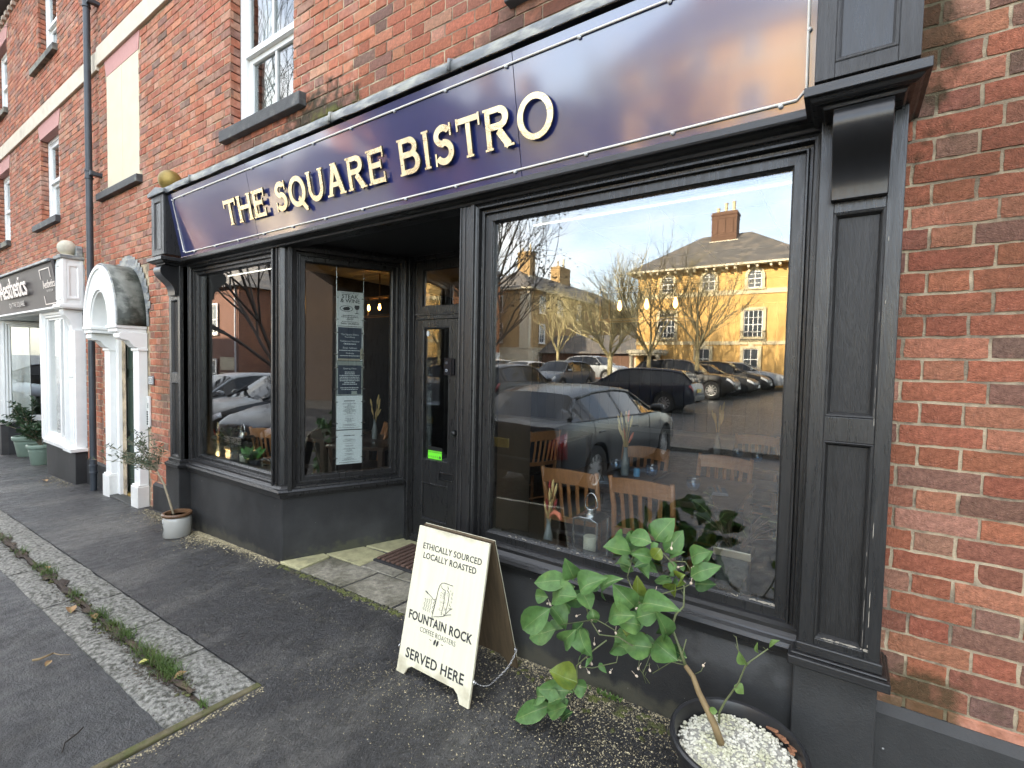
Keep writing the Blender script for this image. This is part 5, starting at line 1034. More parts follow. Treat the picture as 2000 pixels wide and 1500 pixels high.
for p in BUDS:
    b = MB(); b.ball((0, 0, 0), .0048, 8, 5, sz=1.35); b.tube([(0, 0, .004), (.004, .004, .024)], .0009, 4)
    if BUDME is None:
        bo = b.build('flower_bud', budm, None, smooth=True); BUDME = bo.data; bo.parent = lt
    else: bo = bpy.data.objects.new('flower_bud', BUDME); C.objects.link(bo); bo.parent = lt
    bo.location = Vector(p)-ORG[lt]; bo.rotation_euler = (rnd.uniform(-1, 1), rnd.uniform(-1, 1), 0)

# olive in a stoneware crock
ot = thing('potted_olive_tree', 'leaning little olive tree in a grey stoneware crock against the brick corner', 'potted tree', (-5.03, -.26, -.122))
crock = mat('stoneware_glaze', (.43, .43, .39), rough=.25, var=.08, vs=6, coat=.2); crockb = mat('stoneware_brown', (.13, .070, .035), rough=.35, var=.2, vs=14)
b = MB(); b.lathe([(.102, 0), (.112, .010), (.114, .16), (.108, .178), (.103, .186)], (-5.03, -.26, -.121), 36); b.build('crock', crock, ot, smooth=True, auto=50)
b = MB(); b.lathe([(.103, .186), (.117, .192), (.121, .203), (.119, .216), (.108, .221), (.096, .217), (.092, .16), (.0, .155)], (-5.03, -.26, -.121), 36); b.build('crock_rim', crockb, ot, smooth=True, auto=60)
b = MB()
for i in range(120):
    a, r = rnd.uniform(0, 6.3), .088*math.sqrt(rnd.random()); pebble(b, (-5.03+r*math.cos(a), -.26+r*math.sin(a), .045+rnd.uniform(0, .006)), .008)
stuff(b.build('white_pebbles', MATS['white_pebble'], ot))
b = MB()                                                             # printed ring and dots on the crock
def onc(a, z, r=.1142): return (-5.03+r*math.cos(a), -.26+r*math.sin(a), -.121+z)
a0 = -1.85
for rr in (.040, .030):
    pts = [onc(a0+rr/.114*math.cos(6.283*k/24), .085+rr*math.sin(6.283*k/24)) for k in range(24)]; b.tube(pts, .0016, 4, closed=True)
for k in range(9): a = a0-.35+.085*k; b.tube([onc(a, .13+.012*math.sin(k)), onc(a+.03, .134)], .0014, 4); b.tube([onc(a, .032), onc(a+.035, .034)], .0014, 4)
for k in range(4): b.tube([onc(a0-.15+.09*k, .07+.01*(k % 2)), onc(a0-.1+.08*k, .10)], .0013, 4)
b.build('crock_stamp', inkb, ot)
b = MB(); tr = [(-5.08, -.26, .03), (-5.16, -.27, .17), (-5.26, -.28, .33), (-5.35, -.30, .44)]; b.tube(tr, [.011, .010, .009, .007], 8)
olbark = mat('olive_bark', (.24, .20, .13), rough=.8, var=.3, vs=20); b.build('trunk', olbark, ot, smooth=True)
b = MB(); b.tube([(-5.36+.013*math.cos(6.283*k/10), -.30+.013*math.sin(6.283*k/10), .425) for k in range(10)], .004, 6, closed=True); b.build('tree_tie', mat('tan_tie', (.55, .40, .22), rough=.7), ot)
tw = MB(); lf = MB(); top = Vector((-5.35, -.30, .44)); r3 = random.Random(11)
for i in range(30):
    tgt = Vector((-5.62+r3.gauss(0, .20), -.43+r3.gauss(0, .12), .60+r3.gauss(0, .105)))
    mid = top.lerp(tgt, .5)+Vector((r3.uniform(-.04, .04), r3.uniform(-.04, .04), r3.uniform(.0, .05))); pts = [top.lerp(mid, .0), mid, tgt]
    tw.tube(pts, [.0032, .002, .001], 4)
    for k in range(22):
        s = r3.uniform(.25, 1.05); p = (mid.lerp(tgt, (s-.5)*2) if s > .5 else top.lerp(mid, s*2)); d = Vector((r3.uniform(-1, 1), r3.uniform(-1, 1), r3.uniform(-.5, 1))).normalized(); l = r3.uniform(.035, .06)
        q = d.cross(Vector((r3.uniform(-1, 1), r3.uniform(-1, 1), r3.uniform(-1, 1)))).normalized()*.0058
        lf.add([p, p+d*l*.45+q, p+d*l, p+d*l*.45-q], [(0, 1, 2, 3)])
tw.build('branch', olbark, ot); stuff(lf.build('foliage', leafmat('olive_leaf', (.10, .125, .075), (.055, .08, .04), .5), ot))

# two green pots with shrubs by the white shop
def green_pot(x, y, r, h, label, seed, spread):
    z0 = gz(x, y); t = thing('potted_shrub', label, 'potted shrub', (x, y, z0), group='sage green pots by the white shop entrance')
    pm = mat('sage_green_pot', (.21, .28, .215), rough=.45, var=.12, vs=8)
    b = MB(); b.lathe([(r*.66, 0), (r*.70, .01), (r*.88, h*.80), (r*.97, h*.82), (r, h*.86), (r, h*.97), (r*.96, h), (r*.86, h*.98), (r*.82, h*.8), (0, h*.8)], (x, y, z0), 28); b.lathe([(r*.835, h*.66), (r*.865, h*.67), (r*.87, h*.70), (r*.855, h*.71)], (x, y, z0), 28); b.build('pot', pm, t, smooth=True, auto=40)
    rr = random.Random(seed); tw = MB(); lf = MB(); top = Vector((x, y, z0+h*.85)); cz = z0+h+spread*.95
    for i in range(26):
        tgt = Vector((x+rr.gauss(0, spread*.5), y-.03+rr.gauss(0, spread*.42), cz+rr.gauss(0, spread*.36))); mid = top.lerp(tgt, .45)+Vector((0, 0, .05)); tw.tube([top, mid, tgt], [.007, .004, .002], 4)
        for k in range(16):
            p = mid.lerp(tgt, rr.uniform(.35, 1.08)); d = Vector((rr.uniform(-1, 1), rr.uniform(-1, 1), rr.uniform(-.3, 1))).normalized(); l = rr.uniform(.06, .11); q = d.cross(Vector((rr.uniform(-1, 1), rr.uniform(-1, 1), rr.uniform(-1, 1)))).normalized()*l*.2
            lf.add([p, p+d*l*.4+q, p+d*l, p+d*l*.4-q], [(0, 1, 2, 3)])
    tw.build('branch', mat('grey_stem', (.18, .14, .09), rough=.8), t); stuff(lf.build('foliage', leafmat('bay_leaf', (.032, .062, .028), (.06, .10, .035), .35), t))
green_pot(-12.25, .14, .235, .37, 'larger sage green pot with a spreading dark shrub, nearer the white shop doorway', 3, .40)
green_pot(-10.93, .03, .185, .34, 'smaller sage green pot half hidden behind the charcoal corner of the white shop', 8, .22)

# door mat
mt = thing('door_mat', 'dark coir door mat with brown ribs on the entrance paving', 'door mat', (-2.62, .50, -.04))
b = MB(); b.box(-3.02, -2.18, .33, .75, -.044, -.026, F=lambda x, y, z: (x, y, z+.02*(x+2.6))); b.build('mat_edge', mat('mat_rubber', (.018, .017, .017), rough=.8), mt, bev=.006)
cm = mat('mat_coir', (.105, .060, .042), rough=.95, var=.4, vs=60, bump=.8, bs=160)
for i in range(15):
    x0 = -3.0+i*.054; b = MB(); b.box(x0, x0+.036, .35, .73, -.030, -.012, F=lambda x, y, z: (x, y, z+.02*(x+2.6))); b.build('mat_rib', cm, mt, bev=.006)

# ---------------------------------------------------------------- grit, moss, weeds and leaves on the ground
gritm = mat('pale_grit', (.40, .345, .215), rough=.9, var=.5, vs=60)
b = MB(); r4 = random.Random(2)
def tet(b, p, s):
    v = [Vector((r4.uniform(-1, 1), r4.uniform(-1, 1), r4.uniform(-.3, .8)))*s for _ in range(4)]; b.add([p+q for q in v], [(0, 1, 2), (0, 3, 1), (1, 3, 2), (2, 3, 0)])
def grit(b, n, fn, s=(.0025, .006)):
    for _ in range(n):
        x, y = fn(); tet(b, Vector((x, y, gz(x, y)+.001)), r4.uniform(*s))
ex = lambda k: min(.5, r4.expovariate(1/k))
grit(b, 4200, lambda: (r4.uniform(-1.74, .0), -.095-ex(.055)))
grit(b, 1900, lambda: (r4.gauss(-.85, .22), -.14-abs(r4.gauss(0, .13))))
grit(b, 1500, lambda: (r4.gauss(-.75, .3), -.35-abs(r4.gauss(0, .22))), (.002, .0048)); grit(b, 700, lambda: (r4.gauss(-1.5, .25), r4.gauss(-.5, .12)), (.002, .0048)); grit(b, 2000, lambda: (r4.gauss(-.25, .28), -.35-abs(r4.gauss(0, .25))))
grit(b, 900, lambda: (r4.uniform(-1.9, -.4), r4.uniform(-.95, -.2)), (.0015, .0035))
grit(b, 3200, lambda: (r4.uniform(-5.0, -3.6), -.095-ex(.028)), (.003, .008))
grit(b, 1300, lambda: (r4.gauss(-4.75, .17), -.12-ex(.06)), (.004, .010))
grit(b, 900, lambda: (r4.uniform(-6.3, -5.2), -.06-ex(.06)), (.003, .008))
grit(b, 500, lambda: (r4.gauss(-5.7, .2), -.1-ex(.05)), (.004, .009))
grit(b, 700, lambda: (r4.uniform(-3.4, -1.75), -.125-ex(.02)), (.002, .005))
grit(b, 1500, lambda: (r4.uniform(-4.5, 0.2), r4.uniform(-.95, -.15)), (.0012, .0036)); grit(b, 700, lambda: (r4.uniform(-2.2, 0.2), r4.uniform(-1.7, -.6)), (.0012, .0032)); grit(b, 500, lambda: (r4.gauss(-1.95, .22), r4.gauss(-.72, .12)), (.0015, .004))
grit(b, 350, lambda: (r4.gauss(-2.9, .5), r4.gauss(-.42, .02)), (.0012, .0035))
grit(b, 300, lambda: (r4.uniform(-9.5, -8.4), -.15-ex(.08)), (.004, .01))
grit(b, 600, lambda: (-2.235+abs(r4.gauss(0, .02)), r4.uniform(-1.7, -.98)), (.002, .006))
stuff(tag(b.build('gravel', gritm), 'pale yellowish grit washed up along the foot of the shopfront', 'gravel'))
b = MB()
def clump(x, y, r, n, b):
    for _ in range(n):
        a = r4.uniform(0, 6.3); q = r*math.sqrt(r4.random()); pebble_p = Vector((x+q*math.cos(a), y+q*math.sin(a), 0)); pebble_p.z = gz(pebble_p.x, pebble_p.y)+.002
        b.add([pebble_p+Vector((v.x*.012*r4.uniform(.6, 1.3), v.y*.012, v.z*.006)) for v in ICV], ICF)
for _ in range(150): x = r4.uniform(-3.55, -2.2); clump(x, -.118-abs(r4.gauss(0, .014)), .016, 2, b)
for _ in range(60): clump(r4.gauss(-.8, .25), -.13-abs(r4.gauss(0, .05)), .02, 2, b)
for _ in range(60): clump(r4.uniform(-7.5, -2.4), r4.gauss(-1.19, .02), .02, 2, b)
stuff(tag(b.build('moss', mossm), 'low green moss in the joints beside the entrance paving', 'moss'))
b = MB()
for _ in range(60):
    x = r4.uniform(-8.5, -2.38); y = -1.19+r4.gauss(0, .016); n = 9; rr = r4.uniform(.025, .055)
    if _ % 3 == 0: b.add([(x+rr*1.5*math.cos(6.283*k/n)*r4.uniform(.7, 1.2), y+rr*.75*math.sin(6.283*k/n)*r4.uniform(.7, 1.2), gz(x, y)+.0125) for k in range(n)]+[(x, y, gz(x, y)+.0155)], [(k, (k+1) % n, n) for k in range(n)])
n = 90; rib = [(-7.6+5.15*i/n, .012+.034*max(0, mnoise.noise(Vector((i*.17, 3.1, 0))))+.02*mnoise.noise(Vector((i*.9, 1, 0)))) for i in range(n+1)]
b.add([(x, -1.19+sg*max(.006, w_)*(1.15 if sg < 0 else .8)+.004*rnd.uniform(-1, 1), gz(x, -1.19)+(.011 if sg else .0145)) for x, w_ in rib for sg in (-1, 0, 1)], [(3*i+k, 3*i+3+k, 3*i+4+k, 3*i+1+k) for i in range(n) for k in (0, 1)])
b.add([(xx, yy, gz(xx, yy)-.006) for xx in span(-9, -2.27, .5) for yy in (-1.21, -1.17)], [(2*i, 2*i+1, 2*i+3, 2*i+2) for i in range(13)])
grit(b, 4200, lambda: (r4.choice([r4.uniform(-8, -2.4), r4.gauss(-3.4, .4), r4.gauss(-2.75, .12)]), r4.gauss(-1.2, .045)), (.003, .008))
stuff(tag(b.build('soil_debris', soil), 'dark leaf mould collected along the joint of the granite kerbs', 'soil', None))
grassm = mat('grass_blade', (.065, .115, .022), rough=.6, var=.3, vs=12, trans=.25, col2=(.14, .15, .04), c2=(.55, .75), c2s=9)
tufts = [(-5.05, .05, 160), (-4.86, .055, 200), (-4.7, .03, 60), (-4.2, .035, 110), (-4.05, .03, 70), (-3.72, .05, 220), (-3.5, .045, 180), (-3.3, .045, 180), (-3.02, .05, 220), (-2.88, .045, 200), (-2.78, .055, 240), (-2.68, .05, 190), (-2.52, .02, 25), (-2.33, .02, 50), (-5.6, .06, 110), (-6.2, .06, 90)]
b = MB()
for x, r, n in tufts:
    cy = -1.185 if x < -2.4 else -1.20
    for _ in range(int(n*.62)):
        px, py = x+r4.gauss(0, r), cy+r4.gauss(0, r*.42); h_ = r4.uniform(.03, .085)*(1 if r > .03 else .6); d = Vector((r4.gauss(0, .5), r4.gauss(0, .5), 1)).normalized(); sdv = Vector((-d.y, d.x, 0)).normalized()*.0018 if abs(d.x)+abs(d.y) > .01 else Vector((.0018, 0, 0)); p = Vector((px, py, gz(px, py)))
        m_ = p+d*h_*.55; e = p+Vector((d.x*1.7, d.y*1.7, d.z*.85))*h_; b.add([p-sdv, p+sdv, m_+sdv*.8, m_-sdv*.8, e], [(0, 1, 2, 3), (3, 2, 4)])
for _ in range(26):                                                  # tiny weeds at the foot of the wall
    px = r4.gauss(-.86, .05); py = -.13; p = Vector((px, py, 0)); 
    d = Vector((r4.gauss(0, .6), r4.gauss(0, .6), 1)).normalized()*.035; b.add([p, p+d*.6+Vector((.006, 0, 0)), p+d, p+d*.6-Vector((.006, 0, 0))], [(0, 1, 2, 3)])
stuff(tag(b.build('grass', grassm), 'tufts of rough grass growing from the joint of the granite kerbs', 'grass'))
deadm = mat('dead_leaf', (.34, .21, .10), rough=.8, var=.3, vs=30, trans=.1); deady = mat('yellow_leaf', (.45, .42, .12), rough=.6, var=.2, trans=.1)
spots = [((-3.90, -1.28, 0), .10, deadm, 'curled tan dead leaf lying on the granite near the grass tufts, longest of the leaves'), ((-3.68, -1.22, 0), .075, deadm, 'pale brown dead leaf caught between two grass tufts in the kerb joint'),
         ((-2.92, -1.25, 0), .045, deady, 'small yellow leaf on the granite kerb beside the last grass tufts'), ((-3.30, -1.52, 0), .05, deadm, 'brown leaf alone on the parking tarmac below the kerb'),
         ((-2.63, -1.2, 0), .06, deadm, 'orange brown leaf on dirt at the near end of the grass row'), ((-9.15, -.32, 0), .12, deadm, 'long dry leaf blade lying in front of the white shop riser'), ((-4.93, -1.17, 0), .06, deadm, 'tan leaf at the far grass tuft in the kerb joint')]
for (p, l, m, lb) in spots:
    z = gz(p[0], p[1])+.014 if p[1] > -1.36 else gz(p[0], p[1])+.006
    a = rnd.uniform(0, 3.1); o = leaf((p[0], p[1], z), (p[0]+l*math.cos(a), p[1]+l*math.sin(a), z+.006), l*.5, m, None, 'fallen_leaf', up=Vector((.1, .1, 1)), fold=.4, curl=.05); tag(o, lb, 'leaf', 'fallen leaves near the kerb')
b = MB(); b.tube([(-3.44, -1.46, -.072), (-3.425, -1.49, -.068), (-3.42, -1.52, -.068), (-3.43, -1.545, -.065)], [.004, .006, .007, .006], 8); b.tube([(-3.36, -1.41, -.076), (-3.40, -1.445, -.074), (-3.44, -1.46, -.072)], [.0015, .002, .003], 6); tag(b.build('twig', mat('dry_stick', (.30, .22, .12), rough=.85, var=.2), smooth=True), 'short curved tan stick lying on the parking tarmac by the granite', 'twig')
b = MB(); b.tube([(-2.60, -1.55, -.046), (-2.57, -1.58, -.044), (-2.55, -1.62, -.044), (-2.50, -1.64, -.046)], .003, 6); b.tube([(-2.57, -1.58, -.044), (-2.58, -1.60, -.040)], .002, 5); tag(b.build('twig', mat('dark_twig', (.03, .025, .02), rough=.8), smooth=True), 'small dark broken twig on the parking tarmac near the edging strip', 'twig')
# ---------------------------------------------------------------- the dining room behind the glass
IZ = -.05
panelm = mat('dark_wall_panelling', (.022, .024, .030), rough=.55, var=.2, vs=6); brownwall = mat('brown_wall', (.06, .042, .03), rough=.7, var=.2)
room = thing('dining_room', 'dark dining room of the bistro seen through the shop windows, boarded wall and tiled ceiling', 'room', (-2.6, 2, 0))
b = MB(); b.prism([(-5.35, .12), (-3.72, .12), (-3.27, 1.0), (-1.95, 1.0), (-1.68, .12), (.25, .12), (.25, 4.2), (-5.35, 4.2)], lambda x, y, q: (x, y, q), IZ-.1, IZ); fo = b.build('floor', mat('dark_floor_boards', (.05, .033, .022), rough=.4, var=.3, vs=5, stretch=(1, 8, 1)), room)
b = MB(); b.box(-5.35, .25, 4.18, 4.3, IZ, 2.8); b.box(.16, .25, .12, 4.2, IZ, 2.8); b.box(-5.45, -5.35, .0, 4.2, IZ, 2.8); b.build('wall', panelm, room)
BB = None
for i in range(38):
    b = MB(); x0 = -5.3+i*.145; b.box(x0, x0+.137, 4.155, 4.178, IZ+.75, 2.3)
    b.build('wall_board', panelm, room, bev=.004, seg=1)
b = MB(); b.box(-5.35, .2, 4.12, 4.179, .66, .72); b.build('dado_rail', mat('rail_grey', (.10, .10, .10), rough=.4), room)
b = MB(); b.box(-5.35, .25, .12, 4.2, 2.62, 2.7); b.build('ceiling', mat('ceiling_void', (.2, .2, .2), rough=.9), room)
tl = mat('ceiling_tile', (.55, .54, .51), rough=.9, var=.06, vs=30)
for i in range(9):
    for j in range(7):
        b = MB(); x0, y0 = -5.33+i*.61, .14+j*.6; b.box(x0, min(x0+.595, .15), y0, min(y0+.585, 4.14), 2.585, 2.60); b.build('ceiling_tile', tl, room)
b = MB(); b.box(-5.30, -3.74, .085, .30, .455, .50); b.box(-1.70, -.08, .085, .32, .44, .495); b.build('window_ledge', mat('ledge_paint', (.03, .03, .03), rough=.4), room, bev=.005)
b = MB(); b.box(-.10, .0, .09, .25, .5, 2.6); b.box(-1.72, -.05, .085, .11, 2.42, 2.62); b.box(-5.3, -3.7, .085, .11, 2.42, 2.62); b.build('window_lining', mat('lining_black', (.015, .015, .015), rough=.6), room)
for x0, x1, y, z in ((-1.478, -.11, .16, 2.309), (-4.95, -3.75, .16, 2.318)):
    t = thing('light_strip', 'thin dotted white light strip along the top of the %s window' % ('big right' if x0 > -2 else 'small left'), 'light strip', (x0, y, z), group='light strips inside the windows')
    b = MB(); [b.ball((x0+(x1-x0)*i/int((x1-x0)/.012), y, z), .0024, 6, 4) for i in range(int((x1-x0)/.012)+1)]; b.build('glowing_strip', ledm, t)
    b = MB(); b.box(x0, x1, y+.004, y+.016, z-.004, z+.02); b.build('strip_rail', trimw, t)
# chairs
def make_chair():
    t = thing('dining_chair', 'x', 'chair', (0, 0, 0), group='slatted wooden dining chairs in the bistro', local=True)
    b = MB(); b.prism([(-.21, -.19), (.21, -.19), (.22, .22), (-.22, .22)], lambda x, y, q: (x, y, q), .43, .465); b.build('seat', mat('seat_leather', (.03, .022, .02), rough=.45), t, bev=.012)
    for sx in (-1, 1):
        b = MB(); b.tube([(sx*.19, -.21, 0), (sx*.185, -.19, .45), (sx*.185, -.215, .70), (sx*.19, -.27, .90)], [.017, .019, .018, .015], 8); b.build('leg', woodm, t, smooth=True)
        b = MB(); b.tube([(sx*.19, .20, 0), (sx*.19, .19, .43)], [.015, .019], 8); b.build('leg', woodm, t, smooth=True)
    def arcbar(z0, z1, y0, sag, th, w_, dz=0.):
        b = MB(); n = 10; vs = []
        for i in range(n+1):
            s = -1+2*i/n; x = s*w_; y = y0-sag*(1-s*s); zc = dz*(1-s*s)
            vs += [(x, y-th/2, z0+zc), (x, y+th/2, z0+zc), (x, y+th/2-.012, z1+zc*1.5), (x, y-th/2-.012, z1+zc*1.5)]
        b.add(vs, [(4*i+j, 4*i+(j+1) % 4, 4*i+4+(j+1) % 4, 4*i+4+j) for i in range(n) for j in range(4)]+[(0, 1, 2, 3), tuple(4*n+j for j in range(4))]); return b
    arcbar(.795, .885, -.245, .028, .022, .195, .012).build('top_rail', woodm, t, smooth=True, auto=40)
    arcbar(.535, .575, -.20, .02, .018, .182).build('lower_rail', woodm, t, smooth=True, auto=40)
    for k in range(5):
        x = -.115+.0575*k; b = MB(); s = x/.19; b.tube([(x, -.20-.02*(1-s*s), .565), (x, -.222-.03*(1-s*s), .69), (x*1.05, -.246-.026*(1-s*s), .81)], .0135, 4); b.build('slat', woodm, t)
    b = MB()
    for z, y in ((.2, -.2), (.22, .195)): b.tube([(-.19, y, z), (.19, y, z)], .010, 6)
    b.build('stretcher', woodm, t); return t
ch0 = make_chair()
spots = [(-.985, .905, 0, 'slatted wooden chair in the big window, its back nearest the lemon tree'), (-1.47, .88, .06, 'slatted wooden chair beside the lantern, left one of the two near the glass'),
         (-1.36, 1.55, 3.14, 'wooden chair facing the glass on the far side of the table with the dried flowers'), (-.76, 1.56, 3.05, 'wooden chair facing the glass at the right hand table with one tumbler'),
         (-.70, 3.05, 3.2, 'wooden chair far back by the boarded wall at the third table'), (-4.72, .62, .25, 'wooden chair in the small left window behind the green plant'),
         (-4.25, 1.18, 2.5, 'wooden chair behind the hanging menus in the angled window'), (-2.75, 2.2, 1.2, 'wooden chair seen through the glass of the entrance door')]
for i, (x, y, rz, lb) in enumerate(spots):
    o = ch0 if i == 0 else copy_tree(ch0); o.location = (x, y, IZ); o.rotation_euler.z = rz; o['label'] = lb
def make_table():
    t = thing('dining_table', 'x', 'table', (0, 0, 0), group='dark wooden dining tables', local=True)
    b = MB(); b.box(-.30, .30, -.40, .40, .725, .76); b.build('tabletop', tablem, t, bev=.004)
    for sx in (-1, 1):
        for sy in (-1, 1): b = MB(); b.box(sx*.26-.025, sx*.26+.025, sy*.36-.025, sy*.36+.025, 0, .725); b.build('leg', tablem, t)
    return t
tb0 = make_table()
for i, (x, y, rz, lb) in enumerate([(-1.41, 1.24, 0, 'dark table with tumblers and dried flowers, left of the pair behind the big window'), (-.79, 1.24, 0, 'dark table with one tumbler and napkin, right of the pair behind the big window'), (-.62, 2.62, 0, 'dark table at the back by the boarded wall'), (-4.0, 1.15, .4, 'dark table behind the menus in the angled window'), (-4.75, 1.15, .2, 'dark table behind the small left window'), (-2.8, 2.85, 0, 'dark table seen through the entrance door')]):
    o = tb0 if i == 0 else copy_tree(tb0); o.location = (x, y, IZ); o.rotation_euler.z = rz; o['label'] = lb
TZ = IZ+.762
gl_t = glass_mat('tumbler_glass', .12, (.80, .90, 1.0))
def tumbler(x, y, lb, z=TZ):
    b = MB(); b.lathe([(.022, 0), (.036, .012), (.046, .04), (.045, .065), (.040, .085), (.0385, .085), (.043, .062), (.043, .042), (.033, .016), (.0, .010)], (x, y, z), 20)
    o = b.build('tumbler', gl_t, smooth=True); tag(o, lb, 'glass', 'stemless glasses on the tables')
tumbler(-1.45, 1.40, 'stemless glass left of the dried flowers on the left table'); tumbler(-1.16, 1.38, 'stemless glass right of the dried flowers near the table edge'); tumbler(-.80, 1.14, 'stemless glass alone beside a napkin on the right hand table'); tumbler(-.60, 2.5, 'stemless glass on the table by the boarded wall'); tumbler(-4.12, 1.0, 'stemless glass on the table right of the hanging menus'); tumbler(-4.75, 1.35, 'stemless glass left of the hanging menus'); tumbler(-.78, 2.62, 'second stemless glass on the back table, left of the first')
def napkin(x, y, rz, lb):
    t = thing('napkin', lb, 'napkin', (x, y, TZ), group='folded grey napkins with cutlery', local=True, rz=rz)
    b = MB(); b.box(-.055, .055, -.10, .10, .001, .012); b.box(-.052, .052, -.097, .02, .0125, .021); b.build('cloth', mat('grey_linen', (.14, .16, .19), rough=.9, var=.1), t, bev=.004)
    b = MB(); b.box(-.02, -.008, -.09, .09, .0215, .024); b.box(.008, .02, -.09, .09, .0215, .024); b.build('cutlery', steel, t)
napkin(-1.40, 1.00, .5, 'folded napkin at the near edge of the left table'); napkin(-1.28, 1.52, -.6, 'folded napkin at the far edge of the left table'); napkin(-.66, 1.20, .3, 'folded napkin right of the lone tumbler on the right hand table'); napkin(-1.62, .98, .9, 'napkin behind the left chair, at the left table corner')
def vase(x, y, z, s, lb, seed, cols):
    t = thing('flower_vase', lb, 'vase', (x, y, z), group='glass bottles of dried flowers')
    b = MB(); b.lathe([(.024*s, 0), (.026*s, .01*s), (.026*s, .07*s), (.020*s, .10*s), (.013*s, .13*s), (.012*s, .165*s), (.016*s, .17*s)], (x, y, z), 16); b.build('bottle', mat('cut_glass', (.16, .18, .18), rough=.12, bump=.9, bs=60, spec=.9), t, smooth=True)
    rr = random.Random(seed); st = MB(); fw = [MB() for _ in cols]
    for k in range(9):
        a = rr.uniform(0, 6.3); e = Vector((x+rr.uniform(.02, .07)*math.cos(a)*s, y+rr.uniform(.02, .05)*math.sin(a)*s, z+rr.uniform(.25, .40)*s)); st.tube([(x, y, z+.1*s), Vector((x, y, z+.17*s)).lerp(e, .4), e], .0022*s, 4)
        c = k % len(cols); d = (e-Vector((x, y, z+.15*s))).normalized(); fw[c].tube([e-d*.07*s, e-d*.03*s, e], [.004*s, .0085*s, .003*s], 6)
    st.build('stem', mat('straw', (.40, .28, .12), rough=.8), t)
    for f, c in zip(fw, cols): f.build('dried_flower', c, t)
    return t
straw, coral, redf = mat('straw_ear', (.52, .38, .17), rough=.9), mat('coral_tuft', (.60, .17, .10), rough=.9), mat('dark_red_flower', (.22, .02, .02), rough=.8)
v_ = vase(-1.335, .155, .497, 1.0, 'small vase with a curved coral plume on the big window ledge', 4, [straw, straw, redf])
b = MB(); b.tube([(-1.335, .155, .66), (-1.315, .15, .70), (-1.29, .145, .715), (-1.265, .14, .708), (-1.245, .135, .682)], [.004, .009, .013, .014, .008], 8); b.build('coral_plume', coral, v_, smooth=True)
vase(-1.33, 1.28, TZ, 1.25, 'tall vase of straw and coral flowers in the middle of the left table', 9, [straw, coral, straw]); vase(-4.05, 1.2, TZ, 1.2, 'vase of pale dried ears on the table right of the menus', 12, [straw, straw])
vase(-5.16, .16, .50, 1.0, 'vase of dark dried flowers in the left corner of the small window', 15, [straw, redf])
vase(-.95, 2.6, TZ, 1.3, 'vase of thin dried grasses on the back table', 21, [straw, straw])
b = MB(); b.lathe([(.022, 0), (.024, .005), (.024, .055), (.018, .062)], (-1.245, 1.30, TZ), 16); cd_ = b.build('candle', mat('blue_wax', (.10, .30, .50), rough=.5), smooth=True); tag(cd_, 'small blue candle between the glasses on the left table', 'candle')
def lantern(x, y, z, w_, h, lb, ch_=.11):
    t = thing('lantern', lb, 'lantern', (x, y, z), group='steel and glass candle lanterns on the window ledges')
    b = MB(); 
    for sx in (-1, 1):
        for sy in (-1, 1): b.box(x+sx*w_-.004, x+sx*w_+.004, y+sy*w_-.004, y+sy*w_+.004, z, z+h)
    b.box(x-w_-.005, x+w_+.005, y-w_-.005, y+w_+.005, z, z+.008); b.build('frame', steel, t)
    b = MB(); b.prism([(-w_-.010, 0), (w_+.010, 0), (w_*.45, .018), (-w_*.45, .018)], lambda u, q, d: (x+u, y+d, z+h+q), -w_-.010, w_+.010); b.lathe([(w_*.45, .018), (w_*.42, .05), (w_*.25, .055)], (x, y, z+h), 16); b.build('lid', steel, t, bev=.002)
    b = MB(); b.tube([(x-w_*.4, y, z+h+.05)]+[(x-.045*math.cos(math.pi*k/10)*.8, y, z+h+.06+.07*math.sin(math.pi*k/10)) for k in range(11)]+[(x+w_*.4, y, z+h+.05)], .004, 8); b.build('handle', steel, t, smooth=True)
    for dx, dy, ax in ((-w_, 0, 0), (w_, 0, 0), (0, -w_, 1), (0, w_, 1)):
        b = MB(); 
        if ax == 0: b.box(x+dx-.0012, x+dx+.0012, y-w_+.004, y+w_-.004, z+.008, z+h)
        else: b.box(x-w_+.004, x+w_-.004, y+dy-.0012, y+dy+.0012, z+.008, z+h)
        b.build('pane', glass_n, t)
    b = MB(); b.lathe([(.036, 0), (.037, .004), (.037, ch_-.004), (.033, ch_), (.0, ch_-.006)], (x, y, z+.009), 20); cn = b.build('candle', mat('ivory_wax', (.66, .60, .45), rough=.5), t, smooth=True, auto=50)
lantern(-1.085, .17, .496, .068, .225, 'tall steel lantern with an ivory candle on the big window ledge', .115)
lantern(-4.74, .19, .501, .075, .27, 'tall lantern with a candle in the small left window', .10); lantern(-4.15, .17, .501, .075, .14, 'low square lantern at the right end of the small left window', .09)
t = thing('ledge_plant', 'leafy green houseplant between two lanterns in the small left window', 'houseplant', (-4.48, .18, .50))
b = MB(); b.lathe([(.045, 0), (.06, .09), (.058, .09), (.0, .08)], (-4.48, .18, .501), 16); b.build('pot', mat('dark_pot', (.05, .05, .05), rough=.5), t)
hp = leafmat('houseplant_leaf', (.05, .16, .03), (.10, .24, .06), .3)
for k in range(18):
    a = rnd.uniform(0, 6.3); r = rnd.uniform(.08, .17); leaf((-4.48+.02*math.cos(a), .17+.02*math.sin(a), .60), (-4.48+r*math.cos(a), .17+r*.7*math.sin(a), .60+rnd.uniform(.0, .13)), .06, hp, t)
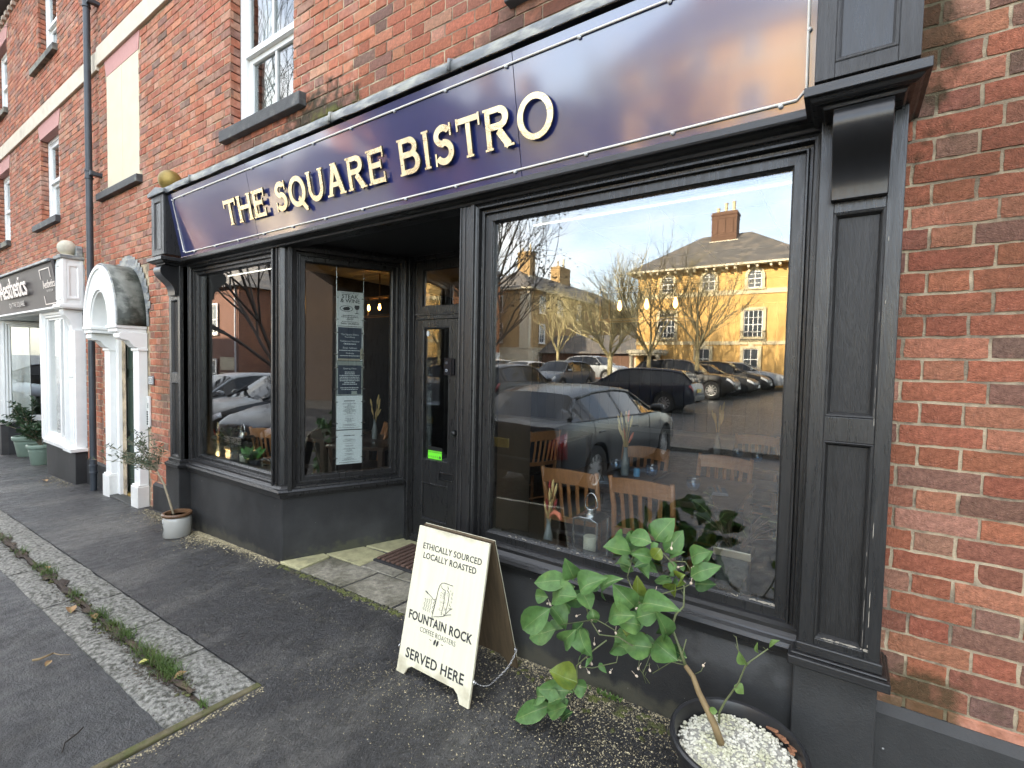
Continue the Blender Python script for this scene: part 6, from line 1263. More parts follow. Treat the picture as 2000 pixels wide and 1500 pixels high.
def planter(x, y, z, w_, h, lb, m, seed, n):
    t = thing('planter', lb, 'planter', (x, y, z))
    b = MB(); b.prism([(-w_*.85, -w_*.6), (w_*.85, -w_*.6), (w_*.85, w_*.6), (-w_*.85, w_*.6)], lambda u, v, q: (x+u*(1+q*.3), y+v*(1+q*.3), z+q), 0, h); b.build('box', m, t, bev=.01)
    b = MB(); k = 1+h*.3; q = w_*.9*k; b.frame(lambda u, d, v: (x+u, y+v, z+h-.035+d), -q, q, -q*.72, q*.72, [(0, 0), (-.004, 0), (-.004, .035), (0, .035), (.004, .035)]); b.build('metal_band', mat('satin_band', (.60, .52, .40), rough=.3, metal=.9), t, bev=.003)
    rr = random.Random(seed); dm = leafmat('dark_houseplant_leaf', (.014, .018, .010), (.05, .02, .012), .3); s = MB()
    for k in range(n):
        a = rr.uniform(0, 6.3); l = rr.uniform(.08, .24); p = Vector((x+.03*math.cos(a), y+.03*math.sin(a), z+h)); e = p+Vector((math.cos(a)*l*.75, math.sin(a)*l*.5, rr.uniform(.05, .20))); s.tube([p, p.lerp(e, .5)+Vector((0, 0, .02)), e], .003, 5)
        leaf(e, e+Vector((math.cos(a)*.08, math.sin(a)*.05, rr.uniform(-.03, .05))), .06, dm, t)
    s.build('stem', mat('dark_stem', (.05, .03, .02), rough=.7), t)
planter(-.385, .20, .496, .078, .22, 'crackle planter with metal band and dark plant on the big window ledge', mat('crackle_planter', (.05, .052, .05), rough=.5, var=.6, vs=40, bump=.6, bs=60), 6, 16)
planter(-5.0, .22, .501, .07, .15, 'grey planter with a dark plant at the left of the small window', mat('grey_planter', (.22, .22, .21), rough=.5, var=.2), 10, 12)
t = thing('fairy_light', 'small glowing warm lamp in the bottom left corner of the small window', 'lamp', (-5.12, .11, .53))
b = MB(); b.ball((-5.12, .11, .545), .016, 12, 8); b.build('glowing_bulb', bulb2, t, smooth=True); b = MB(); b.lathe([(.02, 0), (.02, .02), (.012, .03)], (-5.12, .11, .501), 12); b.build('lamp_base', trimw, t)
b = MB(); b.lathe([(.018, 0), (.026, .006), (.026, .02), (.014, .028), (.008, .034)], (-1.585, .15, .497), 18); tag(b.build('door_stop', mat('ivory_knob', (.62, .60, .52), rough=.35), smooth=True), 'ivory knob lying in the left corner of the big window ledge', 'knob')
def pendant(x, y, z, lb, n=3, w_=.32, bm=None):
    t = thing('pendant_light', lb, 'pendant light', (x, y, z), group='caged filament pendant lights')
    b = MB(); b.frame(lambda u, d, v: (x+u, y+v, z+d), -w_, w_, -.09, .09, [(0, 0), (0, .012), (.012, .012), (.012, 0), (0, 0)]); b.frame(lambda u, d, v: (x+u, y+v, z+.22+d), -w_, w_, -.09, .09, [(0, 0), (0, .012), (.012, .012), (.012, 0), (0, 0)])
    for sx in (-1, 1):
        for sy in (-1, 1): b.tube([(x+sx*(w_-.006), y+sy*.084, z), (x+sx*(w_-.006), y+sy*.084, z+.23)], .006, 6)
    b.tube([(x, y, z+.22), (x, y, 2.585)], .008, 8); b.tube([(x-w_, y, z+.226), (x+w_, y, z+.226)], .008, 6); b.build('cage', mat('brass_cage', (.20, .13, .06), rough=.35, metal=.8), t)
    for k in range(n):
        bx = x+(k-(n-1)/2)*w_*.62; b = MB(); b.lathe([(.002, -.055), (.012, -.045), (.017, -.028), (.014, -.008), (.008, .012), (.007, .02)], (bx, y, z+.13), 14); b.build('bulb', bm or bulb, t, smooth=True)
        b = MB(); b.tube([(bx, y, z+.15), (bx, y, z+.226)], .014, 8); b.build('lamp_holder', darkmetal, t)
pendant(-1.16, 1.15, 1.85, 'caged pendant with glowing filament bulbs over the tables in the big window', bm=mat('dim_filament_bulb', (1, .6, .2), emit=((1., .5, .14), 1.6))); pendant(-4.70, 1.80, 2.07, 'caged pendant with two glowing bulbs beside the steak poster', 3)
# ---------------------------------------------------------------- across the square (seen in the shop glass)
ochre = mat('ochre_render', (.60, .37, .125), rough=.9, var=.07, vs=2, bump=.1, bs=60, col2=(.66, .43, .17), c2=(.5, .75), c2s=.6)
slate = mat('grey_slates', (.085, .080, .075), rough=.75, var=.3, vs=3, bump=.5, bs=9, stretch=(1, 1, 3), col2=(.14, .12, .10), c2s=1.3)
brown_b = mat('chimney_brick', (.12, .065, .042), rough=.9, var=.35, vs=8, bump=.5, bs=20, stretch=(1, 1, 3))
buffb = mat('buff_brick', (.36, .24, .11), rough=.9, var=.3, vs=5, bump=.3, bs=18, stretch=(1, 1, 3.5))
creamr = mat('cream_stucco', (.55, .50, .38), rough=.9, var=.05)
potc = mat('chimney_pot_clay', (.50, .42, .26), rough=.85, var=.15)
glass_far = mat('far_window_glass', (.05, .06, .07), rough=.08, var=.3, vs=1.2, spec=.9)
def GF(y0, s=1):                                                      # frame of a front facing +Y (towards our street)
    return lambda u, d, z: (u, y0+d*s, z)
def far_window(F_, bld, u0, u1, z0, z1, cols=2, rows=4, arch=False, trim=.13, m=None, rail=False):
    n = 12; uc, hw = (u0+u1)/2, (u1-u0)/2
    F = lambda u, d, z: F_(u, (d+.10)*.55+.004 if d < .0 else d+.062, z)
    b = MB()
    if arch:
        def loop(k): return [(u0-k, z0-(k if k else 0)*0)]+[(uc-(hw+k)*math.cos(math.pi*i/n), z1-hw+(hw+k)*math.sin(math.pi*i/n)) for i in range(n+1)]+[(u1+k, z0)]
        lo, li = loop(trim), loop(0)
        for d0, d1 in ((.0, .05),):
            vs = [F(u, d1, z) for u, z in lo]+[F(u, d1, z) for u, z in li]+[F(u, .0, z) for u, z in lo]+[F(u, -.1, z) for u, z in li]; q = len(lo)
            b.add(vs, [(i, i+1, q+i+1, q+i) for i in range(q-1)]+[(2*q+i, 2*q+i+1, i+1, i) for i in range(q-1)]+[(q+i, q+i+1, 3*q+i+1, 3*q+i) for i in range(q-1)])
    else: b.frame(F, u0-trim, u1+trim, z0-trim*.2, z1+trim, [(0, 0), (0, .05), (trim*.98, .05), (trim, -.1)])
    b.box(u0-trim-.05, u1+trim+.05, -.02, .09, z0-.10, z0-.02, F=F)
    w_ = b.build('window', m or stone_l, bld)
    g = MB()
    if arch: g.add([F(u, -.085, z) for u, z in loop(-.01)], [tuple(range(n+3))])
    else: g.add([F(u0, -.085, z0), F(u1, -.085, z0), F(u1, -.085, z1), F(u0, -.085, z1)], [(0, 1, 2, 3)])
    g.build('pane', glass_far, w_)
    s = MB(); e = .045
    s.frame(F, u0, u1, z0, z1 if not arch else z1-hw*.25, [(0, -.08), (0, -.05), (e, -.05), (e, -.08)])
    for i in range(1, cols): x = u0+(u1-u0)*i/cols; s.box(x-.02, x+.02, -.08, -.055, z0+e, z1-(e if not arch else .02), F=F)
    for j in range(1, rows): z = z0+(z1-z0)*j/rows; s.box(u0+e, u1-e, -.08, -.058 if j != rows//2 else -.05, z-(.014 if j != rows//2 else .025), z+(.014 if j != rows//2 else .025), F=F)
    s.build('sash', white, w_)
    if rail:
        r = MB(); r.box(u0-.15, u1+.15, .12, .14, z0+.42, z0+.45, F=F); r.box(u0-.15, u1+.15, .12, .14, z0-.05, z0-.02, F=F)
        for k in range(13): x = u0-.14+(u1-u0+.28)*k/12; r.box(x-.008, x+.008, .12, .135, z0-.03, z0+.43, F=F)
        for x in (u0-.15, u1+.13): r.box(x, x+.02, .0, .14, z0+.42, z0+.45, F=F)
        r.build('balcony_rail', darkmetal, w_)
stone_l = mat('pale_stone_trim', (.62, .53, .34), rough=.85, var=.06)
def hip_roof(b, x0, x1, y0, y1, z0, h, ov=.55, rid=None, along='x'):
    if along == 'y':
        x0 -= ov; x1 += ov; y0 -= ov; y1 += ov; xm = (x0+x1)/2
        b.add([(x0, y0, z0), (x1, y0, z0), (x1, y1, z0), (x0, y1, z0), (xm, y0+rid, z0+h), (xm, y1-rid, z0+h)], [(0, 1, 4), (1, 2, 5, 4), (2, 3, 5), (3, 0, 4, 5), (3, 2, 1, 0)]); return
    x0 -= ov; x1 += ov; y0 -= ov; y1 += ov; r = rid if rid is not None else (y1-y0)/2
    b.add([(x0, y0, z0), (x1, y0, z0), (x1, y1, z0), (x0, y1, z0), (x0+r, (y0+y1)/2, z0+h), (x1-r, (y0+y1)/2, z0+h), ], [(0, 1, 5, 4), (1, 2, 5), (2, 3, 4, 5), (3, 0, 4), (3, 2, 1, 0)])
def chimney(bld, x, y, wx, wy, z0, z1, pots, m=None, cream_=True):
    b = MB(); b.box(x-wx, x+wx, y-wy, y+wy, z0, z1); b.box(x-wx-.05, x+wx+.05, y-wy-.05, y+wy+.05, z1-.22, z1-.1); b.box(x-wx-.03, x+wx+.03, y-wy-.03, y+wy+.03, z1-.42, z1-.36)
    for k in (-1, 0, 1): b.box(x+k*wx*.62-.08, x+k*wx*.62+.08, y+wy, y+wy+.045, z0+.4, z1-.45)
    c = b.build('chimney', m or brown_b, bld)
    p = MB()
    for i, hh in enumerate(pots): px = x-wx*.62+wx*1.24*i/max(1, len(pots)-1); p.lathe([(.12, 0), (.13, .03), (.10, .06), (.095, hh-.06), (.115, hh-.04), (.115, hh)], (px, y, z1), 12)
    p.build('chimney_pot', potc, c, smooth=True, auto=40)
    if cream_: f = MB(); f.box(x-wx-.10, x+wx+.10, y-wy-.10, y+wy+.10, z0-.05, z0+.16); f.build('chimney_base', creamr, c)
# the ochre house
yb = thing('ochre_house', 'sunlit ochre rendered house with hipped slate roof reflected in the big window', 'house', (-5, -28, .5))
Y0 = -28.0; F = GF(Y0); zg = .3; ez = 7.28
X0, X1 = -11.05, -1.9
b = MB(); b.box(X0, X1, Y0-6, Y0, zg-.6, ez); b.build('wall', ochre, yb)
b = MB()
for z0, z1 in ((2.86, 3.06), (5.72, 5.98)): b.box(X0-.05, X1+.05, Y0-6.05, Y0+.06, z0, z1)
b.build('string_course', stone_l, yb)
b = MB(); hip_roof(b, X0, X1, Y0-6, Y0, ez+.12, 2.5, .6, 3.75); ro = b.build('roof', slate, yb)
b = MB(); b.box(X0-.6, X1+.6, Y0-6.6, Y0+.6, ez+.0, ez+.115)
n = int((X1-X0)/.55)
for k in range(n): x = X0+.2+k*.55+(.12 if k % 2 else 0); b.box(x, x+.12, Y0, Y0+.5, ez-.16, ez)
b.build('eaves', creamr, yb)
chimney(yb, -6.5, Y0-2.7, .72, .45, 9.2, 11.15, (.36, .6, .66))
for u0, u1, z0, z1, kw in ((-9.5, -8.8, 6.05, 7.05, dict(arch=True)), (-7.1, -6.4, 6.05, 7.05, dict(arch=True)), (-4.68, -3.98, 6.05, 7.05, dict(arch=True)),
                           (-9.6, -8.65, 3.18, 4.8, dict(cols=4, rows=4, rail=True)), (-4.82, -3.87, 3.18, 4.8, dict(cols=4, rows=4, rail=True)),
                           (-7.32, -6.58, 1.42, 2.62, dict(cols=2, rows=2)), (-4.78, -4.02, 1.42, 2.62, dict(cols=2, rows=2))):
    far_window(F, yb, u0, u1, z0, z1, trim=.16, **kw)
b = MB(); b.box(-4.52, -4.28, Y0, Y0+.10, 2.62, 2.86); b.box(-7.07, -6.83, Y0, Y0+.10, 2.62, 2.86); b.build('keystone', stone_l, yb)
# porch
b = MB(); b.box(-11.2, -9.0, Y0, Y0+1.3, 2.30, 2.52); b.box(-11.1, -9.1, Y0, Y0+1.2, 2.18, 2.30)
for x in (-10.95, -9.3): b.lathe([(.17, 0), (.17, .08), (.135, .12), (.115, 1.75), (.15, 1.82), (.16, 1.9)], (x, Y0+1.05, .29), 14)
b.build('porch', creamr, yb)
b = MB(); b.box(-10.5, -9.75, Y0+.01, Y0+.06, .3, 2.15); b.build('door', mat('dark_door', (.03, .035, .03), rough=.4), yb)
# the buff brick terrace to the left
tb = thing('brick_terrace', 'buff brick terrace over a cream ground floor, left of the ochre house', 'house', (-30, -42, .4))
XB, YB_ = -24.3, -36.0; XL, YL = -31.3, -62.0
b = MB(); b.box(XL, XB, YL, YB_, 3.02, 8.45); b.build('upper_wall', buffb, tb)
b = MB(); b.box(XL-.04, XB+.04, YL-.04, YB_+.04, -.3, 2.95); b.box(XL-.1, XB+.1, YL-.1, YB_+.1, 2.95, 3.05); b.box(XB-1.0, XB+.05, YB_-.3, YB_+.05, 3.05, 8.4); b.build('ground_floor', creamr, tb)
b = MB(); hip_roof(b, XL, XB, YL, YB_, 8.62, 2.4, .5, 4.2, along='y'); b.build('roof', slate, tb)
b = MB(); b.box(XL-.5, XB+.5, YL-.5, YB_+.5, 8.44, 8.6); b.build('eaves', creamr, tb)
FS2 = lambda u, d, z: (XB+d, -u, z)                                   # side front, u = -Y
for u0, z0, z1 in ((37.8, 6.45, 7.95), (37.8, 3.55, 5.3), (41.3, 6.45, 7.95), (45.6, 3.55, 5.2), (49.5, 3.6, 5.2), (37.8, .35, 2.15), (49.4, .35, 2.2), (45.6, 6.45, 7.95)): far_window(FS2, tb, u0, u0+.9, z0, z1, cols=2, rows=4, trim=.08, m=white)
for u0 in (-30.6, -28.2):
    for z0, z1 in ((6.45, 7.95), (3.55, 5.3), (.6, 2.2)): far_window(GF(YB_), tb, u0, u0+.9, z0, z1, trim=.08, m=white)
b = MB(); b.box(XB, XB+.06, -46.6, -45.75, .2, 2.1); b.build('door', MATS['dark_door'], tb)
chimney(tb, -27.4, -40.2, .75, .5, 10.3, 12.9, (.5, .8), buffb); chimney(tb, -28.3, -49.0, .6, 1.3, 10.3, 12.9, (.9, 1.0), buffb)
# railings, link building and others beyond
t = thing('railings', 'black iron railings in front of the cream ground floor of the terrace', 'railings', (-23.4, -44, .3))
b = MB()
for k in range(60): y = -38.3-k*.22; b.tube([(-23.3, y, .25), (-23.3, y, 1.15)], .014, 4)
b.box(-23.32, -23.28, -51.5, -38.2, 1.0, 1.04); b.build('bars', darkmetal, t)
lk = thing('link_building', 'low dark roofed range between the terrace and the ochre house', 'building', (-16.5, -38, .4))
b = MB(); b.box(-24, -11.6, -44, -38, -.2, 2.6); b.build('wall', brown_b, lk)
b = MB(); b.add([(-24.2, -37.6, 2.55), (-11.4, -37.6, 2.55), (-11.4, -41, 4.4), (-24.2, -41, 4.4), (-24.2, -44.4, 2.55), (-11.4, -44.4, 2.55)], [(0, 1, 2, 3), (3, 2, 5, 4), (0, 3, 4), (1, 5, 2)]); b.build('roof', slate, lk)
b = MB(); b.box(-20.5, -18.3, -37.98, -37.9, .3, 2.2); b.box(-14.8, -13.4, -37.98, -37.9, .3, 2.2); b.build('garage_door', creamr, lk)
fb = thing('far_house', 'pale house with a grey roof seen between the trees beyond the link building', 'house', (-18, -60, 0))
b = MB(); b.box(-26, -12.5, -66, -58, -.2, 7.2); b.build('wall', creamr, fb); b = MB(); hip_roof(b, -26, -12.5, -66, -58, 7.2, 2.6); b.build('roof', slate, fb)
chimney(fb, -16, -61.5, .6, .6, 8.6, 11.2, (.5, .5), buffb)
for u0 in (-24, -21, -18, -15): far_window(GF(-58), fb, u0, u0+.9, 3.8, 5.5, trim=.08, m=white); far_window(GF(-58), fb, u0, u0+.9, .8, 2.5, trim=.08, m=white)
# houses to the far left, seen in the small window
redw = mat('red_brick_far', (.115, .055, .038), rough=.9, var=.3, vs=4, bump=.3, bs=14, stretch=(1, 1, 3.5)); flint = mat('flint_panel', (.30, .27, .20), rough=.9, var=.6, vs=22, bump=.8, bs=24)
rh = thing('red_house', 'red brick house with white casements and flint panels reflected in the small window', 'house', (-31, -12, -.4))
FR_ = GF(-12.0)
b = MB(); b.box(-40, -28.6, -20, -12, -1, 5.6); b.build('wall', redw, rh); b = MB(); hip_roof(b, -40, -28.6, -20, -12, 5.6, 2.6, .35); b.build('roof', slate, rh)
for u0, z0, z1 in ((-32.1, 2.95, 4.65), (-32.2, -.2, 1.35), (-35.5, 2.95, 4.65), (-35.5, -.2, 1.35)): far_window(FR_, rh, u0, u0+1.1, z0, z1, cols=2, rows=2, trim=.10, m=white)
for z0, z1 in ((-.3, .65), (.8, 1.55)):
    b = MB(); b.box(-30.7, -29.1, -12, -11.97, z0, z1); b.build('flint_panel', flint, rh)
b = MB(); b.tube([(-28.8, -11.9, -.5), (-28.8, -11.9, 5.5)], .05, 8); b.build('downpipe', mat('grey_pipe', (.35, .35, .37), rough=.5), rh)
ch = thing('cream_house', 'cream rendered wall with a low plinth between the red and orange houses', 'house', (-27, -14.5, -.4))
b = MB(); b.box(-28.55, -24.0, -22, -14.5, -1, 5.2); b.build('wall', cream, ch); b = MB(); b.box(-28.6, -23.9, -14.5, -14.2, -1, .8); b.build('plinth', creamr, ch); b = MB(); hip_roof(b, -28.5, -24.0, -22, -14.5, 5.2, 2.0, .3, 1.5); b.build('roof', slate, ch)
oh = thing('orange_house', 'tall orange rendered house with a white ground floor right in the small window reflection', 'house', (-24, -24, -.3))
b = MB(); b.box(-31, -26.2, -34, -24, 2.5, 9.5); b.build('upper_wall', mat('orange_render', (.36, .15, .06), rough=.9, var=.08), oh); b = MB(); b.box(-31.05, -26.1, -34, -23.9, -1, 2.5); b.build('ground_floor', white, oh); b = MB(); hip_roof(b, -31, -26.2, -34, -24, 9.5, 2.0, .4, 2); b.build('roof', slate, oh)
for z0 in (3.2, 6.4): far_window(GF(-24), oh, -28.6, -27.6, z0, z0+1.8, trim=.1, m=white)
eh = thing('added_dark_house', 'unseen dark house added on the far right to darken the angled window reflection', 'house', (13, -6, 0))  # unseen block, added so the angled window reflects something dark
b = MB(); b.box(11.5, 19, -9.5, 2.5, -.5, 8); b.build('wall', mat('added_house_dark', (.035, .025, .021), rough=.9, var=.3), eh); b = MB(); hip_roof(b, 11.5, 19, -9.5, 2.5, 8, 2.5, .4, 2.5); b.build('roof', slate, eh)
nh = thing('brick_house', 'plain brick terrace added past the white shop to cast shade across the street', 'house', (-35, 0, -.5))  # out of view, added so its roof shades the houses opposite
b = MB(); b.box(-46, -26.05, 0, 9, -1, 7.5); b.build('wall', redw, nh)
b = MB(); b.add([(-46.2, -.2, 7.5), (-26.05, -.2, 7.5), (-26.05, 4.6, 10.4), (-46.2, 4.6, 10.4), (-46.2, 9.3, 7.5), (-26.05, 9.3, 7.5)], [(0, 1, 2, 3), (3, 2, 5, 4), (0, 3, 4), (1, 5, 2)]); b.build('roof', slate, nh)
for u0 in (-30, -34, -38, -42):
    for z0 in (.6, 3.4): far_window(lambda u, d, z: (u, -d, z), nh, u0, u0+1.0, z0, z0+1.6, trim=.08, m=white)
rd = thing('garden_wall', 'low red brick garden wall below the link building', 'wall', (-18, -32, 0))
b = MB(); b.box(-22.5, -14.5, -33, -31.6, -.5, .9); b.build('wall_body', redw, rd); b = MB(); b.box(-22.6, -14.4, -33.1, -31.5, .9, 1.0); b.build('coping', creamr, rd)

# ---------------------------------------------------------------- cars
carglass = mat('car_glass', (.010, .011, .013), rough=.04, var=.0, spec=.38); tyre = mat('tyre', (.014, .014, .014), rough=.8); rimm = mat('alloy_rim', (.55, .55, .55), rough=.3, metal=.85)
redl = mat('rear_lamp', (.22, .008, .012), rough=.12, spec=.9); headl = mat('head_lamp', (.55, .57, .6), rough=.08, spec=.9); trimb = mat('black_trim', (.012, .012, .012), rough=.5); platem = mat('number_plate_yellow', (.55, .42, .06), rough=.4); platew = mat('number_plate_white', (.65, .65, .62), rough=.4)
def paint(name, c): return mat(name, c, rough=.28, var=.0, coat=.15, spec=.32, metal=.12)
STY = {  # stations from the rear (x=0) to the nose (x=1): (x, half width, low z, belt z, roof z, roof half width)  roof=belt where there is no cabin
 'saloon': dict(L=4.72, W=.91, wb=(.215, .80), wr=.325, st=[(.0, .76, .42, .88, .885, .64, 0), (.012, .85, .30, .97, .975, .68, 0), (.045, .89, .25, 1.0, 1.005, .68, 0), (.095, .905, .22, 1.0, 1.01, .68, 1), (.195, .91, .2, .99, 1.31, .57, 2), (.30, .91, .2, .975, 1.38, .58, 2), (.44, .91, .2, .955, 1.395, .58, 2), (.57, .91, .2, .935, 1.35, .57, 2), (.72, .905, .2, .92, .945, .66, 3), (.84, .89, .2, .84, .86, .62, 0), (.94, .84, .22, .72, .75, .58, 0), (.985, .76, .28, .60, .64, .5, 0), (1.0, .64, .36, .5, .54, .45, 0)]),
 'estate': dict(L=4.55, W=.88, wb=(.20, .80), wr=.325, st=[(.0, .76, .42, .80, .81, .6, 0), (.015, .83, .32, .93, .98, .64, 1), (.10, .87, .25, .97, 1.38, .56, 2), (.2, .88, .22, .97, 1.44, .57, 2), (.38, .88, .2, .955, 1.47, .58, 2), (.5, .88, .2, .94, 1.46, .58, 2), (.59, .88, .2, .93, 1.40, .56, 2), (.745, .87, .2, .92, .945, .64, 3), (.86, .86, .2, .84, .87, .6, 0), (.95, .80, .22, .72, .76, .56, 0), (.988, .72, .28, .6, .64, .5, 0), (1.0, .6, .36, .5, .54, .42, 0)]),
 'suv': dict(L=4.45, W=.92, wb=(.2, .795), wr=.365, st=[(.0, .78, .5, .86, .87, .62, 0), (.015, .86, .40, 1.06, 1.10, .66, 1), (.10, .90, .32, 1.10, 1.55, .57, 2), (.2, .92, .28, 1.09, 1.62, .59, 2), (.38, .92, .27, 1.06, 1.645, .60, 2), (.5, .92, .27, 1.04, 1.63, .60, 2), (.58, .92, .27, 1.03, 1.56, .58, 2), (.72, .91, .27, 1.03, 1.06, .68, 3), (.86, .90, .28, .98, 1.01, .66, 0), (.95, .84, .3, .86, .90, .6, 0), (.988, .76, .36, .7, .76, .54, 0), (1.0, .64, .44, .58, .62, .46, 0)]),
}
def make_car(style, label, col, loc, rz, group='cars parked in the square', plate=None, badge=False):
    sp = STY[style]; Lc, Wd, wr = sp['L'], sp['W'], sp['wr']; wbs = [Lc*q for q in sp['wb']]; st = sp['st']
    t = thing('parked_car', label, 'car', loc, group, local=True, rz=rz)   # local +x is forward, origin at the rear end
    arch = wr+.055
    def lerp_st(x):
        f = x/Lc
        for a, c in zip(st, st[1:]):
            if a[0] <= f <= c[0]+1e-9:
                s = (f-a[0])/(c[0]-a[0]); return [a[i]+(c[i]-a[i])*s for i in range(6)]+[a[6] if s < .5 else c[6]]
        return list(st[-1])
    xs = sorted({round(s[0]*Lc, 3) for s in st} | {round(wb+arch*k, 3) for wb in wbs for k in (-1.12, -1.0, -.92, -.7, -.35, 0, .35, .7, .92, 1.0, 1.12)})
    rows = []
    for x in xs:
        _, hw, zl, zb, zr, rw, fl_ = lerp_st(x); za = zl
        for wb in wbs:
            dx = abs(x-wb)
            if dx < arch: za = max(za, wr+math.sqrt(max(0, arch**2-dx**2)))
        sh = lambda z: max(z, za); mid = zl+(zb-zl)*.45
        half = [(hw*.55, sh(zl)), (hw*.93, sh(zl)), (hw*.985, sh(zl+.12)+.001), (hw, sh(mid)+.002), (hw*.985, max(zb-.10, za+.01)), (hw*.945, max(zb, za+.02)), (rw+(hw*.93-rw)*(.10 if zr-zb > .15 else .55), zr-(.065 if zr-zb > .15 else (zr-zb)*.4)), (rw*.88, zr-.012), (rw*.45, zr+.006), (0, zr+.010)]
        rows.append((x, half))
    n = len(rows[0][1]); b = MB(); gl_ = MB()
    vs = []
    for x, h in rows: vs += [(x, y, z) for y, z in h]+[(x, -y, z) for y, z in h[:-1]]
    m = 2*n-1
    def idx(i, j, s): return i*m+(j if s > 0 or j == n-1 else n+j)
    cab = [q[0]*Lc for q in st if q[6] == 2]; c0, c1 = min(cab), max(cab); sc_ = [q[0]*Lc for q in st if q[6] == 1][0]; wc_ = [q[0]*Lc for q in st if q[6] == 3][0]
    fs, gs = [], []
    bp = [c0+(c1-c0)*.53]
    for i in range(len(rows)-1):
        xm = (rows[i][0]+rows[i+1][0])/2
        for s in (1, -1):
            for j in range(n-1):
                q = (idx(i, j, s), idx(i+1, j, s), idx(i+1, j+1, s), idx(i, j+1, s))
                side = j == 5 and sc_ < xm < wc_; scr = j >= 6 and (c1 < xm < wc_ or sc_ < xm < c0)
                (gs if (side or scr) else fs).append(q)
    e0 = [idx(0, j, 1) for j in range(n)]+[idx(0, j, -1) for j in range(n-2, -1, -1)]; e1 = [idx(len(rows)-1, j, 1) for j in range(n)]+[idx(len(rows)-1, j, -1) for j in range(n-2, -1, -1)]
    fs += [tuple(e0), tuple(e1[::-1])]
    # body includes pillars by thickening: glass faces are set in as their own mesh with a frame left round each
    b.add(vs, fs); P = paint('car_paint_'+col[0], col[1])
    body = b.build('body', P, t, smooth=True, auto=42)
    def inset(q, k): 
        c = sum((Vector(vs[i]) for i in q), Vector((0, 0, 0)))/4; return [Vector(vs[i]).lerp(c, k) for i in q]
    # group side panes: strips between pillars
    side_f = {1: [], -1: []}; fr_, bk_ = [], []
    gl2 = MB(); fr2 = MB(); pil = MB()
    for q in gs:
        xm = sum(vs[i][0] for i in q)/4; zt = max(vs[i][2] for i in q)
        gl2.add([vs[i] for i in q], [(0, 1, 2, 3)])
    gl2.build('window', carglass, t, smooth=True, auto=35)
    # pillars and window trim
    pm = MB()
    def on_side(x, s):                                               # belt and roof rail points at x
        for (xa, ha), (xb, hb2) in zip(rows, rows[1:]):
            if xa <= x <= xb:
                k = (x-xa)/(xb-xa); g = lambda j: Vector((x, s*(ha[j][0]+(hb2[j][0]-ha[j][0])*k), ha[j][1]+(hb2[j][1]-ha[j][1])*k)); return g(5), g(6)
    for s in (1, -1):
        for x, w_ in ((c0+(c1-c0)*.55, .035), (c0+(c1-c0)*.02, .05), (c1-.02, .022), (c0-(c0-sc_)*.35, .06), (c1+(wc_-c1)*.35, .02)):
            a0, a1 = on_side(x-w_, s); b0, b1 = on_side(x+w_, s); o = Vector((0, s*.006, 0)); pm.add([a0+o, b0+o, b1+o, a1+o], [(0, 1, 2, 3)])
        line = [on_side(x, s) for x in span(sc_+.05, wc_-.02, .12)]
        pm.tube([p[0]+Vector((0, s*.005, .006)) for p in line], .011, 4)
    pm.build('window_trim', trimb, t)
    cp = MB()
    for s in (1, -1):
        a = [on_side(x, s)[1] for x in span(c0-.02, c1+.02, .15)]; pa = [on_side(c1+.02+(wc_-c1-.03)*k/6, s) for k in range(7)]
        cp.tube([p+Vector((0, s*.002, .008)) for p in a]+[p[1]+Vector((0, s*.004, .006)) for p in pa], .026, 5)
        pb2 = [on_side(c0-.02-(c0-sc_-.04)*k/6, s) for k in range(7)]; cp.tube([p[1]+Vector((0, s*.003, .004)) for p in pb2], .030, 5)
    cp.build('roof_rail', P, t, smooth=True)
    for wb in wbs:
        for s in (1, -1):
            yo = Wd-.005; tw_ = .20
            wl_ = MB(); prof = [(wr*.62, -.085), (wr*.93, -.10), (wr, -.07), (wr, .07), (wr*.93, .10), (wr*.64, .085)]
            k = 28; wl_.add([(wb+r*math.cos(6.283*j/k), s*(yo-.11)+q, wr+r*math.sin(6.283*j/k)) for r, q in prof for j in range(k)], [(a*k+j, a*k+(j+1) % k, (a+1)*k+(j+1) % k, (a+1)*k+j) for a in range(5) for j in range(k)]); ty = wl_.build('wheel', tyre, t, smooth=True, auto=40)
            rm = MB(); yo2 = s*(yo-.11)+s*.075
            rm.add([(wb+r*math.cos(6.283*j/k), yo2-s*d, wr+r*math.sin(6.283*j/k)) for r, d in ((wr*.66, .0), (wr*.60, .006), (wr*.56, .06)) for j in range(k)], [(a*k+j, a*k+(j+1) % k, (a+1)*k+(j+1) % k, (a+1)*k+j) for a in range(2) for j in range(k)])
            ns = 10
            for j in range(ns):
                a = 6.283*j/ns; d1, d2 = Vector((math.cos(a), 0, math.sin(a))), Vector((-math.sin(a), 0, math.cos(a))); c = Vector((wb, yo2-s*.012, wr))
                rm.add([c+d1*.05+d2*.022, c+d1*.05-d2*.022, c+d1*wr*.6-d2*.028, c+d1*wr*.6+d2*.028], [(0, 1, 2, 3)])
            rm.add([(wb+.06*math.cos(6.283*j/12), yo2-s*.008, wr+.06*math.sin(6.283*j/12)) for j in range(12)], [tuple(range(12))]); rm.build('rim', rimm, ty)
            dk = MB(); dk.add([(wb+wr*.60*math.cos(6.283*j/k), yo2-s*.07, wr+wr*.60*math.sin(6.283*j/k)) for j in range(k)], [tuple(range(k))]); dk.add([(wb+(arch-.004)*math.cos(6.283*j/k), s*(yo-.30), wr+(arch-.004)*math.sin(6.283*j/k)) for j in range(k)], [tuple(range(k))]); dk.build('wheel_well', trimb, ty)
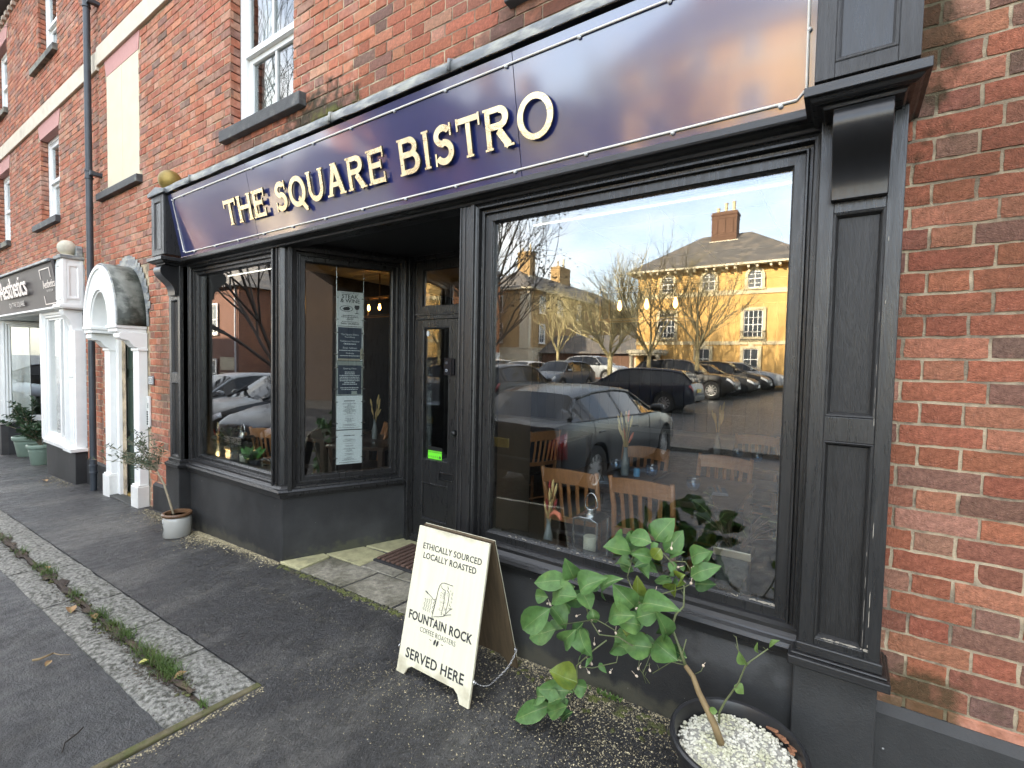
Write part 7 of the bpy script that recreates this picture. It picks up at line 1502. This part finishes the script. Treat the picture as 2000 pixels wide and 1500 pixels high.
    # lights, bumpers, plates, mirrors, handles, shut lines
    def surf(x, j, s=1):
        for (xa, ha), (xb, hb2) in zip(rows, rows[1:]):
            if xa <= x <= xb: k = (x-xa)/(xb-xa); return Vector((x, s*(ha[j][0]+(hb2[j][0]-ha[j][0])*k), ha[j][1]+(hb2[j][1]-ha[j][1])*k))
        return Vector((x, s*rows[-1][1][j][0], rows[-1][1][j][1]))
    def patch(name, m, xa, xb, ja, jb, off=.008):
        for s in (1, -1):
            p = MB(); xx = [xa+(xb-xa)*i/4 for i in range(5)]; js = list(range(ja, jb+1)); v_ = []
            for x in xx:
                for j in js: q = surf(x, j, s); v_.append(q+Vector((-.012 if xa < .5 else .010, s*off, .0)))
            w_ = len(js); p.add(v_, [(i*w_+k, (i+1)*w_+k, (i+1)*w_+k+1, i*w_+k+1) for i in range(4) for k in range(w_-1)])
            po = p.build(name, m, t, smooth=True); q = po.modifiers.new('s', 'SOLIDIFY'); q.thickness = .012
    if style == 'saloon': patch('tail_lamp', redl, .002, .22, 3, 4)
    else: patch('tail_lamp', redl, .002, .14, 4, 5)
    patch('headlight', headl, Lc*.925, Lc*.99, 4, 5)
    zb0 = st[0][2]
    b = MB(); b.box(-.045, .04, -.78*Wd, .78*Wd, zb0-.02, zb0+.17); b.box(Lc-.05, Lc+.03, -.66*Wd, .66*Wd, st[-1][2]-.06, st[-1][2]+.05); b.build('bumper', P if badge else trimb, t, bev=.03)
    b = MB(); b.box(Lc-.03, Lc+.012, -.34, .34, st[-1][2]+.07, st[-1][2]+.15); b.box(Lc-.02, Lc+.036, -.45, .45, st[-1][2]-.04, st[-1][2]+.02); b.build('grille', trimb, t, bev=.01)
    b = MB(); zp = st[0][2]+.26; b.box(-.022, .02, -.26, .26, zp, zp+.112); b.build('number_plate', platem, t, bev=.004); b = MB(); b.box(Lc+.035, Lc+.045, -.26, .26, st[-1][2]-.02, st[-1][2]+.09); b.build('number_plate', platew, t)
    if style != 'saloon':                                            # tailgate glass
        b = MB(); xa, xb = st[1][0]*Lc, st[2][0]*Lc; b.add([(xa+(xb-xa)*k-.03, y*(1-.12*k), z) for k, z in ((.08, st[1][4]+.06), (.93, st[2][4]-.03)) for y in (-.60, .60)], [(0, 1, 3, 2)]); b.build('rear_window', carglass, t)
    elif badge:
        b = MB(); b.prism([(.065*math.cos(6.283*k/20), .033*math.sin(6.283*k/20)) for k in range(20)], lambda y, z, q: (q, y, .885+z), -.012, .02); b.build('badge', mat('chrome', (.7, .7, .7), rough=.12, metal=1.), t, bev=.004)
        text_mesh('KIA', .048, lambda u, d, z: (-.0125-d, -u, z), 0, .868, 0, .002, 'lettering', trimb, t)
    mr = MB()
    for s in (1, -1): p = surf(wc_-.28, 5, s); mr.lathe([(.02, -.10), (.065, -.09), (.075, 0), (.06, .08), (.02, .095)], (0, 0, 0), 10); k = 50; mr.v[-k:] = [(p.x+v[0]*.9, p.y+s*.10+v[2]*1.0, p.z+.09+v[1]*.9) for v in mr.v[-k:]]
    mr.build('mirror', P, t, smooth=True)
    hd = MB()
    for s in (1, -1):
        for x in (c0+(c1-c0)*.12, c0+(c1-c0)*.78): p = surf(x, 4, s); hd.box(p.x-.09, p.x+.09, p.y+s*.004-.012, p.y+s*.004+.016, p.z-.07, p.z-.045)
    hd.build('handle', P, t, bev=.006)
    sl = MB()
    for s in (1, -1):
        for x in (c0+(c1-c0)*.0, c0+(c1-c0)*.56, c1+.25): sl.tube([surf(x, j, s)+Vector((0, s*.001, 0)) for j in (2, 3, 4, 5)], .004, 4)
    sl.build('shut_line', trimb, t)
    return t
PC = {'grey': ('grey', (.030, .032, .035)), 'navy': ('navy', (.008, .010, .022)), 'black': ('black', (.008, .008, .009)), 'charcoal': ('charcoal', (.02, .021, .023)), 'silver': ('silver', (.32, .34, .36)), 'white': ('white', (.72, .72, .72)), 'blueg': ('bluegrey', (.10, .12, .15))}
def park(style, col, x, y, rz, label, **k): return make_car(style, label, PC[col], (x, y, gz(x, y)), R_(rz), **k)
# rz: forward direction; -90 = nose away from the shop, +90 = nose towards the shop, 0 = +X, 180 = -X
park('saloon', 'grey', -3.38, -2.40, -90, 'grey saloon reversed up to the kerb, reflected large in the big window', badge=True).scale.z = .94
park('saloon', 'black', -8.15, -6.55, 90, 'black car nose in to the kerb, its headlamp nearest the small window', )
park('estate', 'black', -10.6, -6.6, 90, 'black hatchback parked second from the small window, its windscreen catching the sky')
park('estate', 'silver', -13.4, -6.7, 90, 'silver car beyond the two black cars in the small window')
park('suv', 'charcoal', -9.6, -9.9, -90, 'charcoal car with a chrome window line at the left edge of the big window')
park('estate', 'navy', -4.05, -14.98, 180, 'dark blue estate car with red tail lamp standing side on in the big window')
park('suv', 'black', -8.15, -20.3, 0, 'black tall car with ten spoke wheels, nose right, behind the blue estate')
park('saloon', 'charcoal', -7.95, -22.5, 0, 'charcoal saloon parked next behind the black tall car')
park('estate', 'black', -7.5, -24.4, 0, 'black low estate third in the parked row before the ochre house')
park('saloon', 'silver', -7.1, -26.5, 0, 'silver saloon closest to the ochre house wall')
park('saloon', 'white', -14.2, -22.0, 90, 'white saloon left of the pale bushy tree'); park('estate', 'white', -16.9, -22.3, 90, 'white hatchback beside the slim pale tree'); park('suv', 'silver', -15.6, -27.6, 10, 'pale tall car behind the trunk of the bushy tree')
park('suv', 'black', -17.4, -18.4, 90, 'black car with its tailgate by the cream ground floor'); park('estate', 'blueg', -11.6, -21.4, 90, 'grey blue car between the bushy tree and the blue estate')

# ---------------------------------------------------------------- bare winter trees
def tree(label, x, y, h, trunk, crown_r, seed, m, levels=4, nb=5, group='bare winter trees in the square', leaves=0, lean=0., upness=.5, zb=None, tr=.11, dense=1.):
    rr = random.Random(seed); z0 = gz(x, y) if zb is None else zb
    t = thing('bare_tree', label, 'tree', (x, y, z0), group); tb_, cb, lf = MB(), MB(), MB()
    top = Vector((x+lean*trunk, y, z0+trunk)); tb_.tube([(x, y, z0-.1), (x+lean*trunk*.4, y, z0+trunk*.5), top], [tr*1.15, tr, tr*.9], 10)
    ctr = Vector((x, y, z0+(h+trunk)/2))
    def grow(p, d, ln, r, lv):
        n = 3; pts = [p]; q = p.copy(); dd = d.copy()
        for k in range(n):
            dd = (dd+Vector((rr.gauss(0, .13), rr.gauss(0, .13), rr.gauss(.05, .08)+upness*.10))).normalized(); q = q+dd*ln/n; pts.append(q.copy())
        (cb).tube(pts, [r, r*.85, r*.7, r*.5], 5 if lv > levels-2 else 3, cap=False)
        if leaves and lv <= 1:
            for _ in range(leaves):
                if rr.random() < .6:
                    c = pts[rr.randrange(1, 4)]; a = Vector((rr.uniform(-1, 1), rr.uniform(-1, 1), rr.uniform(-1, .3))).normalized()*.075; s_ = a.cross(Vector((rr.uniform(-1, 1), rr.uniform(-1, 1), rr.uniform(-1, 1)))).normalized()*.026
                    lf.add([c, c+a*.5+s_, c+a, c+a*.5-s_], [(0, 1, 2, 3)])
        if lv == 0: return
        k = max(2, int(round((nb if lv == levels else 3.0*dense)+rr.uniform(-.6, .6))))
        for i in range(k):
            s = rr.uniform(.35, 1.0) if i else 1.0; a = rr.uniform(0, 6.283); sp = rr.uniform(.35, .75)
            b_ = pts[0].lerp(pts[-1], s) if s < 1 else pts[-1]; j = min(2, int(s*3)); b_ = pts[j].lerp(pts[j+1], s*3-j) if s < 1 else pts[-1]
            o1 = dd.cross(Vector((.3, .2, 1))).normalized(); o2 = dd.cross(o1); nd = (dd+(o1*math.cos(a)+o2*math.sin(a))*sp).normalized()
            off = (b_-ctr); nd = (nd+Vector((off.x, off.y, 0))*(.10/max(1, crown_r))).normalized()
            grow(b_, nd, ln*rr.uniform(.62, .84), r*rr.uniform(.5, .62), lv-1)
    for i in range(nb):
        a = 6.283*i/nb+rr.uniform(-.3, .3); d = Vector((math.cos(a)*rr.uniform(.5, .95), math.sin(a)*rr.uniform(.5, .95), rr.uniform(.55, 1.1)*(.7+upness))).normalized()
        grow(top-Vector((0, 0, rr.uniform(0, trunk*.12))), d, (h-trunk)*.36, tr*.5, levels)
    grow(top, Vector((lean*.5, 0, 1)).normalized(), (h-trunk)*.40, tr*.6, levels)
    tb_.build('trunk', m, t, smooth=True); stuff(cb.build('crown', m, t))
    if leaves: stuff(lf.build('foliage', mat('brown_winter_leaf', (.05, .045, .025), rough=.7), t))
    return t
barkw = mat('bark_olive', (.20, .165, .085), rough=.9, var=.3, vs=8); barkp = mat('bark_pale', (.42, .36, .19), rough=.9, var=.25, vs=8); barkd = mat('bark_dark', (.035, .03, .026), rough=.9, var=.3)
tree('bare tree on a stout trunk before the porch of the ochre house', -7.15, -19.0, 6.9, 2.0, 2.6, 3, barkw, 4, 5, upness=.45, tr=.10)
tree('bare tree before the middle ground floor window of the ochre house', -5.25, -19.6, 6.6, 2.1, 2.3, 8, barkw, 4, 5, upness=.5, tr=.10)
tree('pale bushy bare tree with a greenish trunk left of the ochre house', -10.6, -22.8, 7.2, 1.7, 3.4, 12, barkp, 4, 6, upness=.4, tr=.15)
tree('slim pale bare tree nearest the corner of the brick terrace', -14.8, -24.5, 6.6, 2.0, 1.6, 17, barkp, 3, 5, upness=.7, tr=.09, dense=1.2)
tree('dark tree still holding brown leaves at the left edge of the big window', -8.3, -8.1, 7.0, 1.5, 2.2, 21, barkd, 4, 5, leaves=4, tr=.07, upness=.6)
tree('dark heavy limbed bare tree filling the small left window', -15.3, -6.8, 13.0, 1.5, 4.2, 30, barkd, 5, 6, tr=.13, upness=.4)
tree('tall bare tree whose twigs show in the upstairs sash window', -12.5, -12.5, 11.5, 2.4, 3.4, 41, barkd, 4, 6, tr=.18, upness=.6)
